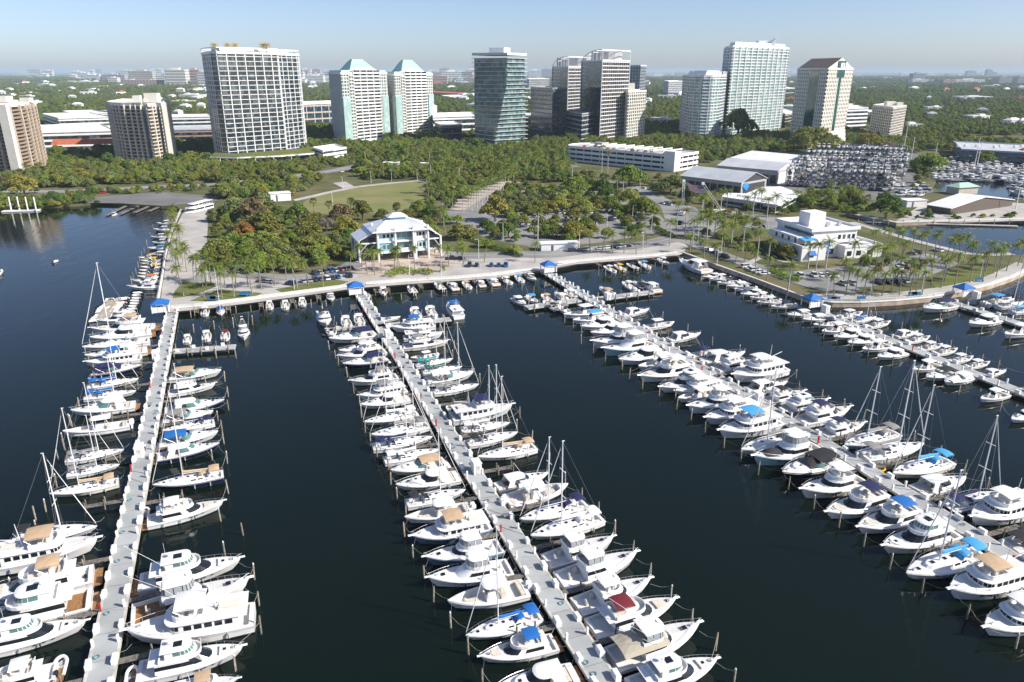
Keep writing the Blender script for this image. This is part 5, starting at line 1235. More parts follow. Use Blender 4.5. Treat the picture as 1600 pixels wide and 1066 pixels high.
# T4, T5 twin towers with green mansard roofs
def twin(A, Bl, C, ey, ry, lab):
    pl = quad_px(A, Bl, C); h = z_at(P(*A), ey) - G
    r, loc, ctr = tower('apartment_tower', lab, pl, h, 20, G_pale, W_ivory, (.5, .9), (4.6, .8, .9), W_ivory, 0, roof_m=W_ivory, top=4, group='twin towers with green roofs')
    a = P(*A); c = P(*C); u = (c - a); w = u.length; u.normalize(); nn = Vector((u.y, -u.x, 0)); o = a - Vector((ctr[0], ctr[1], a.z))
    # projecting front bay with arched top
    b = MB(); n_ = 8; x0, x1 = .22 * w, .80 * w; prof = [(x0, 0), (x1, 0), (x1, h + 2)] + [(x0 + (x1 - x0) * (1 - i / n_), h + 2 + 4.5 * math.sin(math.pi * i / n_)) for i in range(1, n_)] + [(x0, h + 2)]
    F = lambda s, z, d: tuple(o + u * s + nn * d + Vector((0, 0, z)))
    fr = [F(s, z, 2.6) for s, z in prof]; bk = [F(s, z, -8) for s, z in prof]; k = len(prof)
    b.add(fr + bk, [tuple(range(k)), tuple(range(2 * k - 1, k - 1, -1))] + [(i, k + i, k + (i + 1) % k, (i + 1) % k) for i in range(k)]); b.build('front_bay', W_ivory, r)
    ww = (x1 - x0) / 4
    for j in range(21):
        z = 2 + j * (h - 2) / 20.0 + .8; b = MB()
        for i in range(4):
            s0 = x0 + ww * i + .55; s1 = x0 + ww * (i + 1) - .55; zz = z + (h - 2) / 20.0 - 1.7
            b.add([F(s0, z, 2.66), F(s1, z, 2.66), F(s1, zz, 2.66), F(s0, zz, 2.66)], [(0, 1, 2, 3)])
        b.build('window_row', G_dark, r)
    # teal corner bays, lower two thirds
    for s0, s1 in ((-.02 * w, .14 * w), (.86 * w, 1.0 * w)):
        b = MB(); hh = h * .66; q = [F(s0, 0, 1.8), F(s1, 0, 1.8), F(s1, 0, -3), F(s0, 0, -3)]
        b.add(q + [(p[0], p[1], hh) for p in q], [(0, 1, 5, 4), (1, 2, 6, 5), (2, 3, 7, 6), (3, 0, 4, 7), (4, 5, 6, 7)]); b.build('corner_bay', G_teal2, r)
    for j in range(20):
        z = h * (j + 1) / 21; b = MB(); q = [F(.14 * w, 0, 2.2), F(.22 * w, 0, 2.2), F(.22 * w, 0, -2), F(.14 * w, 0, -2)]
        b.add([(p[0], p[1], z) for p in q] + [(p[0], p[1], z + 1.1) for p in q], [(0, 1, 5, 4), (1, 2, 6, 5), (3, 0, 4, 7), (4, 5, 6, 7), (3, 2, 1, 0)]); b.build('balcony', W_ivory, r)
    rh = z_at(P(*A), ry) - G; D = Vector(V2(P(*Bl) - a)).length
    vv = Vector((P(*Bl) - a)); vv.z = 0; vv.normalize()
    Q = lambda s, d, z: tuple(o + u * s + vv * d + Vector((0, 0, z)))
    b = MB(); lo = [Q(.16 * w, -1, h - 1), Q(.86 * w, -1, h - 1), Q(.86 * w, D, h - 1), Q(.16 * w, D, h - 1)]; hi = [Q(.36 * w, D * .42, rh), Q(.66 * w, D * .42, rh), Q(.66 * w, D * .7, rh), Q(.36 * w, D * .7, rh)]
    b.loft([lo, hi], cap1=True); b.build('mansard_roof', R_green, r)
    b = MB(); b.prism([Q(.38 * w, D * .45, 0)[:2], Q(.64 * w, D * .45, 0)[:2], Q(.64 * w, D * .66, 0)[:2], Q(.38 * w, D * .66, 0)[:2]], rh, rh + 2.0); b.build('roof_vent', R_green, r)
    for s0, s1 in ((0, .18), (.84, 1.0)):
        b = MB(); b.loft([[Q(s0 * w, 0, h), Q(s1 * w, 0, h), Q(s1 * w, D, h), Q(s0 * w, D, h)], [Q(s0 * w + 1, 2, h + 3), Q(s1 * w - 1, 2, h + 3), Q(s1 * w - 1, D - 2, h + 3), Q(s0 * w + 1, D - 2, h + 3)]], cap1=True); b.build('side_roof', R_green, r)
    return r
G_teal2 = glass_mat('turquoise_bay_glass', (.33, .47, .44), (.48, .61, .58))
twin((541, 224), (522, 215), (609, 216), 114, 94, 'left one of the twin cream towers with a tall green mansard roof')
twin((621, 214), (604, 207), (678, 207), 116, 95, 'right one of the twin cream towers with a tall green mansard roof')
# T6, twisting glass tower
c = P(781, 224); c.y += 20; s_ = 23.5; sq = [(c.x - s_, c.y - s_), (c.x + s_, c.y - s_), (c.x + s_, c.y + s_), (c.x - s_, c.y + s_)]
h = z_at(c, 84) - G
W_thin = mat('pale_slab_edge', (.60, .62, .62), .6)
r, loc, ctr = tower('glass_tower', 'twisting green glass tower with thin pale floor slabs', sq, h, 20, glass_mat('sea_glass_facade', (.075, .13, .135), (.23, .33, .32), .08), W_thin, (.8, .5), None, None, 0, roof_m=W_thin, top=5, twist=lambda t: R(-57 + 28 * min(1, t * 1.35)))
plant_room(r, 0, 3, h, 20, 15, 6.5, W_white, R(-29)); 
# T7, T8 towers with arched white frames
def arch_tower(A, Bl, C, ty, ay, n, lab):
    pl = quad_px(A, Bl, C); h = z_at(P(*A), ty) - G; ha = z_at(P(*A), ay) - G
    r, loc, ctr = tower('apartment_tower', lab, pl, h, n, G_brown, W_white, (.7, .45), (5.5, .3, .6), W_thin, .6, W_thin, roof_m=W_white, top=2, group='pair of towers with arched white frames')
    a, bl, c_ = P(*A), P(*Bl), P(*C); o = Vector((ctr[0], ctr[1], G)); u = bl - a; v = c_ - a
    # dark glass screen on the left side
    un = u.normalized(); vn = v.normalized(); b = MB(); q = [a - vn * .9, bl - vn * .9]
    b.add([tuple(p - o + Vector((0, 0, z))) for z in (0, h - 1) for p in q], [(1, 0, 2, 3)]); b.build('side_glazing', G_dark, r)
    for d in (0, 1):
        b = MB(); pts = []; base = v * d + vn * (1.6 if d else -1.6)
        for i in range(13):
            t = i / 12 * math.pi / 2
            pts.append(a + base + un * (u.length * (.12 + .88 * math.sin(t)) ) * 1.0 + Vector((0, 0, h - 4 + (ha - h + 4) * math.cos(t))))
        pts = [a + base - un * 1.2, a + base - un * 1.2 + Vector((0, 0, ha - 2)), a + base + un * 2 + Vector((0, 0, ha))] + pts + [bl + base + Vector((0, 0, 8)), bl + base - un * 6 + Vector((0, 0, 1))]
        b.tube([p - o for p in pts], .55, 5); b.build('arch_frame', W_white, r)
    b = MB(); 
    pA, pB = a - un * 1 - vn * 1, a + v - un * 1 + vn * 1
    b.tube([pA - o + Vector((0, 0, ha - 1)), pB - o + Vector((0, 0, ha - 1))], .7, 5); b.build('top_beam', W_white, r)
    for i in range(5):
        p = a + u * (.1 + .18 * i); zz = h + (ha - h) * math.cos((.1 + .18 * i) * 1.45); b = MB(); b.tube([p - o + Vector((0, 0, h)), p - o + Vector((0, 0, zz))], .35, 5); b.tube([p - o + Vector((0, 0, zz)), p + v - o + Vector((0, 0, zz))], .35, 5); b.build('pergola_rib', W_white, r)
    b = MB(); m_ = a + u * .45 + v * .5 - o; b.tube([(m_.x, m_.y, h), (m_.x, m_.y, ha - 1)], v.length * .28, 14); b.build('plant_room', W_grey, r)
    return r
arch_tower((937, 222), (906, 214), (977, 216), 94, 77, 21, 'nearer tower with arched white frame and balconies facing right')
arch_tower((886, 206), (862, 200), (930, 199), 104, 88, 19, 'farther tower with arched white frame behind the dark low office')
# dark banded office in front of them
pl = quad_px((862, 219), (829, 213), (884, 214)); h = z_at(P(862, 219), 138) - G
tower('office_block', 'dark banded glass office block beside the twisting tower', pl, h, 11, G_blue, W_dgrey, (.4, 1.1), None, None, 0, cat='office', roof_m=W_grey, top=3)
pl = quad_px((908, 224), (884, 217), (930, 219)); h = z_at(P(908, 224), 178) - G
tower('parking_block', 'shaded stepped block with sloping bands between the arched towers', pl, h, 6, G_dark, W_grey, (.4, 1.2), None, None, 0, cat='parking block', roof_m=W_grey, top=2)
# T9 cream slab and dark blue tower behind
pl = quad_px((978, 219), (970, 214), (1005, 214)); h = z_at(P(978, 219), 143) - G
r, loc, ctr = tower('apartment_block', 'slim cream apartment block with white piers beside the arched tower', pl, h, 14, G_grey, W_cream, (.5, 1.1), (6, 1.6, .8), W_cream, 0, roof_m=W_cream, top=3); plant_room(r, -4, 6, h, 9, 8, 9, W_cream)
pl = quad_px((997, 172), (960, 170), (1006, 169)); h = z_at(P(997, 172), 102) - G
tower('office_tower', 'dark blue glass tower rising behind the cream apartment block', pl, h, 14, G_blue, W_white, (.4, .5), (9, .5, .5), W_white, 0, cat='tower', top=3)
# T10 rounded turquoise tower, T11 tallest white tower
pts = [(1064, 208), (1068, 213), (1078, 216.5), (1092, 218), (1105, 218), (1118, 215.5), (1127, 211), (1130, 204)]
pl = [V2(P(x, y)) for x, y in pts]; pl += [(P(1122, 205).x, P(1122, 205).y + 35), (P(1070, 205).x, P(1070, 205).y + 35)]; h = z_at(P(1092, 218), 118) - G
r, loc, ctr = tower('apartment_tower', 'rounded white and turquoise tower with a curved roof, left of the tallest tower', pl, h, 19, G_teal, W_white, (1.0, .45), (11, .8, 1.1), W_white, .5, W_white, roof_m=W_white, top=4)
b = MB(); b.prism(offset_poly(loc, -4), h, h + 5.5, offset_poly(loc, -9)); b.build('curved_roof', W_white, r)
for x_, y_ in ((-20, -18), (-6, -24), (12, -22), (22, -10)): plant_room(r, x_, y_, h - 1, 5, 4, 6, W_white)
pts = [(1121, 205), (1126, 209), (1133, 211.5), (1160, 209), (1188, 206.3), (1217, 203), (1219, 199)]
pl = [V2(P(x, y)) for x, y in pts]; pl += [(P(1212, 199).x - 10, P(1212, 199).y + 25), (P(1135, 200).x, P(1135, 200).y + 42)]; h = z_at(P(1150, 210), 72) - G
r, loc, ctr = tower('apartment_tower', 'tallest white apartment tower with turquoise glass and stepped crown', pl, h, 28, G_teal, W_white, (1.5, .5), (14, 1.0, 1.6), W_white, .35, W_white, roof_m=W_white, top=5)
b = MB(); b.prism(offset_poly(loc, -6), h, h + 5); b.build('penthouse', W_white, r); plant_room(r, -28, -8, h - 2, 14, 10, 9, W_white); plant_room(r, 12, -4, h, 20, 14, 9, W_white)
b = MB(); b.add([(16, -16, h), (24, -16, h), (24, -8, h), (16, -8, h), (18, -14, h + 9), (24, -16, h + 12), (24, -8, h + 12), (18, -10, h + 9)], [(0, 1, 5, 4), (1, 2, 6, 5), (2, 3, 7, 6), (3, 0, 4, 7), (4, 5, 6, 7)]); b.build('crown_fin', W_white, r)
# T12 cream office with gabled top
A, Bl, C = (1278, 227), (1233, 219), (1316, 221); pl = quad_px(A, Bl, C); h = z_at(P(*A), 107) - G
r, loc, ctr = tower('office_tower', 'cream office tower with small square windows, green glass strip and gabled dark roof', pl, h, 19, G_dark, W_cream, (.4, 1.8), (4.6, 2.1, .75), W_cream, 0, roof_m=W_cream, top=3)
a, bl, c_ = P(*A), P(*Bl), P(*C); o = Vector((ctr[0], ctr[1], G)); u = bl - a; v = c_ - a; un, vn = u.normalized(), v.normalized(); hr = z_at(P(*A), 94) - G + 3
b = MB(); L_ = [a, c_, c_ + u, bl]; m0, m1 = a + v * .5, bl + v * .5
q = [p - o + Vector((0, 0, h + .4)) for p in L_] + [m0 - o + Vector((0, 0, hr)), m1 - o + Vector((0, 0, hr))]
b.mat(0).add(q, [(0, 4, 5, 3), (2, 5, 4, 1)]); b.mat(1).add(q, [(1, 4, 0), (3, 5, 2)]); b.build('gabled_roof', [R_dark, W_cream], r)
b = MB(); z1 = h * .98; s0, s1 = .26, .56
q = [a + u * s0 - vn * 1.3, a + u * s1 - vn * 1.3, a + u * s1 + vn * 2, a + u * s0 + vn * 2]
b.add([tuple(p - o + Vector((0, 0, z))) for z in (h * .16, z1) for p in q], [(1, 0, 4, 5), (2, 1, 5, 6), (0, 3, 7, 4), (4, 7, 6, 5)]); b.build('green_glass_strip', G_green, r)
b = MB(); q = [a + v * .44 - un * 1.0, a + v * .56 - un * 1.0]; b.add([tuple(p - o + Vector((0, 0, z))) for z in (4, h + 8) for p in q], [(0, 1, 3, 2)]); b.build('front_glass_strip', G_green, r)
b = MB(); q = [a + v * .36 - un * 1.12, a + v * .66 - un * 1.12]; b.add([tuple(p - o + Vector((0, 0, z))) for z in (h - 10, h + 8.5) for p in q], [(0, 1, 3, 2)]); b.build('top_glass', G_green, r)
b = MB(); q = [a + v * .47 - un * 1.3, a + v * .62 - un * 1.3]; b.add([tuple(p - o + Vector((0, 0, z))) for z in (h - 1, h + 6) for p in q], [(0, 1, 3, 2)])
b.mat(1).box(*(a + v * .545 - un * 1.42 - o).xy, h + 2.5, 1.8, .3, 4.4, math.atan2(v.y, v.x)); b.build('sign', [W_white, M_red], r)
b = MB(); hh = h * .17
for k in range(3): b.prism([V2(p - o) for p in (a - un * (5 - k * 1.6) - vn * (4 - k), c_ - un * (5 - k * 1.6) + vn * 2, c_ + un * 4, a + un * 12 - vn * (4 - k))], 0 if k == 0 else hh * k / 3 * 1.0, hh * (k + 1) / 3)
b.build('stepped_base', W_cream, r)
# T13, T14
pl = quad_px((1312, 202), (1300, 196), (1352, 200)); h = z_at(P(1312, 202), 170) - G
r, loc, ctr = tower('office_block', 'low white office block with horizontal dark bands', pl, h, 5, G_dark, W_white, (.7, 2.4), None, None, 0, cat='office', roof_m=W_white, top=2); plant_room(r, -6, 4, h, 16, 10, 5, W_white)
pl = quad_px((1387, 218), (1357, 211), (1408, 212)); h = z_at(P(1387, 218), 168) - G
r, loc, ctr = tower('apartment_block', 'beige apartment block right of the banded white office', pl, h, 11, G_brown, W_beige, (.8, .5), (7, 1.6, 1.0), W_cream, .6, W_cream, roof_m=W_cream, top=2); plant_room(r, 0, 0, h, 12, 9, 5, W_cream); plant_room(r, 10, -5, h, 8, 6, 4, W_cream)
# mid-rise blocks between and behind the towers
def block(A, Bl, C, ty, n, lab, glass=None, wall=None, slab=(.3, 1.3), roof=None, name='low_block', cat='building', pier=None, grp=None):
    pl = quad_px(A, Bl, C); h = z_at(P(*A), ty) - G
    r, loc, ctr = tower(name, lab, pl, h, n, glass or G_dark, wall or W_white, slab, pier, wall or W_white, 0, cat=cat, roof_m=roof or R_white, top=min(2, h * .2), group=grp); return r, h
r, h = block((262, 208), (255, 204), (338, 206), 183, 4, 'long white office building behind the rounded beige tower', slab=(.3, 2.0)); 
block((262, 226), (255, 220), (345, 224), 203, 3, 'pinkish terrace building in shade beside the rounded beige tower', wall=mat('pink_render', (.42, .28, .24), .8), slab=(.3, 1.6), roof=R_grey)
r, h = block((70, 236), (60, 222), (184, 232), 207, 3, 'long white shopping building with red tiled verandah between the first two towers', slab=(.3, 2.2)); 
b = MB(); A_, C_ = P(85, 240), P(188, 238); o = r.location; d = (C_ - A_); nn = Vector((d.y, -d.x, 0)).normalized(); z1, z2 = z_at(A_, 226) - G, z_at(A_, 218) - G
q = [A_ + nn * 6, C_ + nn * 6, C_ - nn * 4, A_ - nn * 4]; b.add([tuple(p - o)[:2] + (z,) for p, z in zip(q, (z1, z1, z2, z2))], [(0, 1, 2, 3)]); b.build('verandah_roof', R_terra, r)
block((95, 205), (70, 196), (175, 202), 185, 3, 'white flat-roofed commercial block left of the rounded beige tower', slab=(.3, 2.0))
block((120, 190), (100, 185), (170, 188), 178, 2, 'cream flat-roofed block far behind the brown tower', wall=W_cream)
block((475, 196), (470, 190), (528, 193), 163, 3, 'pale stone office with dark glass behind the tall grid tower', glass=G_blue, wall=W_beige, slab=(.4, 2.2), pier=(14, 1.4, .6))
block((678, 212), (676, 204), (745, 209), 183, 3, 'white building with roof plant between the twin towers and the twisting tower', slab=(.3, 2.2))
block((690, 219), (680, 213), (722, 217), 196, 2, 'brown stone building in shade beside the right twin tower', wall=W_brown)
block((722, 153), (672, 150), (726, 150), 147, 2, 'white block with a red tiled roof far behind the twin towers', roof=R_terra)
block((700, 157), (690, 155), (730, 156), 151, 2, 'long pale low building far behind the right twin tower')
block((826, 144), (820, 142), (858, 143), 123, 6, 'white apartment slab with dark window grid left of the arched towers', slab=(.3, .8), pier=(5, 1.2, .5))
block((1043, 152), (1036, 150), (1066, 151), 127, 8, 'white slab apartment block far left of the rounded turquoise tower', slab=(.3, .8), pier=(6, 1.5, .5))
block((1225, 200), (1205, 192), (1243, 196), 178, 4, 'tan apartment block left of the cream office tower', wall=W_beige, slab=(.5, 1.0))
block((1217, 152), (1208, 150), (1240, 151), 138, 2, 'white box building far behind the tallest tower')
block((990, 138), (980, 136), (1014, 137), 127, 4, 'pink apartment block behind the cream slab', wall=mat('pink_render', (.42, .28, .24), .8))
# white colonnade office at (510,233) on its podium
pl = quad_px((506, 252), (490, 246), (542, 246)); h = z_at(P(506, 252), 236) - G
r, loc, ctr = tower('commercial_building', 'low white building with dark ribbon window and sign beside the road', pl, h, 2, G_dark, W_white, (.3, 2.4), None, None, 0, cat='building', roof_m=W_white, top=3)
a, c_ = P(506, 252), P(542, 246); d = c_ - a; o = Vector((ctr[0], ctr[1], G)); nn = Vector((d.y, -d.x, 0)).normalized(); un = d.normalized(); b = MB()
for k in range(11):
    p = a + un * (1.5 + k * 1.35) + nn * .75 - o; b.box(p.x, p.y, h - 1.2, .8, .08, 1.1 + (k % 3) * .25, math.atan2(d.y, d.x))
b.build('sign_lettering', W_dgrey, r)
# parking garage with open levels
A, Bl, C = (1053, 269), (893, 252), (1090, 262)
a, bl, c_ = P(*A), P(*Bl), P(*C); back = c_ - a
arc = []
for i in range(7):
    t = i / 6 * math.pi; arc.append(bl + back * (.5 - .5 * math.cos(t)) + (bl - a).normalized() * 14 * math.sin(t))
pl = [V2(a), V2(c_), V2(a + (bl - a) + back)] + [V2(p) for p in reversed(arc)][1:]
pl = ccw(pl); h = z_at(a, 243) - G
cx = sum(p[0] for p in pl) / len(pl); cy = sum(p[1] for p in pl) / len(pl); loc = [(p[0] - cx, p[1] - cy) for p in pl]
r = empty('parking_garage', (cx, cy, G)); tag(r, 'long white multi-storey parking garage with open decks and rounded left end', 'parking garage')
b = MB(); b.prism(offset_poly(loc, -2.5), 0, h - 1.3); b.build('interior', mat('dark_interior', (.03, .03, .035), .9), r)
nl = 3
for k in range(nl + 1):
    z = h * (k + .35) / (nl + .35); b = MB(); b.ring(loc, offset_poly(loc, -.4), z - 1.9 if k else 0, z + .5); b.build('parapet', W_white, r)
b = MB(); b.prism(offset_poly(loc, -.4), h - .9, h - .5); b.build('roof_deck', mat('roof_deck_concrete', (.55, .52, .47), .85, noise=.15, scale=.1), r)
ed, tot = perim(loc); n_ = 34
for k in range(n_):
    s = (k + .5) * tot / n_
    for acc, p0, p1, L in ed:
        if acc <= s < acc + L:
            t = (p1 - p0) / L; p = p0 + t * (s - acc) - Vector((t.y, -t.x)) * .8; b = MB(); b.box(p.x, p.y, h / 2 - .3, .7, .7, h - .6, math.atan2(t.y, t.x)); b.build('column', W_white, r); break
p = a - Vector((cx, cy, G)); d = (bl - a).normalized(); e = back.normalized(); p = p + d * 5 + e * 4; b = MB(); b.box(p.x, p.y, (h + 3) / 2, 11, 9, h + 3, math.atan2(d.y, d.x)); b.build('stair_tower', W_white, r)
b = MB(); b.box(*(bl + back * .4 - Vector((cx, cy, G)) - d * 22).xy, h + 2, 10, 7, 4, math.atan2(d.y, d.x)); b.build('stair_head', W_grey, r)
for k in range(9):
    p = a + (bl - a) * (.12 + k * .09) + back * .45 - Vector((cx, cy, G)); b = MB(); b.box(p.x, p.y, h + 2.2, .9, back.length * .7, .9, math.atan2(d.y, d.x)); b.box(p.x, p.y, h + .9, .6, .6, 2.6); b.build('roof_beam', W_white, r)
GARAGE = (a, bl, c_, h)
# boat sheds
def shed(FL, FR, depth, ey, rise, lab, wall, roof, gable, bays=6, name='boat_shed', doors=True):
    a, c_ = P(*FL), P(*FR); d = c_ - a; L = d.length; un = d.normalized(); vn = Vector((-un.y, un.x, 0)); h = z_at(c_, ey) - G
    r = empty(name, (a.x, a.y, G), math.atan2(d.y, d.x)); tag(r, lab, 'shed')
    b = MB(); b.prism(rect(0, L, 0, depth), 0, h); b.mat(1).add([(L, 0, h), (L, depth, h), (L, depth / 2, h + rise)], [(0, 1, 2)]); b.add([(0, 0, h), (0, depth, h), (0, depth / 2, h + rise)], [(2, 1, 0)]); b.build('wall', [wall, gable], r)
    b = MB(); e = .8
    b.add([(-e, -e, h - .1), (L + e, -e, h - .1), (L + e, depth / 2, h + rise + .25), (-e, depth / 2, h + rise + .25), (-e, depth + e, h - .1), (L + e, depth + e, h - .1), (-e, -e, h + .25), (L + e, -e, h + .25), (L + e, depth / 2, h + rise + .6), (-e, depth / 2, h + rise + .6), (-e, depth + e, h + .25), (L + e, depth + e, h + .25)],
          [(6, 7, 8, 9), (9, 8, 11, 10), (0, 1, 7, 6), (1, 2, 8, 7), (2, 5, 11, 8), (5, 4, 10, 11), (4, 3, 9, 10), (3, 0, 6, 9), (3, 2, 1, 0), (4, 5, 2, 3)]); b.build('roof', roof, r)
    if doors:
        for k in range(bays):
            w = L / bays; b = MB(); b.box(w * (k + .5), -.04, h * .34, w * .82, .16, h * .62); b.build('bay_door', G_dark, r)
    b = MB(); b.box(L + .06, depth / 2, h * .4, .14, depth * .86, h * .8); b.build('end_door', gable, r)
    return r
M_dk = mat('dark_shed_front', (.05, .05, .055), .6)
r = shed((1063, 291), (1157, 303), 34, 286, 5.5, 'grey-roofed boat shed with dark gable nearest the round drive', W_grey, R_grey, M_dk, 8)
d_ = MB(); L_ = (P(1157, 303) - P(1063, 291)).length; d_.blob((L_ + .6, 5.5, 4.5), (.3, 3.2, 2.6), 10, 6, .3, rnd); d_.build('blue_emblem', mat('bright_blue_emblem', (.02, .28, .75), .6), r)
shed((1120, 279), (1213, 288), 36, 267, 4, 'white-roofed boat shed, middle one of the three', W_grey, R_grey, W_white, 8)
shed((1141, 262), (1228, 272), 62, 256, 4, 'largest white-roofed boat shed, farthest of the three', W_cream, R_white, W_white, 10)
# low white roofed building
rp = [(1128, 307), (1216, 320), (1251, 302), (1220, 291), (1190, 292), (1166, 302), (1134, 301)]
pl = ccw([V2(P(x, y, 7)) for x, y in rp]); cx = sum(p[0] for p in pl) / 7; cy = sum(p[1] for p in pl) / 7; loc = [(p[0] - cx, p[1] - cy) for p in pl]
r = empty('low_white_building', (cx, cy, G)); tag(r, 'low white flat-roofed building in front of the boat sheds', 'building')
b = MB(); b.prism(offset_poly(loc, -1.5), 0, 4.6); b.build('wall', W_white, r); b = MB(); b.prism(loc, 4.6, 5.3); b.build('roof', R_white, r)
b = MB(); b.prism(offset_poly(loc, -1.35), 1.0, 2.8); b.build('window_band', G_dark, r)
for k in range(6): p = Vector(loc[0]).lerp(Vector(loc[1]), .15 + k * .13) * .7; b = MB(); b.box(p.x, p.y, 5.8, 2.2, 1.6, 1.0); b.build('roof_unit', W_grey, r)
# restaurant, green roofed hut, waterside building at the right
r = shed((1447, 330), (1484, 336), 66, 326, 4.0, 'waterside restaurant with white gabled roof and open sides on the quay', R_dark, R_white, R_dark, 4, 'restaurant', False); r['category'] = 'restaurant'
r.rotation_euler.z -= R(0)
a = P(1497, 305); r = empty('quay_building', a, R(20)); tag(r, 'small building with pale green roof beside the marina basin', 'building')
b = MB(); b.prism(rect(0, 18, 0, 10), 0, 5); b.build('wall', W_beige, r); b = MB(); b.loft([[(-1, -1, 5), (19, -1, 5), (19, 11, 5), (-1, 11, 5)], [(5, 5, 7.5), (14, 5, 7.5), (14, 6, 7.5), (5, 6, 7.5)]], cap1=True); b.build('roof', R_green, r)
pl = quad_px((1500, 250), (1488, 236), (1640, 258)); h = 10
r, loc, ctr = tower('waterside_building', 'long slate grey building with pale flat roof behind the right marina', pl, h, 2, G_dark, mat('slate_cladding', (.13, .16, .18), .7), (.3, 2.6), None, None, 0, cat='building', roof_m=R_grey, top=2)
for k in range(9): b = MB(); b.box(-40 + k * 11, rnd.uniform(-8, 8), h + 1, 4, 3, 2); b.build('roof_unit', W_white, r)
a = P(1590, 252); r = empty('tiled_pavilion', a, R(-15)); tag(r, 'white pavilion with orange tiled roof at the right edge behind the marina', 'building')
b = MB(); b.prism(rect(0, 34, 0, 16), 0, 7); b.build('wall', W_white, r); b = MB(); b.loft([[(-1, -1, 7), (35, -1, 7), (35, 17, 7), (-1, 17, 7)], [(8, 8, 13), (27, 8, 13), (27, 9, 13), (8, 9, 13)]], cap1=True); b.build('roof', R_terra, r)
# ------------------------------------------------ blue and white waterfront building on stilts
a, c_ = P(590, 409), P(670, 402); d = c_ - a; Wd = d.length; un = d.normalized(); rz = math.atan2(d.y, d.x)
r = empty('waterfront_building', (a.x, a.y, G), rz); tag(r, 'pale blue and white waterfront building on stilts with a white metal roof', 'building')
B_blue = mat('light_blue_render', (.26, .50, .62), .7); B_pale = mat('pale_aqua_render', (.50, .68, .70), .7); RW = mat('white_metal_roof', (.74, .77, .80), .45, noise=.06, scale=.4)
z1, z2, z3 = 4.0, 8.6, 13.2; D = 19
b = MB(); b.mat(0).prism(rect(1, Wd * .36, 0, D), z1, z2); b.mat(1).prism(rect(1, Wd * .36, 0, D), z2 + .4, z3); b.build('left_block', [B_blue, B_pale], r)
b = MB(); b.mat(0).prism(rect(Wd * .72, Wd - .6, 0, D), z1, z2); b.mat(1).prism(rect(Wd * .72, Wd - .6, 0, D), z2 + .4, z3); b.build('right_block', [B_pale, W_white], r)
b = MB(); b.prism(rect(Wd * .36, Wd * .72, 1.6, D), z1, z3); b.build('centre_block', B_pale, r)
for z in (z1, z2, z3):
    b = MB(); b.prism(rect(.6, Wd - .3, -.5, D + .2), z - .35 if z > z1 else z - .5, z + .4 if z < z3 else z + .1); b.build('floor_edge', W_white, r)
for z in (z1 + .9, z2 + 1.2):
    b = MB()
    for k in range(4): b.box(Wd * .40 + 2.4 * k + 1.1, 1.5, z + 1.5, 2.1, .2, 2.9)
    b.build('glazed_wall', G_teal, r)
    for s in range(2):
        for k in range(3):
            b = MB(); xx = (Wd * .15 + k * 1.8) if s == 0 else (Wd * .78 + k * 1.6); b.box(xx, -.05, z + 1.5, 1.0, .14, 1.7); b.build('window', G_dark, r)
b = MB(); b.box(Wd * .54, -.2, z1 + 1.0, Wd * .34, .1, 1.0); b.build('balcony_rail', W_white, r)
for x_, y_ in ((.4, -1.2), (Wd * .35, -1.4), (Wd * .70, -1.4), (Wd * .74, -1.2), (Wd - .3, -1.2), (Wd - .3, D * .5), (.4, D * .6), (Wd * .5, D * .8)):
    b = MB(); b.tube([(x_, y_, 0), (x_, y_, z3 + 2.2)], .5, 8); b.build('column', W_white, r)
# main hipped roof
b = MB(); e = 2.0; lo = [(-e, -e - .6, z3 + .2), (Wd + e, -e - .6, z3 + .2), (Wd + e, D + e, z3 + .2), (-e, D + e, z3 + .2)]; hi = [(Wd * .28, D * .42, z3 + 3.9), (Wd * .74, D * .42, z3 + 3.9), (Wd * .74, D * .62, z3 + 3.9), (Wd * .28, D * .62, z3 + 3.9)]
b.loft([lo, hi], cap1=True, cap0=True)
for k in range(24):
    t = k / 23; p0 = (-e + (Wd + 2 * e) * t, -e - .6, z3 + .28); p1 = (Wd * (.28 + .46 * t), D * .42, z3 + 3.98); b.tube([p0, p1], .09, 3)
b.build('main_roof', RW, r)
b = MB(); b.box(Wd * .5, D * .52, z3 + 4.3, Wd * .30, D * .26, 1.3); b.build('lantern_wall', B_blue, r)
b = MB(); b.loft([[(Wd * .30, D * .34, z3 + 5.0), (Wd * .70, D * .34, z3 + 5.0), (Wd * .70, D * .72, z3 + 5.0), (Wd * .30, D * .72, z3 + 5.0)], [(Wd * .42, D * .48, z3 + 6.6), (Wd * .58, D * .48, z3 + 6.6), (Wd * .58, D * .56, z3 + 6.6), (Wd * .42, D * .56, z3 + 6.6)]], cap0=True, cap1=True); b.build('lantern_roof', RW, r)
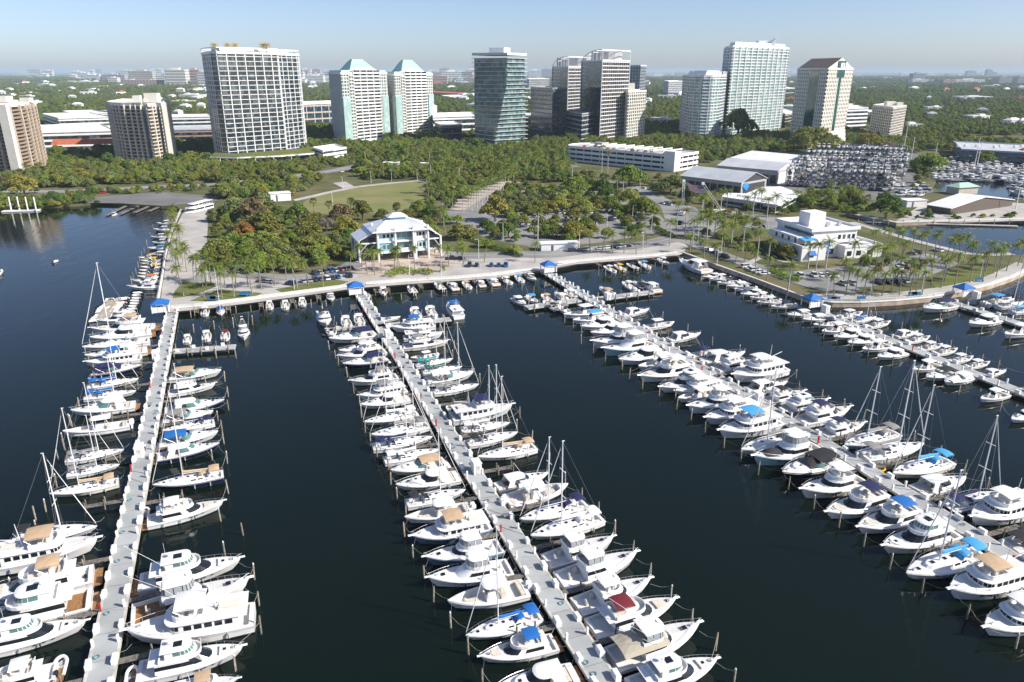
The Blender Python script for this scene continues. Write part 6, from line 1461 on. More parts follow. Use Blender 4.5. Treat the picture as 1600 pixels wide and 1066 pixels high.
for s in (0, 1):
    x0 = .4 if s == 0 else Wd - .4; sg = -1 if s == 0 else 1; w = 8.2 if s == 0 else 6.5
    X_ = lambda t: x0 + sg * w * t
    b = MB(); q = [(X_(0), 0, z3 + .5), (X_(1.05), 1, z1 + 5.2), (X_(1.05), D, z1 + 5.2), (X_(0), D, z3 + .5)]; b.add(q + [(p[0], p[1], p[2] + .35) for p in q], [(0, 1, 2, 3), (7, 6, 5, 4), (0, 4, 5, 1), (1, 5, 6, 2), (2, 6, 7, 3)]); b.build('wing_roof', RW, r)
    b = MB(); b.add([(X_(0), 1.5, z1), (X_(.95), 1.5, z1), (X_(.95), 1.5, z1 + 5), (X_(0), 1.5, z3)], [(0, 1, 2, 3)]); b.add([(X_(.95), 1.5, z1), (X_(.95), D, z1), (X_(.95), D, z1 + 5), (X_(.95), 1.5, z1 + 5)], [(0, 1, 2, 3)]); b.build('wing_glazing', G_dark, r)
    for z in (z1, z2):
        b = MB(); b.prism(rect(min(X_(0), X_(1)), max(X_(0), X_(1)), .8, D), z - .5, z); b.build('wing_floor', W_white, r)
    for y_ in (.8, D * .55, D):
        b = MB(); b.tube([(X_(1), y_, 0), (X_(1), y_, z1 + 5.6)], .5, 8); b.build('column', W_white, r)
    b = MB(); b.tube([(X_(1), .7, z1 + .2), (X_(.55), .7, z2 - .5)], .14, 5); b.tube([(X_(1), .7, .4), (X_(.55), .7, z1 - .6)], .14, 5); b.build('brace', W_white, r)
# ------------------------------------------------ white art deco building on the spit
A, Bl, C = (1251, 409), (1212, 390), (1374, 400)
a, bl, c_ = P(*A), P(*Bl), P(*C); d = c_ - a; rz = math.atan2(d.y, d.x); Wd = d.length; un = d.normalized(); vn = Vector((-un.y, un.x, 0)); Dp = (bl - a).dot(vn)
Dp = max(24, Dp)
r = empty('art_deco_hall', (a.x, a.y, G), rz); tag(r, 'white art deco building with flat roofs and blue awnings on the spit', 'building')
h1 = z_at(a, 388) - G; h2 = h1 + 6.2
b = MB(); b.prism(rect(0, Wd * .30, 0, Dp), 0, h1); b.prism(rect(Wd * .30, Wd * .52, 4, Dp), 0, h1); b.prism(rect(Wd * .52, Wd, -1, Dp * .8), 0, h1 - 1); b.build('lower_wall', W_white, r)
b = MB(); b.prism(rect(Wd * .20, Wd * .78, 6, Dp + 8), h1 - .05, h2); b.prism(rect(Wd * .04, Wd * .20, 7, Dp + 4), h1 - .05, h1 + 3.6); b.build('upper_wall', W_white, r)
o_ = rect(Wd * .18, Wd * .80, 5, Dp + 9); b = MB(); b.ring(o_, offset_poly(o_, -.6), h2 - .4, h2 + 1.1); b.prism(offset_poly(o_, -.6), h2 - .4, h2 + .1); b.build('roof', R_white, r)
o2 = rect(Wd * .52, Wd, -1, Dp * .8); b = MB(); b.ring(offset_poly(o2, .3), offset_poly(o2, -.5), h1 - 1, h1 - .1); b.build('parapet', W_white, r)
o2 = rect(0, Wd * .30, 0, Dp); b = MB(); b.ring(offset_poly(o2, .2), offset_poly(o2, -.5), h1, h1 + .9); b.build('parapet', W_white, r)
b = MB(); b.prism(rect(.6, Wd * .30, .6, 7), h1 + .02, h1 + .1); b.build('terrace_floor', mat('terrace_tile', (.16, .10, .08), .8), r)
plant_room(r, Wd * .40, Dp * .75, h2, 8.5, 8, 6.5, W_white)
for k in range(5): plant_room(r, Wd * (.5 + .05 * k), Dp * (.5 + .1 * (k % 3)), h2 + .1, 1.6, 1.3, 1.2, W_grey)
b = MB(); b.box(Wd * .19 - .3, Dp * .6, h2 - 1.6, .2, Dp * .9, .9); b.build('frieze', G_dark, r)
for k in range(4): b = MB(); b.box(-.06, 4 + k * Dp * .22, h1 * .45, .14, 1.6, 2.2); b.build('window', G_dark, r)
for k in range(4): b = MB(); b.box(Wd * .04 - .06, 8 + k * Dp * .2, h1 + 1.9, .14, 1.4, 1.8); b.build('window', G_dark, r)
for x_ in (.36, .44): b = MB(); b.box(Wd * x_, 3.95, h1 * .45, 2.2, .14, 2.6); b.build('window', G_dark, r)
for x_ in (.58, .70, .84): b = MB(); b.box(Wd * x_, -1.05, h1 * .4, 2.4, .14, 2.2); b.build('window', G_dark, r)
for x_ in (.56, .62, .68, .74): b = MB(); b.box(Wd * x_, 5.95, h1 + 2.6, 1.4, .14, 2.0); b.build('window', G_dark, r)
for (x_, y_, z_, w_) in ((Wd * .12, -.0, h1 * .5, 3.4), (Wd * .36, 4.0, h1 * .52, 3.4), (Wd * .36, 4.0, h1 * .95, 3.0)):
    b = MB(); b.add([(x_ - w_ / 2, y_ - .05, z_ + 1.6), (x_ + w_ / 2, y_ - .05, z_ + 1.6), (x_ + w_ / 2, y_ - 1.8, z_), (x_ - w_ / 2, y_ - 1.8, z_)], [(3, 2, 1, 0)]); b.box(x_, y_ - 1.75, z_ - .2, w_, .06, .4); b.build('awning', M_blue, r)
    b = MB(); b.box(x_, y_ - .04, z_ - .4, w_ * .8, .12, 2.2); b.build('window', G_dark, r)
b = MB(); b.add([(Wd * .06, 7, h1 + 3.2), (Wd * .22, 6.8, h1 + 3.2), (Wd * .22, 2.2, h1 + 2.6), (Wd * .06, 2.2, h1 + 2.6)], [(0, 1, 2, 3)]); b.build('terrace_awning', CANVAS['light blue'], r)
for x_ in (.07, .14, .21): b = MB(); b.tube([(Wd * x_, 2.4, h1), (Wd * x_, 2.4, h1 + 2.6)], .08, 5); b.build('awning_post', W_white, r)
b = MB(); b.prism(rect(Wd * .80, Wd * 1.15, 8, Dp + 4), 0, 4.2); b.build('rear_wing', W_white, r)
# round white kiosk on the lawn edge, small white hut by the lot
def hut(px, py, sx, sy, sz, rz, lab, wall=None, roof=None, name='small_hut'):
    p = P(px, py); r = empty(name, p, rz); tag(r, lab, 'hut'); b = MB(); b.box(0, 0, sz / 2, sx, sy, sz); b.build('wall', wall or W_white, r); b = MB(); b.box(0, 0, sz + .15, sx + .8, sy + .8, .3); b.build('roof', roof or R_white, r)
    b = MB(); b.box(-sx * .2, -sy / 2 - .03, sz * .42, 1.1, .1, sz * .8); b.build('door', W_dgrey, r); return r
hut(438, 313, 13, 8, 5, R(25), 'small white park pavilion left of the big lawn')
hut(873, 390, 18, 5, 3.4, R(8), 'long low white hut at the edge of the tree-shaded parking lot')
hut(612, 262, 14, 9, 4.5, R(5), 'small pale building among the palms behind the big lawn', W_cream)
hut(665, 262, 9, 7, 4, R(0), 'small cream kiosk right of the pale building behind the lawn', W_cream)
hut(1210, 302, 8, 6, 3, R(-20), 'small white hut at the right corner of the low flat building')
hut(1425, 322, 14, 8, 4, R(10), 'white tent-like hut left of the quay restaurant', CANVAS['white'])
# ================================================================== vegetation
def leaf_mat(name, c1, c2, rand=.22, trans=.36):
    m = bpy.data.materials.new(name); m.use_nodes = True; MATS[name] = m; nt = m.node_tree; b = nt.nodes['Principled BSDF']
    b.inputs['Roughness'].default_value = .65; b.inputs['Specular IOR Level'].default_value = .25
    tc = nt.nodes.new('ShaderNodeTexCoord'); nz = nt.nodes.new('ShaderNodeTexNoise'); nz.inputs['Scale'].default_value = .55; nz.inputs['Detail'].default_value = 3
    oi = nt.nodes.new('ShaderNodeObjectInfo'); ad = nt.nodes.new('ShaderNodeVectorMath'); ad.operation = 'MULTIPLY_ADD'
    cx = nt.nodes.new('ShaderNodeCombineXYZ')
    for k in range(3): nt.links.new(oi.outputs['Random'], cx.inputs[k])
    ad.inputs[1].default_value = (50, 70, 30); nt.links.new(cx.outputs[0], ad.inputs[0]); nt.links.new(tc.outputs['Object'], ad.inputs[2]); nt.links.new(ad.outputs[0], nz.inputs['Vector'])
    mr = nt.nodes.new('ShaderNodeMapRange'); mr.inputs[1].default_value = .36; mr.inputs[2].default_value = .64; nt.links.new(nz.outputs[0], mr.inputs[0])
    mx = nt.nodes.new('ShaderNodeMix'); mx.data_type = 'RGBA'; mx.inputs[6].default_value = (*c1, 1); mx.inputs[7].default_value = (*c2, 1); nt.links.new(mr.outputs[0], mx.inputs[0])
    hs = nt.nodes.new('ShaderNodeHueSaturation'); nt.links.new(mx.outputs[2], hs.inputs['Color'])
    v = nt.nodes.new('ShaderNodeMapRange'); v.inputs[3].default_value = 1 - rand; v.inputs[4].default_value = 1 + rand; nt.links.new(oi.outputs['Random'], v.inputs[0]); nt.links.new(v.outputs[0], hs.inputs['Value'])
    ml = nt.nodes.new('ShaderNodeMath'); ml.operation = 'MULTIPLY'; ml.inputs[1].default_value = 17.3; fr = nt.nodes.new('ShaderNodeMath'); fr.operation = 'FRACT'
    nt.links.new(oi.outputs['Random'], ml.inputs[0]); nt.links.new(ml.outputs[0], fr.inputs[0])
    h = nt.nodes.new('ShaderNodeMapRange'); h.inputs[3].default_value = .5 - rand * .07; h.inputs[4].default_value = .5 + rand * .07; nt.links.new(fr.outputs[0], h.inputs[0]); nt.links.new(h.outputs[0], hs.inputs['Hue'])
    nt.links.new(hs.outputs[0], b.inputs['Base Color'])
    tr = nt.nodes.new('ShaderNodeBsdfTranslucent'); nt.links.new(hs.outputs[0], tr.inputs[0]); ms = nt.nodes.new('ShaderNodeMixShader'); ms.inputs[0].default_value = trans
    out = nt.nodes['Material Output']; nt.links.new(b.outputs[0], ms.inputs[1]); nt.links.new(tr.outputs[0], ms.inputs[2]); nt.links.new(ms.outputs[0], out.inputs[0])
    return m
LEAF = {'green': leaf_mat('green_foliage', (.145, .222, .036), (.24, .30, .05)), 'dark green': leaf_mat('dark_green_foliage', (.08, .145, .03), (.145, .205, .04)),
        'lime green': leaf_mat('lime_foliage', (0.225, 0.286, 0.058), (0.340, 0.373, 0.086)), 'yellow-green': leaf_mat('yellow_green_foliage', (.225, .228, .045), (.325, .30, .06)),
        'olive': leaf_mat('olive_foliage', (.168, .192, .042), (.235, .245, .055)), 'grey-green': leaf_mat('grey_green_foliage', (.165, .205, .07), (.235, .26, .09)),
        'brown': leaf_mat('brown_foliage', (.20, .150, .075), (.26, .19, .095)), 'orange': leaf_mat('orange_foliage', (.28, .165, .045), (.35, .215, .06)), 'grey': leaf_mat('bare_twigs', (.22, .19, .16), (.28, .24, .20), .1)}
L_palm = leaf_mat('palm_frond', (0.120, 0.193, 0.033), (0.250, 0.279, 0.055)); L_palmy = leaf_mat('yellow_palm_frond', (0.476, 0.321, 0.045), (0.618, 0.408, 0.076))
L_sabal = leaf_mat('fan_palm_frond', (0.130, 0.183, 0.045), (0.272, 0.268, 0.076))
M_bark = mat('tree_bark', (.11, .085, .06), .9, noise=.3, scale=2); M_ptrunk = mat('palm_trunk', (.28, .245, .20), .9, noise=.25, scale=2)
npr = np.random.default_rng(5)
def crown_mesh(name, seed, R_=5.0, H_=6.0, nl=1100, leaf=.75, clumps=16, flat=.6, hollow=.0):
    g = np.random.default_rng(seed); cs = []
    for i in range(clumps):
        a = g.uniform(0, 2 * math.pi); u = math.sqrt(g.uniform(0, 1)); r = R_ * .72 * u
        z = H_ * (.30 + .52 * (1 - u ** 2) * g.uniform(.7, 1.1)); rad = R_ * g.uniform(.24, .42)
        cs.append((r * math.cos(a), r * math.sin(a), z, rad))
    cs = np.array(cs); w = cs[:, 3] ** 2; w /= w.sum()
    idx = g.choice(len(cs), nl, p=w); d = g.normal(size=(nl, 3)); d /= np.linalg.norm(d, axis=1)[:, None]; d[:, 2] = np.where(d[:, 2] < -.3, -d[:, 2], d[:, 2])
    rr = cs[idx, 3] * g.uniform(.72, 1.08, nl); c = cs[idx, :3] + d * rr[:, None] * np.array([1, 1, flat])
    nrm = d + g.normal(scale=.55, size=(nl, 3)); nrm /= np.linalg.norm(nrm, axis=1)[:, None]
    t = np.cross(nrm, g.normal(size=(nl, 3))); t /= np.linalg.norm(t, axis=1)[:, None]; b_ = np.cross(nrm, t)
    s = (leaf * g.uniform(.6, 1.25, nl))[:, None]
    v = np.stack([c - t * s * .6, c - b_ * s * .42 + nrm * s * .1, c + t * s * .6, c + b_ * s * .42 + nrm * s * .1], 1).reshape(-1, 3)
    me = bpy.data.meshes.new(name); me.from_pydata(v.tolist(), [], np.arange(nl * 4).reshape(-1, 4).tolist()); return me
def trunk_mesh(seed, H_=5.0, R_=5.0):
    g = random.Random(seed); b = MB(); n = 5; b.tube([(0, 0, -.3), (g.uniform(-.2, .2), g.uniform(-.2, .2), H_ * .28), (g.uniform(-.3, .3), g.uniform(-.3, .3), H_ * .45)], .32, 6, .22)
    for i in range(n):
        a = 2 * math.pi * i / n + g.uniform(-.4, .4); b.tube([(0, 0, H_ * .30), (math.cos(a) * R_ * .25, math.sin(a) * R_ * .25, H_ * .55), (math.cos(a) * R_ * .55, math.sin(a) * R_ * .55, H_ * .78)], .16, 5, .05)
    return b.mesh('trunk', [M_bark])
BROAD = []
for k, (R_, H_, nl, lf, cl, fl_) in enumerate([(5, 7.2, 1500, .72, 20, .62), (5.4, 6.4, 1500, .74, 24, .55), (4.6, 7.8, 1300, .7, 16, .72), (5.2, 6.8, 1250, .8, 14, .6), (4.8, 7.0, 1700, .62, 26, .6), (5.6, 5.8, 1400, .72, 22, .5)]):
    me = crown_mesh('crown', 11 + k, R_, H_, nl, lf, cl, fl_); me.materials.append(LEAF['green']); BROAD.append((me, trunk_mesh(k, H_, R_)))
BARE = crown_mesh('crown', 77, 4.6, 7, 700, .5, 18, .7); BARE.materials.append(LEAF['grey'])
def frond(b, L, a, el, droop, w, seg=6, ang=.5, ser=True):
    pts = []; p = Vector((0, 0, 0)); e = el
    for i in range(seg + 1):
        pts.append(p.copy()); p = p + Vector((math.cos(a) * math.cos(e), math.sin(a) * math.cos(e), math.sin(e))) * (L / seg); e -= droop / seg
    side = Vector((-math.sin(a), math.cos(a), 0))
    for i in range(seg):
        t0, t1 = i / seg, (i + 1) / seg; w0 = w * math.sin(math.pi * min(1, .18 + t0 * .82)) ** .7; w1 = w * math.sin(math.pi * min(1, .18 + t1 * .82)) ** .7 if i < seg - 1 else .02
        for s in (1, -1):
            drop = Vector((0, 0, -1))
            q0 = pts[i]; q1 = pts[i + 1]; m = (q0 + q1) / 2
            # two pointed leaflet groups per segment
            for (u0, u1) in ((0, .42), (.5, .92)):
                A = q0.lerp(q1, u0); B_ = q0.lerp(q1, u1); ww = w0 + (w1 - w0) * (u0 + u1) / 2; fwd = (q1 - q0).normalized() * ww * .55
                C = (A + B_) / 2 + side * s * ww + drop * ww * ang + fwd
                b.add([A, B_, C], [(0, 1, 2)])
def palm_crown(seed, nf=18, L=3.6, w=.75, droop=1.6, el0=1.25, el1=-.35):
    g = random.Random(seed); b = MB()
    for i in range(nf):
        t = i / nf; a = i * 2.39996 + g.uniform(-.2, .2); el = el0 + (el1 - el0) * t ** .8 + g.uniform(-.12, .12)
        frond(b, L * g.uniform(.85, 1.1), a, el, droop * g.uniform(.8, 1.2), w * g.uniform(.85, 1.1))
    return b
def fan_crown(seed, nf=30, L=2.0):
    g = random.Random(seed); b = MB()
    for i in range(nf):
        a = i * 2.39996; el = 1.3 - 2.0 * (i / nf) + g.uniform(-.15, .15); d = Vector((math.cos(a) * math.cos(el), math.sin(a) * math.cos(el), math.sin(el))); c = d * L * .55 * g.uniform(.8, 1.1)
        side = Vector((-math.sin(a), math.cos(a), 0)); up = d.cross(side)
        k = 6
        for j in range(k):
            u0 = -1.2 + 2.4 * j / k; u1 = -1.2 + 2.4 * (j + .75) / k; r_ = L * .6
            b.add([c, c + (d * math.cos(u0) + side * math.sin(u0)) * r_ + up * -.15, c + (d * math.cos(u1) + side * math.sin(u1)) * r_ + up * .05], [(0, 1, 2)])
    return b
def ptrunk(h, lean, r0=.22, r1=.15, white=None):
    b = MB(); n = 6; b.tube([(lean * (i / n) ** 2, 0, -.3 + (h + .3) * i / n) for i in range(n + 1)], [r0 * 1.3] + [r0 + (r1 - r0) * i / n for i in range(1, n + 1)], 6); return b
COCO = []
for k in range(4):
    c = palm_crown(30 + k, 17 + k, 3.7, .8, 1.7).mesh('crown', [L_palm]); lean = (.4, 1.2, 2.0, .8)[k]; COCO.append((c, ptrunk(8.5, lean).mesh('trunk', [M_ptrunk]), (lean, 0, 8.4)))
ROYAL = []
for k in range(3):
    c = palm_crown(50 + k, 16, 4.2, .95, 1.5, 1.2, -.1).mesh('crown', [L_palm]); t = ptrunk(12.5, .15, .30, .22); t.mat(1).tube([(.15, 0, 12.3), (.15, 0, 13.6)], [.2, .12], 6); ROYAL.append((c, t.mesh('trunk', [mat('royal_palm_trunk', (.47, .44, .40), .8, noise=.1, scale=1), LEAF['green']]), (.15, 0, 13.4)))
SABAL = []
for k in range(3):
    c = fan_crown(70 + k, 30, 2.1).mesh('crown', [L_sabal]); SABAL.append((c, ptrunk(6.5, .2, .26, .24).mesh('trunk', [M_ptrunk]), (.2, 0, 6.7)))
NT = {'tree': 0, 'palm': 0}
def tree(p, d, colour, lab, grp, hgt=None, bare=False):
    """broadleaf tree, crown diameter d metres"""
    x, y = px_of(p)
    if NT['tree'] >= 299: return
    NT['tree'] += 1
    me, tm = BROAD[rnd.randrange(6)]
    if bare: me = BARE
    r = empty('broadleaf_tree', (p[0], p[1], G), rnd.uniform(0, 6.28)); k = d / 10.6; kz = k * rnd.uniform(.85, 1.12) if hgt is None else hgt / 7.5; r.scale = (k, k, kz)
    put('trunk', tm, r); c = put('crown', me, r); setmat(c, LEAF[colour])
    return tag(r, lab, 'tree', grp)
def palm(p, kind, h, lab, grp, yellow=False, size=1.0):
    if NT['palm'] >= 299: return
    NT['palm'] += 1
    c, t, top = rnd.choice({'coco': COCO, 'royal': ROYAL, 'sabal': SABAL}[kind]); k = h / top[2]
    r = empty({'coco': 'coconut_palm', 'royal': 'royal_palm', 'sabal': 'fan_palm'}[kind], (p[0], p[1], p[2] if len(p) > 2 else G), rnd.uniform(0, 6.28)); put('trunk', t, r).scale = (1, 1, k)
    o = put('crown', c, r, (top[0], top[1], top[2] * k)); o.scale = [size * rnd.uniform(.9, 1.15)] * 3; o.rotation_euler = (rnd.uniform(-.12, .12), rnd.uniform(-.12, .12), rnd.uniform(0, 6))
    if yellow: setmat(o, L_palmy)
    return tag(r, lab, 'palm tree', grp)
TP = []
def free(p, d):
    for q, e in TP:
        if (p[0] - q[0]) ** 2 + (p[1] - q[1]) ** 2 < (d + e) ** 2: return False
    return True
FOOT = []        # keep-out circles for buildings
for o in list(COL.objects):
    if o.parent is None and o.get('category') in ('hut', 'building', 'shed', 'restaurant', 'tower', 'office', 'parking garage', 'podium', 'parking block'):
        pts = [o.matrix_basis @ Vector(v.co) for c in kids(o) for v in list(c.data.vertices)[::7]] if kids(o) else []
        if pts: FOOT.append((min(p.x for p in pts), max(p.x for p in pts), min(p.y for p in pts), max(p.y for p in pts)))
def clear(p, m=0.0): return not any(a - m < p[0] < b_ + m and c - m < p[1] < d + m for a, b_, c, d in FOOT)
ROADS = []       # photo polygons kept free of trunks
# --- single trees one can point to: px, ground row, crown width in px, colour
SOLO = [(384, 376, 40, 'orange', 'orange-leaved tree in the park by the bare mulch bed'), (374, 378, 22, 'orange', 'smaller orange tree in front of the orange tree'), (416, 368, 56, 'olive', 'large olive-brown tree in the middle of the waterfront park'),
        (398, 350, 52, 'brown', 'brown-leaved tree behind the orange tree'), (361, 366, 22, 'grey', 'nearly bare grey tree left of the orange tree'), (447, 349, 36, 'dark green', 'dark green round tree below the left end of the lawn'), (466, 348, 38, 'dark green', 'dark green tree right beside the other dark one below the lawn'),
        (368, 344, 56, 'grey-green', 'wide grey-green tree at the top of the waterfront park'), (408, 334, 48, 'grey-green', 'grey-green tree behind the brown tree'), (345, 402, 50, 'lime green', 'bright green tree on the park edge beside the promenade road'), (352, 418, 42, 'olive', 'olive tree at the corner of the promenade road'),
        (412, 380, 30, 'lime green', 'low lime hedge clump on the mulch bed, left half'), (432, 381, 28, 'lime green', 'low lime hedge clump on the mulch bed, right half'), (408, 424, 44, 'green', 'fresh green tree left of two by the front parking road'), (434, 422, 46, 'green', 'fresh green tree right of two by the front parking road'), (462, 424, 38, 'olive', 'olive-brown tree by the front parking row'),
        (482, 374, 44, 'olive', 'tall olive tree left of the blue building grove'), (478, 398, 48, 'olive', 'brownish olive tree near the front parking row'), (489, 358, 42, 'olive', 'olive tree below the lawn edge'), (510, 362, 34, 'grey', 'bare grey tree beside the yellow tree'), (534, 352, 44, 'brown', 'brown tree on the lower lawn edge'), (543, 374, 48, 'yellow-green', 'bright yellow-green tree left of the blue building'), (567, 346, 40, 'olive', 'olive tree behind the blue building roof'), (505, 395, 40, 'lime green', 'lime tree in front of the grove left of the blue building'), (525, 402, 30, 'green', 'green tree close to the left wing of the blue building'), (500, 415, 34, 'lime green', 'small lime tree by the parked cars left of the plaza'),
        (774, 346, 50, 'yellow-green', 'large yellow-green tree at the corner of the shaded parking lot'), (724, 374, 44, 'olive', 'olive tree right of the blue building'), (760, 364, 34, 'dark green', 'dark green tree beside the white truck'), (795, 372, 36, 'green', 'green tree near the lone tall palm'), (802, 398, 26, 'lime green', 'lime tree at the bend of the drive'), (757, 386, 26, 'lime green', 'lime tree on the hedge beside the drive'), (741, 368, 20, 'lime green', 'small lime tree right of the olive tree'),
        (900, 303, 42, 'green', 'broad green tree at the left of the garage drive'), (941, 309, 42, 'dark green', 'isolated dense green tree on the garage drive island'), (983, 290, 46, 'green', 'green tree in front of the parking garage'), (912, 334, 32, 'lime green', 'bright lime tree in the middle of the parking lot'), (984, 322, 36, 'lime green', 'lime green tree at the right side of the parking lot'), (1002, 342, 48, 'green', 'spreading green tree at the right end of the parking lot'),
        (1048, 304, 52, 'grey-green', 'grey-green tree left of the hanging flag'), (1075, 318, 34, 'dark green', 'dark tree below the hanging flag'), (1152, 216, 54, 'dark green', 'very large dark dome-shaped tree before the tallest tower'), (1268, 240, 72, 'olive', 'huge olive tree below the cream office tower'), (1355, 236, 40, 'yellow-green', 'yellow-green tree behind the boat racks'), (1386, 240, 26, 'brown', 'reddish brown tree behind the boat racks'),
        (1383, 342, 54, 'dark green', 'large dark round tree beside the canal left of the quay restaurant'), (1450, 268, 48, 'green', 'broad green tree between the boat racks and the marina basin'), (1540, 256, 30, 'green', 'green tree before the slate waterside building'), (1228, 405, 36, 'olive', 'olive tree in front of the left wall of the art deco hall'), (1210, 398, 30, 'olive', 'leaning olive tree beside the ramp of the art deco hall'), (38, 306, 46, 'yellow-green', 'yellowish tree at the left shore'), (740, 240, 34, 'dark green', 'dark tree before the base of the twisting tower')]
for x, y, w, c, lab in SOLO:
    p = P(x, y); k = F_PX / math.hypot(p.y, CAM_H) ; d = w / k * 1.0; TP.append((p, d * .32)); tree(p, d * 1.12, c, lab, None, bare=c == 'grey')
def scatter(poly, n, kinds, where, grp, dmin=6, dmax=11, sep=.36):
    dmin *= 1.25; dmax *= 1.3; sep *= .82; kinds = kinds + [k for k in kinds if k in LEAF]
    xs = [q[0] for q in poly]; ys = [q[1] for q in poly]; c = 0
    for _ in range(n * 30):
        if c >= n: break
        x, y = rnd.uniform(min(xs), max(xs)), rnd.uniform(min(ys), max(ys))
        if not inside((x, y), poly): continue
        p = P(x, y); k = rnd.choice(kinds); d = rnd.uniform(dmin, dmax)
        if k in ('coco', 'royal', 'sabal', 'ypalm'): d = 3.4
        if not free(p, d * sep) or not clear(p, 1.0): continue
        TP.append((p, d * sep)); c += 1
        if k == 'coco': palm(p, 'coco', rnd.uniform(8, 12), f"slender green coconut palm {where}", 'palms ' + grp)
        elif k == 'royal': palm(p, 'royal', rnd.uniform(10, 14), f"tall pale-trunked palm {where}", 'palms ' + grp)
        elif k == 'sabal': palm(p, 'sabal', rnd.uniform(5, 8), f"round-headed fan palm {where}", 'palms ' + grp)
        else: tree(p, d, k, f"{k} tree {where}", 'trees ' + grp)
for lab, grp, kind, h, pts in [
    ('coconut palm in the row along the left promenade', 'palms along the left promenade', 'coco', 9.5, [(272, 345), (276, 355), (271, 362), (279, 368), (270, 378), (277, 385), (283, 392), (270, 398), (279, 405), (286, 412), (272, 416), (281, 424), (292, 425), (276, 432)]),
    ('coconut palm on the grass behind the left sea wall', 'palms behind the left sea wall', 'coco', 10.5, [(287, 463), (303, 437), (309, 440), (319, 464), (322, 447), (330, 444), (342, 452), (347, 466), (352, 450), (366, 464), (369, 450), (388, 448), (394, 460), (406, 450), (409, 452), (430, 446), (448, 438), (465, 452), (482, 446), (505, 448)]),
    ('palm on the plaza before the blue building', 'palms on the plaza', 'coco', 9.0, [(566, 417), (574, 428), (583, 424), (596, 426), (586, 430), (621, 422), (626, 424), (617, 424), (548, 424), (690, 412), (701, 417), (724, 418), (722, 405), (648, 420)]),
    ('tall slim palm along the parking lot beside the third gate', 'palms by the third gate', 'coco', 10, [(725, 413), (757, 410), (922, 394), (941, 396), (957, 397), (975, 396), (994, 397), (1004, 390), (836, 410), (1010, 382)]),
    ('tall straight palm on the drive before the round island', 'palms of the drive', 'royal', 12.5, [(1057, 358), (1070, 370), (1104, 374), (1116, 372), (1046, 385), (1082, 386), (1127, 392), (1160, 392), (1142, 386)]),
    ('palm beside the road along the fourth pier', 'palms beside the fourth pier road', 'coco', 9.5, [(1078, 395), (1100, 404), (1116, 410), (1149, 413), (1131, 400), (1180, 428), (1198, 438), (1163, 410)]),
    ('tall palm on the lawn below the art deco hall', 'palms below the art deco hall', 'royal', 11.5, [(1231, 455), (1200, 412), (1183, 405), (1262, 420), (1274, 425), (1290, 420)]),
    ('coconut palm on the curved lawn of the spit', 'palms of the curved lawn', 'coco', 10.5, [(1302, 466), (1336, 462), (1322, 456), (1362, 460), (1348, 466), (1378, 463), (1392, 458), (1405, 462), (1420, 466), (1431, 458), (1440, 462), (1318, 440), (1340, 432), (1356, 430), (1376, 428), (1390, 424), (1330, 420), (1368, 418), (1402, 436), (1420, 440), (1408, 416)]),
    ('coconut palm standing on the outer spit before the lagoon', 'palms of the outer spit', 'coco', 11.5, [(1424, 398), (1437, 404), (1446, 400), (1458, 410), (1466, 404), (1477, 412), (1486, 408), (1498, 414), (1506, 410), (1516, 420), (1524, 414), (1540, 424), (1552, 428), (1562, 420), (1572, 424), (1590, 416), (1598, 420), (1476, 440), (1492, 446), (1515, 442), (1535, 440), (1455, 446), (1470, 450), (1556, 434), (1410, 400), (1398, 396), (1385, 400), (1362, 402)]),
    ('lone very tall palm in the parking lot', None, 'royal', 18, [(840, 391)]),
    ('tall slim twin palm in front of the parking garage', 'twin palms before the garage', 'royal', 21, [(940, 272), (949, 277)])]:
    for x, y in pts: palm(P(x, y), kind, h * rnd.uniform(.85, 1.1), lab, grp)
# rooftop palms of the tall grid tower
ctr, loc, hh = T3ROOF
for x in (346, 366, 377, 416, 424):
    p = P(x + 6, 246); p.y += 9; d = Vector((p.x, p.y, G + hh + .2)); palm((d.x, d.y, d.z), 'coco', 7.0, 'golden palm on the roof of the tall grid tower', 'rooftop palms', True, 1.35)
scatter([(-40, 300), (-40, 270), (90, 262), (250, 262), (345, 262), (345, 286), (230, 288), (120, 296)], 34, ['green', 'olive', 'yellow-green', 'grey-green', 'dark green', 'brown', 'sabal', 'coco'], 'along the road behind the left shore', 'behind the left shore', 8, 14)
scatter([(-20, 325), (0, 300), (130, 304), (170, 300), (160, 318), (60, 325)], 8, ['green', 'olive', 'dark green'], 'at the waterline of the left shore', 'at the left waterline', 6, 10)
scatter([(90, 262), (85, 235), (180, 236), (190, 262)], 10, ['dark green', 'green', 'coco'], 'between the two brown towers', 'between the brown towers', 9, 15)
scatter([(262, 262), (265, 236), (335, 236), (340, 256)], 8, ['dark green', 'green', 'coco', 'olive'], 'in the shade left of the tall grid tower', 'left of the grid tower', 8, 14)
scatter([(330, 286), (350, 262), (520, 258), (480, 276), (400, 286)], 22, ['yellow-green', 'green', 'olive', 'coco', 'sabal', 'coco'], 'along the road before the tall grid tower', 'before the grid tower', 7, 12)
scatter([(340, 312), (350, 292), (470, 284), (520, 276), (470, 304), (430, 306)], 18, ['grey-green', 'green', 'olive', 'dark green', 'lime green'], 'between the road and the waterfront park', 'above the waterfront park', 8, 13)
scatter([(450, 246), (470, 228), (545, 226), (545, 246), (500, 250)], 14, ['dark green', 'green', 'olive', 'coco', 'coco'], 'behind the low white building with the sign', 'behind the sign building', 8, 13)
scatter([(545, 262), (550, 230), (700, 228), (760, 240), (700, 262)], 44, ['coco', 'coco', 'royal', 'sabal', 'green', 'dark green'], 'behind the lawn below the twin towers', 'below the twin towers', 7, 11)
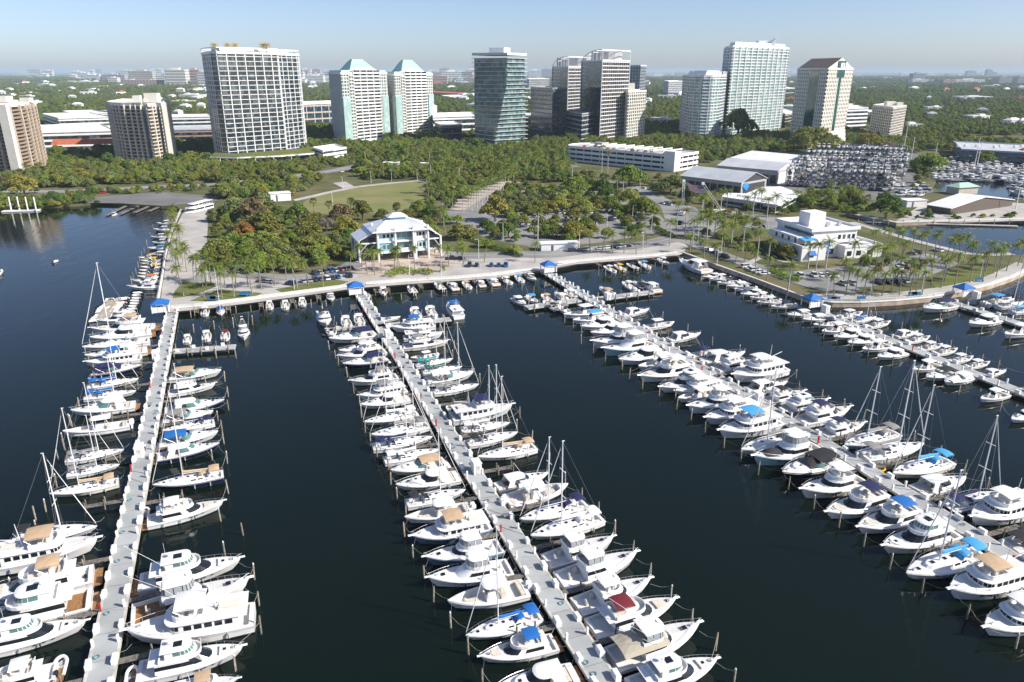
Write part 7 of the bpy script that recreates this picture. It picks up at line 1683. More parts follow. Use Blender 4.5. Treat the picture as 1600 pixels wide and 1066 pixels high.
scatter([(548, 282), (556, 264), (680, 264), (690, 280)], 20, ['green', 'grey-green', 'dark green', 'lime green', 'green'], 'on the far edge of the big lawn', 'on the far lawn edge', 8, 12)
scatter([(670, 284), (690, 240), (870, 226), (890, 250), (880, 284), (790, 284), (720, 286)], 86, ['coco', 'sabal', 'coco', 'royal', 'coco', 'green', 'olive', 'dark green', 'lime green'], 'in the palm grove before the twisting tower', 'in the palm grove', 7, 11, .33)
scatter([(664, 330), (668, 284), (720, 284), (750, 300), (700, 326)], 22, ['sabal', 'coco', 'lime green', 'green', 'royal'], 'at the right end of the big lawn', 'at the right lawn end', 6, 9)
for i in range(9):
    for s in (0, 1): palm(P(724 + i * 8.2 + s * 13, 330 - i * 4.6), 'royal', 11.5, 'tall palm in the double row along the brick walk', 'double row of palms along the brick walk')
scatter([(655, 372), (664, 326), (712, 322), (720, 372)], 12, ['green', 'coco', 'coco', 'dark green'], 'right behind the blue and white building', 'behind the blue building', 7, 10)
scatter([(560, 352), (575, 340), (660, 330), (668, 338)], 6, ['olive', 'green', 'sabal'], 'behind the roof of the blue and white building', 'behind the blue roof', 7, 10)
scatter([(470, 336), (480, 333), (640, 335), (640, 338), (520, 340)], 7, ['sabal', 'sabal', 'sabal'], 'on the near edge of the big lawn', 'on the near lawn edge', 6, 8)
scatter([(770, 312), (800, 296), (900, 296), (900, 310), (830, 330), (790, 332)], 22, ['grey-green', 'green', 'grey-green', 'lime green'], 'in the upper left of the shaded parking lot', 'upper left of the parking lot', 6, 10, .42)
scatter([(830, 345), (840, 322), (960, 318), (1010, 330), (1020, 365), (960, 378), (860, 380)], 36, ['grey-green', 'green', 'olive', 'olive', 'yellow-green', 'grey-green'], 'in the lower half of the shaded parking lot', 'lower parking lot', 8, 13, .36)
scatter([(880, 300), (890, 276), (1060, 282), (1050, 300), (960, 314)], 20, ['green', 'dark green', 'coco', 'lime green', 'royal'], 'between the parking lot and the garage', 'before the garage', 6, 10)
scatter([(800, 390), (840, 380), (870, 384), (860, 400)], 6, ['green', 'olive', 'lime green'], 'around the low white hut', 'by the low hut', 5, 8)
scatter([(870, 240), (830, 222), (1000, 222), (1060, 218), (1130, 218), (1140, 240), (1100, 244), (1060, 240)], 40, ['green', 'yellow-green', 'dark green', 'coco', 'royal', 'coco', 'olive'], 'between the garage and the towers', 'behind the garage', 8, 13)
scatter([(1090, 258), (1090, 240), (1240, 218), (1240, 226), (1150, 232), (1130, 250)], 16, ['green', 'olive', 'dark green', 'yellow-green', 'coco'], 'behind the white boat sheds', 'behind the boat sheds', 8, 13)
scatter([(1300, 236), (1310, 215), (1430, 214), (1480, 240), (1430, 244), (1420, 236)], 18, ['dark green', 'green', 'olive', 'coco'], 'behind the boat racks', 'behind the boat racks', 9, 14)
scatter([(1085, 352), (1100, 320), (1200, 326), (1230, 340), (1190, 352), (1150, 346)], 20, ['royal', 'coco', 'dark green', 'green', 'royal'], 'on the island of the round drive', 'round drive island', 5, 8)
scatter([(1240, 338), (1230, 314), (1330, 300), (1370, 330), (1330, 336), (1290, 330)], 20, ['olive', 'green', 'coco', 'yellow-green', 'coco', 'sabal'], 'behind the art deco hall', 'behind the art deco hall', 6, 9)
scatter([(1085, 380), (1095, 366), (1190, 376), (1200, 408), (1140, 398)], 18, ['royal', 'coco', 'royal', 'dark green'], 'on the bank left of the art deco hall', 'left of the art deco hall', 5, 7)
scatter([(1400, 344), (1420, 330), (1590, 334), (1590, 344)], 14, ['coco', 'sabal', 'green', 'yellow-green'], 'along the quay before the restaurant', 'along the far quay', 4, 6)
# hedges
def hedge(pts, w, h, lab, col='dark green'):
    q = [P(x, y) for x, y in pts]; g = np.random.default_rng(len(pts) + int(pts[0][0])); V = []; n = 0
    for a, c in zip(q[:-1], q[1:]):
        d = c - a; L = d.length; t = d / L; nn = Vector((t.y, -t.x, 0))
        for _ in range(int(L * w * 7)):
            p = a + d * g.uniform() + nn * g.uniform(-w / 2, w / 2) + Vector((0, 0, h * math.sqrt(g.uniform(.05, 1)))); s = .45
            e1 = Vector(g.normal(size=3)).normalized() * s; e2 = Vector(g.normal(size=3)).normalized() * s
            V += [p - e1, p - e2 * .7, p + e1, p + e2 * .7]; n += 1
    me = bpy.data.meshes.new('hedge'); me.from_pydata([tuple(v) for v in V], [], [tuple(range(4 * i, 4 * i + 4)) for i in range(n)]); me.materials.append(LEAF[col]); tag(put('hedge', me), lab, 'hedge')
hedge([(700, 368), (730, 374), (770, 388), (815, 403)], 3, 1.6, 'clipped dark hedge curving along the drive right of the blue building')
hedge([(1022, 357), (1050, 372), (1075, 374), (1095, 376)], 4, 1.8, 'dark hedge along the drive below the upright ladder')
hedge([(1205, 424), (1235, 438), (1252, 440)], 5, 1.4, 'low green hedge beside the white cars left of the art deco lawn', 'green')
hedge([(610, 434), (625, 424), (640, 428)], 5, 2.2, 'lush green planting bed on the plaza, left one', 'lime green')
hedge([(646, 430), (662, 426), (676, 430)], 4, 1.8, 'lush green planting bed on the plaza, right one', 'green')
hedge([(688, 425), (694, 424)], 4, 2.4, 'round green bush at the right of the plaza beds', 'green')
hedge([(820, 312), (850, 311), (880, 311)], 3, 1.8, 'lime green hedge strip in the parking lot', 'lime green'); hedge([(800, 320), (860, 319), (900, 319)], 3, 1.8, 'lower lime hedge strip in the parking lot', 'lime green')
hedge([(860, 323), (930, 325), (975, 328)], 3, 1.6, 'lime hedge strip in the middle of the parking lot', 'lime green')
hedge([(560, 279), (610, 277), (660, 276)], 3, 1.5, 'dark hedge behind the far lawn path')
# ---- the wooded city beyond: one mass of tree crowns to the horizon
pts = []; scl = []
g = np.random.default_rng(3)
def field(y0, y1, area, s0, s1):
    n = int(.74 * (y1 ** 2 - y0 ** 2) / area); y = np.sqrt(g.uniform(y0 ** 2, y1 ** 2, n)); x = g.uniform(-1, 1, n) * (y * .74 + 60); s = g.uniform(s0, s1, n)
    d = y * math.cos(PITCH) - (G - CAM_H) * math.sin(PITCH); u = y * math.sin(PITCH) + (G - CAM_H) * math.cos(PITCH); px = 800 + F_PX * x / d; py = 533 - F_PX * u / d
    lim = np.where(px > 1215, 212, np.where(px > 700, 219, np.where(px > 480, 222, 240)))
    nz = np.sin(x * .011 + 1.3 * np.sin(y * .004)) * np.sin(y * .0073 + 2.1 * np.sin(x * .003)) ; keep = (py < lim) & (nz < .72 + g.uniform(-.25, .25, n))
    for i in np.nonzero(keep)[0]:
        if clear((x[i], y[i]), -2): pts.append((x[i], y[i], G - .5)); scl.append(s[i])
field(640, 1500, 95, .75, 1.35); field(1500, 3000, 210, 1.0, 1.7); field(3000, 6000, 800, 1.6, 2.6); field(6000, 13000, 4200, 3.0, 4.6)
me = bpy.data.meshes.new('woodland'); me.from_pydata(pts, [], []); at = me.attributes.new('size', 'FLOAT', 'POINT'); at.data.foreach_set('value', scl)
wood = put('woodland', me); wood['kind'] = 'stuff'; wood['label'] = 'dense green tree cover of the city reaching to the horizon'; wood['category'] = 'woodland'
srcs = []
for c in ('green', 'dark green', 'olive', 'grey-green', 'green'):
    for o in COL.objects:
        if o.name.startswith('crown') and o.parent and o.material_slots and o.material_slots[0].material == LEAF[c] and o not in srcs: srcs.append(o); break
ng = bpy.data.node_groups.new('woodland', 'GeometryNodeTree'); ng.interface.new_socket('Geometry', in_out='INPUT', socket_type='NodeSocketGeometry'); ng.interface.new_socket('Geometry', in_out='OUTPUT', socket_type='NodeSocketGeometry')
N = ng.nodes; gi, go = N.new('NodeGroupInput'), N.new('NodeGroupOutput'); ip = N.new('GeometryNodeInstanceOnPoints'); jn = N.new('GeometryNodeJoinGeometry')
for o in srcs:
    oi = N.new('GeometryNodeObjectInfo'); oi.inputs['Object'].default_value = o; oi.inputs['As Instance'].default_value = True; ng.links.new(oi.outputs['Geometry'], jn.inputs[0])
rz = N.new('FunctionNodeRandomValue'); rz.data_type = 'FLOAT_VECTOR'; rz.inputs[0].default_value = (0, 0, 0); rz.inputs[1].default_value = (0, 0, 6.28)
na = N.new('GeometryNodeInputNamedAttribute'); na.data_type = 'FLOAT'; na.inputs[0].default_value = 'size'
cx = N.new('ShaderNodeCombineXYZ'); mz = N.new('ShaderNodeMath'); mz.operation = 'MULTIPLY'; mz.inputs[1].default_value = 1.15
ng.links.new(na.outputs[0], cx.inputs[0]); ng.links.new(na.outputs[0], cx.inputs[1]); ng.links.new(na.outputs[0], mz.inputs[0]); ng.links.new(mz.outputs[0], cx.inputs[2])
ip.inputs['Pick Instance'].default_value = True
ng.links.new(gi.outputs[0], ip.inputs['Points']); ng.links.new(jn.outputs[0], ip.inputs['Instance']); ng.links.new(rz.outputs[0], ip.inputs['Rotation']); ng.links.new(cx.outputs[0], ip.inputs['Scale']); ng.links.new(ip.outputs[0], go.inputs[0])
md = wood.modifiers.new('woodland', 'NODES'); md.node_group = ng
print('woodland', len(pts), 'trees', NT)
# ---- more trees and palms than can be told apart: the closed groves of the park and the tower gardens
FILL = [([(95, 306), (110, 299), (330, 289), (335, 296), (250, 303)], 60, .6), ([(0, 326), (0, 314), (150, 313), (165, 318), (60, 326)], 45, .65), ([(1090, 256), (1092, 236), (1240, 216), (1310, 214), (1310, 234), (1170, 240), (1130, 252)], 55, .95), ([(870, 228), (880, 214), (1090, 230), (1095, 250), (1060, 240)], 50, .9), ([(-60, 292), (-60, 240), (60, 258), (90, 236), (262, 236), (340, 244), (340, 284), (230, 288), (120, 294)], 42, 1.0), ([(330, 286), (345, 260), (500, 256), (545, 250), (480, 274), (400, 282)], 40, .85), ([(340, 312), (345, 294), (470, 282), (505, 280), (470, 304), (430, 310)], 40, .95),
        ([(330, 425), (326, 345), (420, 332), (470, 354), (555, 362), (552, 392), (520, 412), (430, 424)], 75, .9), ([(448, 252), (460, 226), (545, 222), (700, 222), (760, 232), (700, 262), (545, 262)], 45, .9), ([(560, 282), (556, 264), (690, 262), (690, 279)], 50, .9),
        ([(668, 286), (690, 238), (870, 222), (892, 250), (880, 286), (800, 284), (760, 292), (720, 288)], 42, .85), ([(676, 338), (680, 284), (722, 286), (730, 302), (700, 328), (690, 370), (668, 372)], 42, .8), 
        ([(765, 330), (800, 294), (900, 294), (1010, 318), (1030, 345), (1020, 366), (960, 380), (860, 384), (760, 372)], 110, .85), ([(880, 302), (888, 274), (1060, 284), (1058, 316), (1000, 296)], 75, .8), ([(870, 246), (826, 218), (1000, 214), (1060, 214), (1240, 210), (1300, 212), (1300, 232), (1140, 236), (1130, 244), (1100, 244), (1060, 238)], 55, 1.0),
        ([(1296, 236), (1306, 212), (1430, 208), (1600, 226), (1600, 236), (1480, 238), (1430, 240)], 60, 1.05), ([(1425, 300), (1425, 260), (1450, 258), (1465, 272), (1450, 280)], 60, .9), ([(1240, 338), (1228, 316), (1330, 302), (1372, 330), (1330, 338), (1290, 332)], 40, .7), ([(1060, 318), (1100, 314), (1125, 322), (1200, 322), (1228, 336), (1190, 350), (1130, 334)], 60, .7),
        ([(1085, 380), (1095, 366), (1205, 378), (1205, 408), (1140, 400)], 60, .6), ([(1400, 343), (1420, 331), (1590, 335), (1590, 342)], 45, .5), ([(-60, 326), (-60, 308), (60, 312), (140, 306), (128, 318), (60, 326)], 45, .7), ([(1330, 415), (1300, 408), (1345, 398), (1400, 410), (1370, 424)], 40, .6)]
gp, gs = [], []
for poly, ar, sz in FILL:
    w = [P(*q) for q in poly]; x0, x1, y0, y1 = min(p.x for p in w), max(p.x for p in w), min(p.y for p in w), max(p.y for p in w)
    for _ in range(int((x1 - x0) * (y1 - y0) / ar)):
        p = (rnd.uniform(x0, x1), rnd.uniform(y0, y1))
        if not inside(p, [q.xy for q in w]) or not clear(p, 2.0): continue
        if any((p[0] - q[0]) ** 2 + (p[1] - q[1]) ** 2 < (e * .9) ** 2 for q, e in TP): continue
        if any(min((p[0] - q.x) ** 2 + (p[1] - q.y) ** 2 for q in sm) < 100 for sm in RL): continue
        gp.append((p[0], p[1], G - .3)); gs.append(sz * rnd.uniform(.55, 1.1))
def instancer(name, P_, S_, objs, label, cat, zk=1.15):
    me = bpy.data.meshes.new(name); me.from_pydata(P_, [], []); at = me.attributes.new('size', 'FLOAT', 'POINT'); at.data.foreach_set('value', S_)
    o = put(name, me); o['kind'] = 'stuff'; o['label'] = label; o['category'] = cat
    t = bpy.data.node_groups['woodland'].copy(); jn = [n for n in t.nodes if n.bl_idname == 'GeometryNodeJoinGeometry'][0]
    for n in [n for n in t.nodes if n.bl_idname == 'GeometryNodeObjectInfo']: t.nodes.remove(n)
    for q in objs:
        n = t.nodes.new('GeometryNodeObjectInfo'); n.inputs['Object'].default_value = q; n.inputs['As Instance'].default_value = True; t.links.new(n.outputs['Geometry'], jn.inputs[0])
    m = o.modifiers.new(name, 'NODES'); m.node_group = t; return o
ex = []
for c in ('lime green', 'yellow-green', 'olive', 'green', 'grey-green', 'dark green'):
    for o in COL.objects:
        if o.name.startswith('crown') and o.parent and o.material_slots and o.material_slots[0].material == LEAF[c] and o not in ex: ex.append(o); break
instancer('grove', gp, gs, ex + [ex[3], ex[4]], 'closed green tree cover of the park and tower gardens', 'grove')
pp_, ps_ = [], []
for poly, n in [([(560, 260), (570, 230), (700, 228), (760, 236), (700, 260)], 70), ([(675, 284), (690, 242), (870, 228), (890, 252), (880, 284), (790, 286)], 170), ([(360, 284), (370, 266), (500, 258), (470, 276)], 25), ([(880, 244), (860, 224), (1060, 220), (1110, 238)], 60), ([(1150, 232), (1150, 222), (1240, 216), (1300, 220), (1300, 230)], 30), ([(1090, 378), (1095, 350), (1200, 370), (1205, 400)], 22), ([(664, 330), (668, 290), (715, 290), (720, 300)], 18), ([(1240, 336), (1240, 316), (1320, 306), (1360, 328)], 25), ([(0, 285), (90, 262), (340, 262), (340, 280)], 30)]:
    w = [P(*q) for q in poly]; x0, x1, y0, y1 = min(p.x for p in w), max(p.x for p in w), min(p.y for p in w), max(p.y for p in w); c = 0
    for _ in range(n * 20):
        p = (rnd.uniform(x0, x1), rnd.uniform(y0, y1))
        if c < n and inside(p, [q.xy for q in w]) and clear(p, 1): pp_.append((p[0], p[1], G + rnd.uniform(6.5, 11))); ps_.append(rnd.uniform(.9, 1.25)); c += 1
pc = [o for o in COL.objects if o.name.startswith('crown') and o.parent and o.parent.name.startswith(('coconut', 'fan_palm', 'royal'))]
instancer('palm_grove', pp_, ps_, [pc[0], pc[5], pc[9], [o for o in pc if o.parent.name.startswith('royal')][0], [o for o in pc if o.parent.name.startswith('fan')][0]], 'massed palm heads rising between the park trees', 'palm grove')
# ================================================================== cars, boat racks, far marina, ladders, lamps
PAINT = [(mat('car_' + n, c, .25, coat=.4), n) for n, c in (('white', (.75, .75, .74)), ('silver', (.42, .43, .44)), ('black', (.015, .015, .018)), ('grey', (.12, .125, .13)), ('dark blue', (.02, .04, .10)), ('red', (.32, .02, .02)), ('white', (.75, .75, .74)), ('blue', (.03, .10, .28)), ('tan', (.35, .30, .22)))]
M_cg = mat('car_glass', (.015, .02, .024), .1); M_ty = mat('tyre_rubber', (.02, .02, .02), .8)
def car_mesh(kind):
    b = MB(); L, Wd, h0, h1, c0, c1 = {'sedan': (4.6, 1.8, .85, 1.42, -.95, .75), 'suv': (4.8, 1.95, 1.05, 1.8, -2.1, .75), 'pickup': (5.6, 2.0, 1.05, 1.85, -.5, 1.0), 'van': (5.4, 2.0, 1.1, 2.3, -2.6, 1.6)}[kind]
    o = lambda k, e=0: [(-L / 2 + e, -Wd / 2 * k), (L / 2 - .5 + e * 0, -Wd / 2 * k), (L / 2 - e, -Wd / 2 * k * .72), (L / 2 - e, Wd / 2 * k * .72), (L / 2 - .5, Wd / 2 * k), (-L / 2 + e, Wd / 2 * k)]
    b.mat(0).loft([[(*p, .3) for p in o(.97)], [(*p, .6) for p in o(1)], [(*p, h0) for p in o(.95, .12)]], cap0=True, cap1=True)
    lo = [(c0 - .45, -Wd * .45), (c1 + .75, -Wd * .45), (c1 + .75, Wd * .45), (c0 - .45, Wd * .45)]; hi = [(c0, -Wd * .38), (c1, -Wd * .38), (c1, Wd * .38), (c0, Wd * .38)]
    b.mat(1).loft([[(*p, h0) for p in lo], [(*p, h1 - .06) for p in hi]]); b.mat(0).prism(offset_poly(hi, .04), h1 - .06, h1)
    if kind == 'pickup': b.mat(2).box(-L / 2 + 1.2, 0, h0 + .02, 1.9, 1.5, .06)
    for x in (-L * .31, L * .31):
        for s in (-1, 1): b.mat(2).tube([(x, s * (Wd / 2 - .2), .33), (x, s * (Wd / 2 + .01), .33)], .33, 10)
    return b.mesh('car', [PAINT[0][0], M_cg, M_ty])
CM = {k: car_mesh(k) for k in ('sedan', 'suv', 'pickup', 'van')}
def car(p, yaw, where, kind=None, col=None, grp=None):
    kind = kind or rnd.choice(['sedan', 'sedan', 'suv', 'suv', 'sedan', 'pickup']); pm, pn = PAINT[col] if col is not None else rnd.choice(PAINT)
    o = put({'sedan': 'parked_car', 'suv': 'parked_suv', 'pickup': 'pickup_truck', 'van': 'parked_van'}[kind], CM[kind]); o.location = (p[0], p[1], p[2] if len(p) > 2 else G + .1); o.rotation_euler = (0, 0, yaw); setmat(o, pm)
    return tag(o, f"{pn} {dict(sedan='car', suv='SUV', pickup='pickup truck', van='van')[kind]} {where}", {'sedan': 'car', 'suv': 'car', 'pickup': 'truck', 'van': 'van'}[kind], grp or 'parked cars ' + where)
STALL = MB()
def car_row(a, c, n, where, fill=.75, along=False, cols=None, kind=None, dz=.1):
    A, C = P(*a), P(*c); d = C - A; yaw = math.atan2(d.y, d.x) + (0 if along else math.pi / 2)
    if not along:
        t = d / d.length; nn = Vector((-t.y, t.x, 0)) * 2.6
        for i in range(n + 1):
            q = A + d * (i / n); STALL.add([(*(q + t * e + nn * f).xy, G + .2) for e, f in ((-.08, -1), (.08, -1), (.08, 1), (-.08, 1))], [(0, 1, 2, 3)])
    for i in range(n):
        if rnd.random() > fill: continue
        p = A + d * ((i + .5) / n); car((p.x, p.y, G + dz), yaw + rnd.uniform(-.05, .05) + (math.pi if rnd.random() < .4 else 0), where, kind, rnd.choice(cols) if cols else None)
car_row((1098, 390), (1146, 408), 6, 'on the road left of the art deco hall', .95, True, [0, 0, 1, 2]); car_row((1162, 417), (1198, 431), 5, 'beside the hedge on the pier road', .95, False, [0, 0, 6])
car_row((1244, 432), (1310, 432), 6, 'in the white row before the art deco hall', .95, False, [0, 6]); car_row((1310, 446), (1420, 441), 8, 'in the front row of the spit parking lot', .95, False, [5, 2, 3, 4, 1, 5]); car_row((1390, 421), (1445, 411), 5, 'under the palms of the spit lot', .8); car_row((1420, 398), (1470, 392), 5, 'in the rear row of the spit lot', .9); car_row((1350, 425), (1440, 418), 6, 'in the middle row of the spit lot', .6)
car_row((470, 442), (550, 432), 9, 'in the front row left of the second gate', .75); car_row((480, 431), (552, 420), 9, 'in the back row left of the second gate', .85); car_row((392, 440), (460, 446), 6, 'along the drive behind the left lawn', .5, True); car_row((360, 424), (420, 430), 6, 'in the shade behind the drive palms', .8, False, [2, 3, 4, 0])
car_row((728, 416), (796, 416), 6, 'behind the lawn strip by the third gate', .85, False, [2, 4, 3, 1, 7]); car_row((698, 406), (740, 405), 3, 'on the drive right of the plaza', .8, True, [2, 3, 0]); car_row((890, 394), (985, 386), 9, 'along the kerb right of the low hut', .65, True, [0, 2, 3, 1])
car_row((812, 307), (905, 303), 11, 'in the top row of the shaded lot', .85); car_row((870, 316), (985, 314), 11, 'in the second row of the shaded lot', .5); car_row((870, 334), (960, 333), 11, 'in the third row of the shaded lot', .8, False, [0, 1, 6, 3]); car_row((880, 343), (965, 345), 10, 'in the fourth row of the shaded lot', .85, False, [0, 1, 2, 6]); car_row((795, 338), (850, 340), 6, 'in the lower left row of the shaded lot', .75); car_row((800, 352), (860, 350), 6, 'in the lowest row of the shaded lot', .7)
car_row((930, 291), (1000, 300), 5, 'on the drive before the garage', .6, True); car_row((1000, 294), (1022, 298), 2, 'beside the garage island', 1, True, [0]); car_row((1030, 318), (1050, 322), 2, 'left of the upright ladder', .9, True, [0, 1])
car_row((130, 304), (250, 298), 6, 'on the shore road by the boat ramp', .45, True); car_row((480, 277), (570, 264), 6, 'on the road beside the white sign building', .6, True, [2, 3, 0]); car_row((640, 256), (760, 253), 6, 'on the road before the twisting tower', .5, True); car_row((205, 327), (212, 325), 1, 'on the boat ramp', 1, False, [2], 'pickup'); car_row((1055, 350), (1065, 352), 1, 'on the drive below the upright ladder', 1, True, [4], 'van')
STALL.build('parking_marking', M_paint)['kind'] = 'structure'
ga, gb, gc, gh = GARAGE
for i in range(14):
    for s, t in ((0, .2), (1, .72)):
        if rnd.random() < .55:
            p = ga + (gb - ga) * (.1 + .85 * (i + .5) / 14) + (gc - ga) * t; d = gc - ga; car((p.x, p.y, G + gh - .45), math.atan2(d.y, d.x), 'on the roof deck of the parking garage')
# --- dry stack racks full of boats
def joined(root, name):
    V, F, MI, MS = [], [], [], []
    def rec(o, M):
        me = o.data
        if me:
            k = len(V); V.extend([tuple(M @ v.co) for v in me.vertices])
            for p in me.polygons:
                m = o.material_slots[p.material_index].material; 
                if m not in MS: MS.append(m)
                F.append(tuple(i + k for i in p.vertices)); MI.append(MS.index(m))
        for c in kids(o): rec(c, M @ c.matrix_basis)
    for c in kids(root): rec(c, c.matrix_basis.copy())
    me = bpy.data.meshes.new(name); me.from_pydata(V, [], F); [me.materials.append(m) for m in MS]; me.polygons.foreach_set('material_index', MI)
    remove_tree(root); return me
JM = {}
for k in ('cc', 'cr', 'ru', 'ex', 'fb', 'sf'):
    r_, L_ = KIND[k][1](); JM[k] = (joined(r_, KIND[k][0].replace(' ', '_')), L_)
def simple_boat(k, p, yaw, L, lab, grp, hull=None, cat='motorboat'):
    me, L0 = JM[k]; o = put('stored_boat' if 'rack' in grp else 'moored_boat', me); s = L / L0; o.location = p; o.rotation_euler = (0, 0, yaw); o.scale = (s, s, s)
    if hull:
        for i, sl in enumerate(o.material_slots):
            if sl.material == M_gel: sl.link = 'OBJECT'; sl.material = HULLS[hull]; break
    return tag(o, lab, cat, grp)
M_rack = mat('galvanised_rack', (.17, .18, .20), .6, metal=.3)
rows = [((1226, 291), (1398, 300)), ((1234, 280), (1408, 288)), ((1244, 270), (1416, 277)), ((1256, 260), (1418, 267)), ((1272, 251), (1416, 257)), ((1290, 243), (1410, 248))]
NS = 0
for ri, (a, c) in enumerate(rows):
    A, C = P(*a), P(*c); d = C - A; L = d.length; un = d.normalized(); vn = Vector((-un.y, un.x, 0)); yaw = math.atan2(vn.y, vn.x); nb = int(L / 4.3)
    r = empty('boat_rack', A, math.atan2(d.y, d.x)); tag(r, f"grey steel dry-storage boat rack, {ORD[ri]} row from front", 'boat rack', 'dry-storage boat racks')
    for k in range(0, nb + 1, 3):
        for yy in (0, 8.5):
            m = MB(); m.box(k * L / nb, yy, 7, .3, .3, 14); m.build('post', M_rack, r)
    for lv in range(4):
        for yy in (0, 8.5):
            m = MB(); m.box(L / 2, yy, .8 + lv * 3.7, L, .25, .25); m.build('beam', M_rack, r)
    for lv in range(4):
        for k in range(nb):
            if rnd.random() < .05 or NS >= 297 or (ri > 0 and lv < 2 and rnd.random() < .6): continue
            NS += 1; p = A + un * ((k + .5) * L / nb) + vn * 4.2; kk = rnd.choice(['cc', 'cc', 'ru', 'cr'])
            simple_boat(kk, (p.x, p.y, G + 1.3 + lv * 3.7), yaw + (math.pi if rnd.random() < .7 else 0), rnd.uniform(10.5, 13), f"boat stored on level {('one', 'two', 'three', 'four')[lv]} of the {ORD[ri]} dry rack row", f"boats on the {ORD[ri]} dry rack row", rnd.choice([None] * 9 + ['navy', 'cream']))
for i in range(14):
    p = P(1395 + i * 4.2 + rnd.uniform(-3, 3), 292 + (i % 4) * 5); simple_boat(rnd.choice(['cc', 'ex', 'cr']), (p.x, p.y, G + .5), rnd.uniform(0, 6), 9, 'white boat standing on the yard ground right of the dry racks', 'boats on the yard ground', None)
# --- the marina basin on the far right
NM = 0
for ri, (y, x0, x1, n) in enumerate([(281, 1452, 1610, 16), (276, 1448, 1610, 17), (267, 1445, 1610, 17), (259, 1452, 1600, 15), (297, 1578, 1620, 4), (305, 1584, 1630, 4), (252, 1470, 1560, 8)]):
    for i in range(n):
        x = x0 + (x1 - x0) * (i + rnd.uniform(.2, .8)) / n; p = P(x, y + rnd.uniform(-1, 1) + (x - x0) * .03, 0)
        simple_boat(rnd.choice(['fb', 'sf', 'ex', 'fb', 'sf']), p, -math.pi / 2 + rnd.uniform(-.15, .15) + (math.pi if ri % 2 else 0), rnd.uniform(12, 18), f"white motor yacht in the {ORD[ri]} row of the far right marina basin", f"yachts of the far right basin, {ORD[ri]} row", rnd.choice([None, None, None, None, 'navy']), 'motor yacht')
for i, (x, y) in enumerate([(1446, 280), (1448, 271), (1450, 263)]):
    A, C = P(x, y, 1.0), P(1640, y + 5, 1.0); d = C - A; m = MB(); m.box(d.length / 2, 0, -.2, d.length, 2.6, .5); o = m.build('marina_dock', M_edge); o.location = A; o.rotation_euler = (0, 0, math.atan2(d.y, d.x)); tag(o, f"long dock in the far right basin, {ORD[i]} from the near end", 'dock')
for i, (x, y, t) in enumerate([(1522, 262, 215), (1526, 262, 222), (1411, 240, 195), (1421, 262, 214), (1586, 330, 296), (1460, 250, 222)]):
    p = P(x, y, 0); h = z_at(p, t); m = MB(); m.tube([(0, 0, 0), (0, 0, h)], .35, 6, .2); m.box(0, 0, h * .6, 4, .2, .2); o = m.build('tall_mast', M_alu); o.location = p; tag(o, f"tall pale mast rising over the boats on the right, {ORD[i]} of six", 'mast', 'tall masts over the right marina')
def moor(x0, y0, x1, y1, n, lab):
    for i in range(n):
        p = P(x0 + (x1 - x0) * i / (n - 1), y0 + (y1 - y0) * i / (n - 1), 0); o = put('mooring_piling', pile_cap); o.location = p; o.scale = (1.5, 1.5, 1.1); tag(o, lab, 'mooring pole', lab)
moor(1340, 352, 1600, 351, 12, 'white-capped pole of the canal dock before the far quay')
A, C = P(1340, 346, .8), P(1590, 353, .8); d = C - A; m = MB(); m.box(d.length / 2, 0, -.2, d.length, 2.4, .5); o = m.build('canal_dock', M_edge); o.location = A; o.rotation_euler = (0, 0, math.atan2(d.y, d.x)); tag(o, 'long thin floating dock in the canal before the far quay', 'dock')
for x in range(4):
    p = P(18 + x * 13, 330 + .2 * x, 0); m = MB(); m.tube([(0, 0, -2), (0, 0, 9)], .45, 8, .42); o = m.build('white_post', M_white); o.location = p; tag(o, 'tall white dock post at the left shore', 'post', 'white posts at the left shore')
A, C = P(4, 330, .6), P(62, 328, .6); d = C - A; m = MB(); m.box(d.length / 2, 0, -.1, d.length, 4, .7); o = m.build('white_dock', M_white); o.location = A; o.rotation_euler = (0, 0, math.atan2(d.y, d.x)); tag(o, 'white floating dock at the left shore', 'dock')
for i in range(4): 
    A, C = P(166 + i * 22, 336 - i * 2, .8), P(196 + i * 22, 322 - i * 1.5, .8); d = C - A; m = MB(); m.box(d.length / 2, 0, -.1, d.length, 2, .4); o = m.build('ramp_dock', M_wood); o.location = A; o.rotation_euler = (0, 0, math.atan2(d.y, d.x)); tag(o, f"wooden dock of the boat ramp, {ORD[i]} from left", 'dock', 'boat ramp docks')
# --- two ladder trucks holding a flag
def ladder(p0, p1, name, lab):
    p0, p1 = Vector(p0), Vector(p1); d = p1 - p0; L = d.length; t = d.normalized(); s = t.cross(Vector((0, 1, 0.2))).normalized() * .55; u = s.cross(t).normalized() * .5
    r = empty(name, p0); tag(r, lab, 'fire ladder')
    for q in (s, -s): m = MB(); m.tube([q, q + d], .14, 4); m.tube([q + u * 1.6, q + u * 1.6 + d], .10, 4); m.build('rail', M_white, r)
    m = MB(); n = int(L / .9)
    for i in range(n): a = t * (i * L / n); m.tube([a + s, a - s], .06, 3); m.tube([a + s, a + s + u * 1.6 + t * .4], .05, 3); m.tube([a - s, a - s + u * 1.6 + t * .4], .05, 3)
    m.build('rung', M_white, r)
    m = MB(); m.box(*(d + u), 1.6, 1.2, 1.3); m.build('basket', M_white, r); return p1
tA = P(1066, 336); tA.z = G + 2; zA = z_at(tA, 283); A = ladder(tA, (tA.x - .5, tA.y, zA), 'upright_ladder', 'upright white fire ladder holding the left end of the big flag')
tB = P(1125, 334); tB.z = G + 2.5; pB = P(1092, 336); zB = z_at(pB, 286); B_ = ladder(tB, (pB.x, pB.y - 4, zB), 'slanting_ladder', 'slanting fire ladder holding the right end of the big flag')
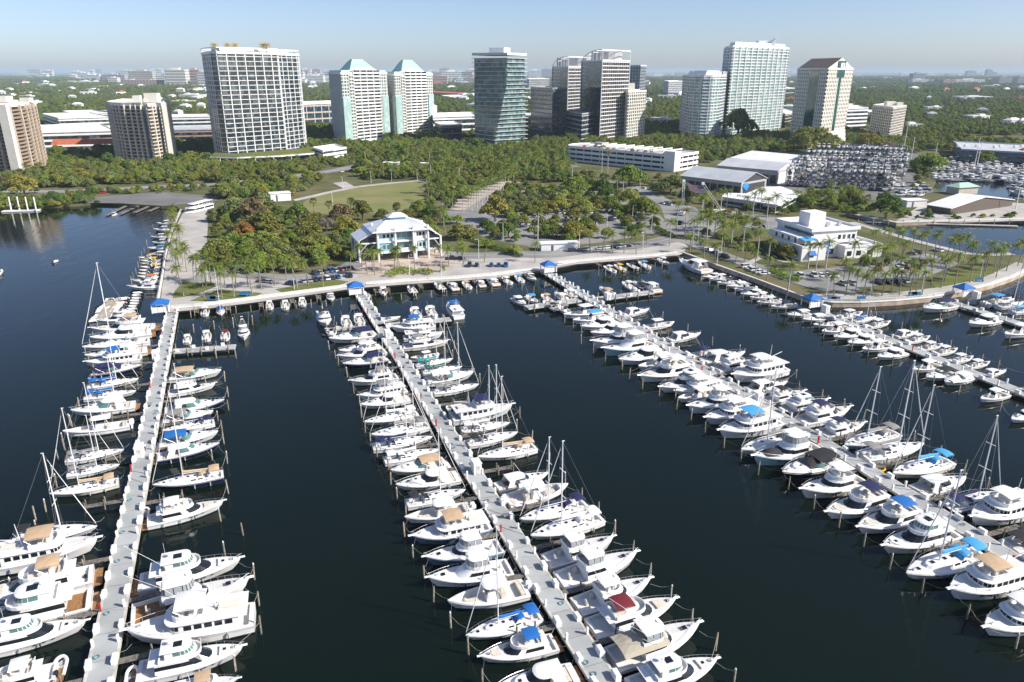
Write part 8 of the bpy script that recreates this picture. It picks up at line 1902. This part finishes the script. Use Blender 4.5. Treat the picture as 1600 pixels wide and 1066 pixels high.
def fire_truck(p, yaw, lab):
    r = empty('fire_truck', (p[0], p[1], G + .1), yaw); tag(r, lab, 'fire truck'); m = MB(); m.box(0, 0, 1.5, 9, 2.5, 2.0); m.build('body', M_white, r); m = MB(); m.box(5.2, 0, 1.6, 2.4, 2.5, 2.3, 0, .85, .95); m.build('cab', M_red, r); m = MB(); m.box(5.6, 0, 2.1, 1.8, 2.54, .8); m.build('windshield', M_cg, r)
    for x in (-3, -1.6, 4.6):
        for s in (1, -1): m = MB(); m.tube([(x, s * .9, .55), (x, s * 1.3, .55)], .55, 10); m.build('wheel', M_ty, r)
fire_truck(tA, R(70), 'fire truck under the upright ladder'); fire_truck(tB, R(10), 'white fire truck under the slanting ladder')
fa = Vector((A.x + 1.5, A.y, z_at(A, 284))); fw = (B_ - A) * .86; fw.z = -.8; fl_h = 5.2; NXF, NYF = 26, 13
m = MB(); 
def fp(i, j): 
    u, v = i / NXF, j / NYF; q = fa + fw * u + Vector((2.2 * v, 0, -fl_h * v - 1.2 * math.sin(math.pi * u))); q.y += .35 * math.sin(u * 9 + v * 3); return q
for i in range(NXF):
    for j in range(NYF):
        can = i >= NXF * .6 and j < 7; m.mat(1 if can else (0 if j % 2 == 0 else 2)); q = [fp(i, j), fp(i + 1, j), fp(i + 1, j + 1), fp(i, j + 1)]; m.add(q, [(0, 1, 2, 3)])
        if can and (i + j) % 2 == 0: c_ = (q[0] + q[2]) / 2 + Vector((0, -.06, 0)); m.mat(2).add([c_ + Vector((dx * .18, 0, dz * .18)) for dx, dz in ((-1, 0), (0, -1), (1, 0), (0, 1))], [(0, 1, 2, 3)])
o = m.build('flag', [mat('flag_red', (.45, .02, .04), .8), mat('flag_blue', (.02, .03, .14), .8), mat('flag_white', (.75, .74, .72), .8)]); tag(o, 'large stars and stripes flag hung between two fire ladders', 'flag')
# --- lamp posts
lm = MB(); lm.tube([(0, 0, 0), (0, 0, 8.8)], .13, 6, .08); lm.tube([(0, 0, 8.7), (.5, 0, 9.0), (1.3, 0, 9.0)], .07, 5); lm = lm.mesh('pole', [M_white]); lh = MB(); lh.box(1.45, 0, 8.95, .8, .35, .16, 0, .8, .8); lh = lh.mesh('lamp_head', [M_edge])
for i, (x, y) in enumerate([(520, 322), (580, 286), (612, 284), (652, 282), (536, 296), (748, 404), (786, 376), (905, 388), (948, 360), (988, 345), (1004, 392), (1120, 416), (1260, 400), (1090, 380), (1018, 360), (930, 322), (870, 318), (1290, 470), (1440, 455), (1530, 440), (1150, 352), (1200, 358), (690, 440), (1000, 300), (640, 430), (460, 452), (325, 440)]):
    r = empty('lamp_post', P(x, y), rnd.uniform(0, 6.28)); tag(r, 'pale street lamp post among the park drives', 'street lamp', 'street lamps'); put('pole', lm, r); put('lamp_head', lh, r)
# --- benches with blue seats along the wall
bn = MB(); bn.box(0, 0, .45, 2.2, .6, .12); bn.box(0, .28, .8, 2.2, .1, .6); bn.box(-.9, 0, .22, .12, .5, .44); bn.box(.9, 0, .22, .12, .5, .44); bn = bn.mesh('bench', [mat('blue_bench', (.05, .18, .32), .6)])
for x, y in [(330, 470), (335, 470), (380, 463), (385, 462), (1300, 471), (1306, 471), (1346, 470), (1426, 463), (1432, 463), (1530, 440)]: o = put('bench', bn); o.location = P(x, y, G + .15); o.scale = (1.5,) * 3; tag(o, 'blue bench facing the water behind the sea wall', 'bench', 'blue benches')
# ================================================================== the far city
FW = [W_white, W_cream, W_beige, W_white, W_grey, mat('pink_far', (.50, .36, .30), .8)]
def far_block(x0, x1, yt, yb, wall, lab, n=4, glass=None, depth=None):
    a, c = P(x0, yb), P(x1, yb); w = (c - a).length; h = max(4, z_at(a, yt) - G); dp = depth or min(60, w * .6 + 8); r = empty('far_building', ((a.x + c.x) / 2, a.y, G), 0); tag(r, lab, 'building', 'pale buildings of the far city')
    b = MB(); b.prism(rect(-w / 2, w / 2, 0, dp), 0, h); b.build('wall', wall, r)
    b = MB(); b.prism(rect(-w / 2 + w * .3, w / 2 - w * .35, dp * .3, dp * .7), h, h + max(2.5, h * .12)); b.build('roof', wall, r)
    for k in range(n):
        z = h * (k + .45) / n; b = MB(); nw = max(3, min(14, int(w / 5)))
        for i in range(nw): xx = -w / 2 + w * (i + .5) / nw; b.box(xx, -.06, z, w / nw * .62, .3, h / n * .46)
        for i in range(3): b.box(w / 2 + .06, dp * (i + .5) / 3, z, .3, dp / 3 * .6, h / n * .46)
        b.build('window_row', glass or G_grey, r)
FB = [(132, 157, 117, 130, 0), (160, 196, 117, 130, 4), (203, 240, 111, 131, 2), (190, 258, 125, 136, 5), (246, 260, 118, 136, 0), (261, 292, 109, 136, 1), (293, 314, 109, 135, 5), (310, 330, 112, 136, 1), (20, 68, 115, 119, 0), (60, 78, 131, 138, 0), (95, 125, 127, 131, 0), (20, 30, 131, 135, 1), (450, 474, 109, 126, 4), (482, 506, 118, 133, 0), (470, 490, 111, 122, 2), (505, 522, 112, 123, 5), (672, 690, 113, 129, 2), (690, 722, 112, 130, 0), (722, 738, 112, 131, 4), (712, 740, 121, 132, 4), (826, 846, 110, 125, 0), (846, 862, 108, 124, 4), (1226, 1236, 111, 124, 0), (1425, 1444, 115, 131, 4), (1425, 1448, 124, 132, 0), (1473, 1492, 125, 133, 5), (1492, 1538, 124, 132, 0), (1510, 1524, 111, 122, 4), (1540, 1548, 109, 123, 4), (1548, 1556, 113, 123, 4), (1560, 1580, 120, 133, 4), (1589, 1604, 120, 133, 4), (1504, 1550, 151, 158, 0), (1348, 1370, 157, 160, 0), (1452, 1473, 157, 160, 0), (1415, 1442, 194, 202, 0), (1590, 1606, 135, 143, 0), (1447, 1458, 124, 130, 0), (1496, 1504, 117, 123, 0), (1380, 1392, 121, 126, 0), (1019, 1034, 118, 124, 0), (1082, 1095, 112, 118, 4), (585, 600, 116, 124, 0), (612, 640, 119, 125, 1), (560, 580, 118, 124, 4), (140, 180, 135, 139, 1), (84, 100, 142, 146, 0), (30, 52, 145, 149, 1), (280, 318, 148, 156, 0), (262, 300, 158, 164, 1), (100, 118, 164, 168, 0)]
for i, (x0, x1, yt, yb, k) in enumerate(FB):
    far_block(x0, x1, yt, yb, FW[k], f"{['white', 'cream', 'beige', 'white', 'grey', 'pinkish'][k]} {'block' if yb - yt > 9 else 'low building'} far off on the wooded plain", 3 if yb - yt < 8 else 6)
for i in range(120):
    x0 = rnd.choice([rnd.uniform(0, 320), rnd.uniform(110, 330), rnd.uniform(440, 740), rnd.uniform(820, 1060), rnd.uniform(1210, 1600)]); left = x0 < 750; yb = rnd.uniform(118, 127 if left else 122); hh_ = rnd.uniform(2.5, 12 if left else 6); w_ = rnd.uniform(5, 20); k = rnd.choice([0, 0, 0, 0, 1, 1, 2, 5])
    far_block(x0, x0 + w_, yb - hh_, yb, FW[k], f"{['white', 'cream', 'beige', 'white', 'grey', 'pinkish'][k]} {'tower' if hh_ > w_ * .6 else 'slab'} on the hazy skyline", 3)
for i in range(56):
    x0 = rnd.choice([rnd.uniform(100, 325), rnd.uniform(445, 520), rnd.uniform(665, 740)]); yb = rnd.uniform(121, 134); hh_ = rnd.uniform(6, 15); w_ = rnd.uniform(9, 24); k = rnd.choice([0, 0, 0, 1, 1, 5])
    far_block(x0, x0 + w_, yb - hh_, yb, FW[k], f"{['white', 'cream', '', '', '', 'pinkish'][k]} mid-rise block in the band below the skyline", 4)
# low pale roofs showing through the trees
hm = []
for k in range(4):
    b = MB(); w, d_, h = [(20, 12, 11), (30, 16, 10), (15, 11, 12), (42, 18, 11)][k]; b.mat(0).prism(rect(-w / 2, w / 2, -d_ / 2, d_ / 2), 0, h); b.mat(1)
    if k % 2: b.prism(rect(-w / 2 - .5, w / 2 + .5, -d_ / 2 - .5, d_ / 2 + .5), h, h + .8); b.box(w * .2, 0, h + 1.8, w * .3, d_ * .5, 2)
    else: b.loft([[(-w / 2 - .8, -d_ / 2 - .8, h), (w / 2 + .8, -d_ / 2 - .8, h), (w / 2 + .8, d_ / 2 + .8, h), (-w / 2 - .8, d_ / 2 + .8, h)], [(-w / 4, -.5, h + 3.6), (w / 4, -.5, h + 3.6), (w / 4, .5, h + 3.6), (-w / 4, .5, h + 3.6)]], cap1=True)
    b.mat(2)
    for i in range(4): b.box(-w / 2 + w * (i + .5) / 4, -d_ / 2 - .05, h * .72, w / 9, .2, 1.8)
    hm.append(b.mesh('far_house', [W_white, R_white, G_dark]))
bands = [(640, 1000, 'nearest'), (1000, 1600, 'second'), (1600, 2600, 'third'), (2600, 4200, 'fourth'), (4200, 7500, 'farthest')]
for bi, (y0, y1, nm) in enumerate(bands):
    for i in range([18, 46, 62, 70, 72][bi]):
        y = rnd.uniform(y0, y1); x = rnd.uniform(-.72, .72) * y
        if not clear((x, y), 12): continue
        px, py = px_of((x, y, G))
        if py > (205 if px > 1150 else 232 if px < 500 else 214): continue
        o = put('far_house', hm[rnd.randrange(4)]); s = [1, 1.05, 1.2, 1.6, 2.2][bi] * rnd.uniform(.8, 1.25); o.location = (x, y, G); o.rotation_euler = (0, 0, rnd.choice([0, PU and .3, -.5, 1.2]) + rnd.uniform(-.1, .1)); o.scale = (s, s, [.9, 1, 1.15, 1.5, 2.0][bi])
        t = rnd.random(); setmat(o, R_terra if t < .16 else R_grey if t < .3 else R_white, 1); tag(o, f"{'red-tiled' if t < .16 else 'grey-roofed' if t < .3 else 'white-roofed'} house among the trees, {nm} band of the wooded plain", 'house', f"houses in the {nm} band of trees")
# ================================================================== haze
b = MB(); b.box(0, 13000, 80, 44000, 30000, 170); hz = b.build('haze', []) if False else None
me = b.mesh('haze', []); hm_ = bpy.data.materials.new('haze_air'); hm_.use_nodes = True; nt = hm_.node_tree; nt.nodes.remove(nt.nodes['Principled BSDF'])
pv = nt.nodes.new('ShaderNodeVolumePrincipled'); pv.inputs['Color'].default_value = (.70, .87, 1.0, 1); pv.inputs['Density'].default_value = 5.2e-5; pv.inputs['Anisotropy'].default_value = 0.0
nt.links.new(pv.outputs[0], nt.nodes['Material Output'].inputs['Volume']); me.materials.append(hm_); hz = put('haze', me); hz['kind'] = 'stuff'
# ================================================================== labels: things that look alike are told apart by their order
by = {}
for o in COL.objects:
    if o.parent is None and o.get('label') and o.get('category'): by.setdefault(o['label'], []).append(o)
for lab, os_ in by.items():
    if len(os_) < 2: continue
    pier_item = any(w in lab for w in ('edge of the', 'side of the')) and 'pier' in lab
    key = (lambda o: -px_of(o.matrix_basis.translation)[1] * -1) if pier_item else (lambda o: px_of(o.matrix_basis.translation)[0])
    os_.sort(key=key)
    if len(os_) == 2:
        for o, w in zip(os_, ('the nearer to shore' if pier_item else 'left one', 'the farther from shore' if pier_item else 'right one')): o['label'] = f"{lab}, {w}"
    elif len(os_) <= len(ORD):
        for i, o in enumerate(os_): o['label'] = f"{lab}, {ORD[i]} from {'shore' if pier_item else 'left'}"
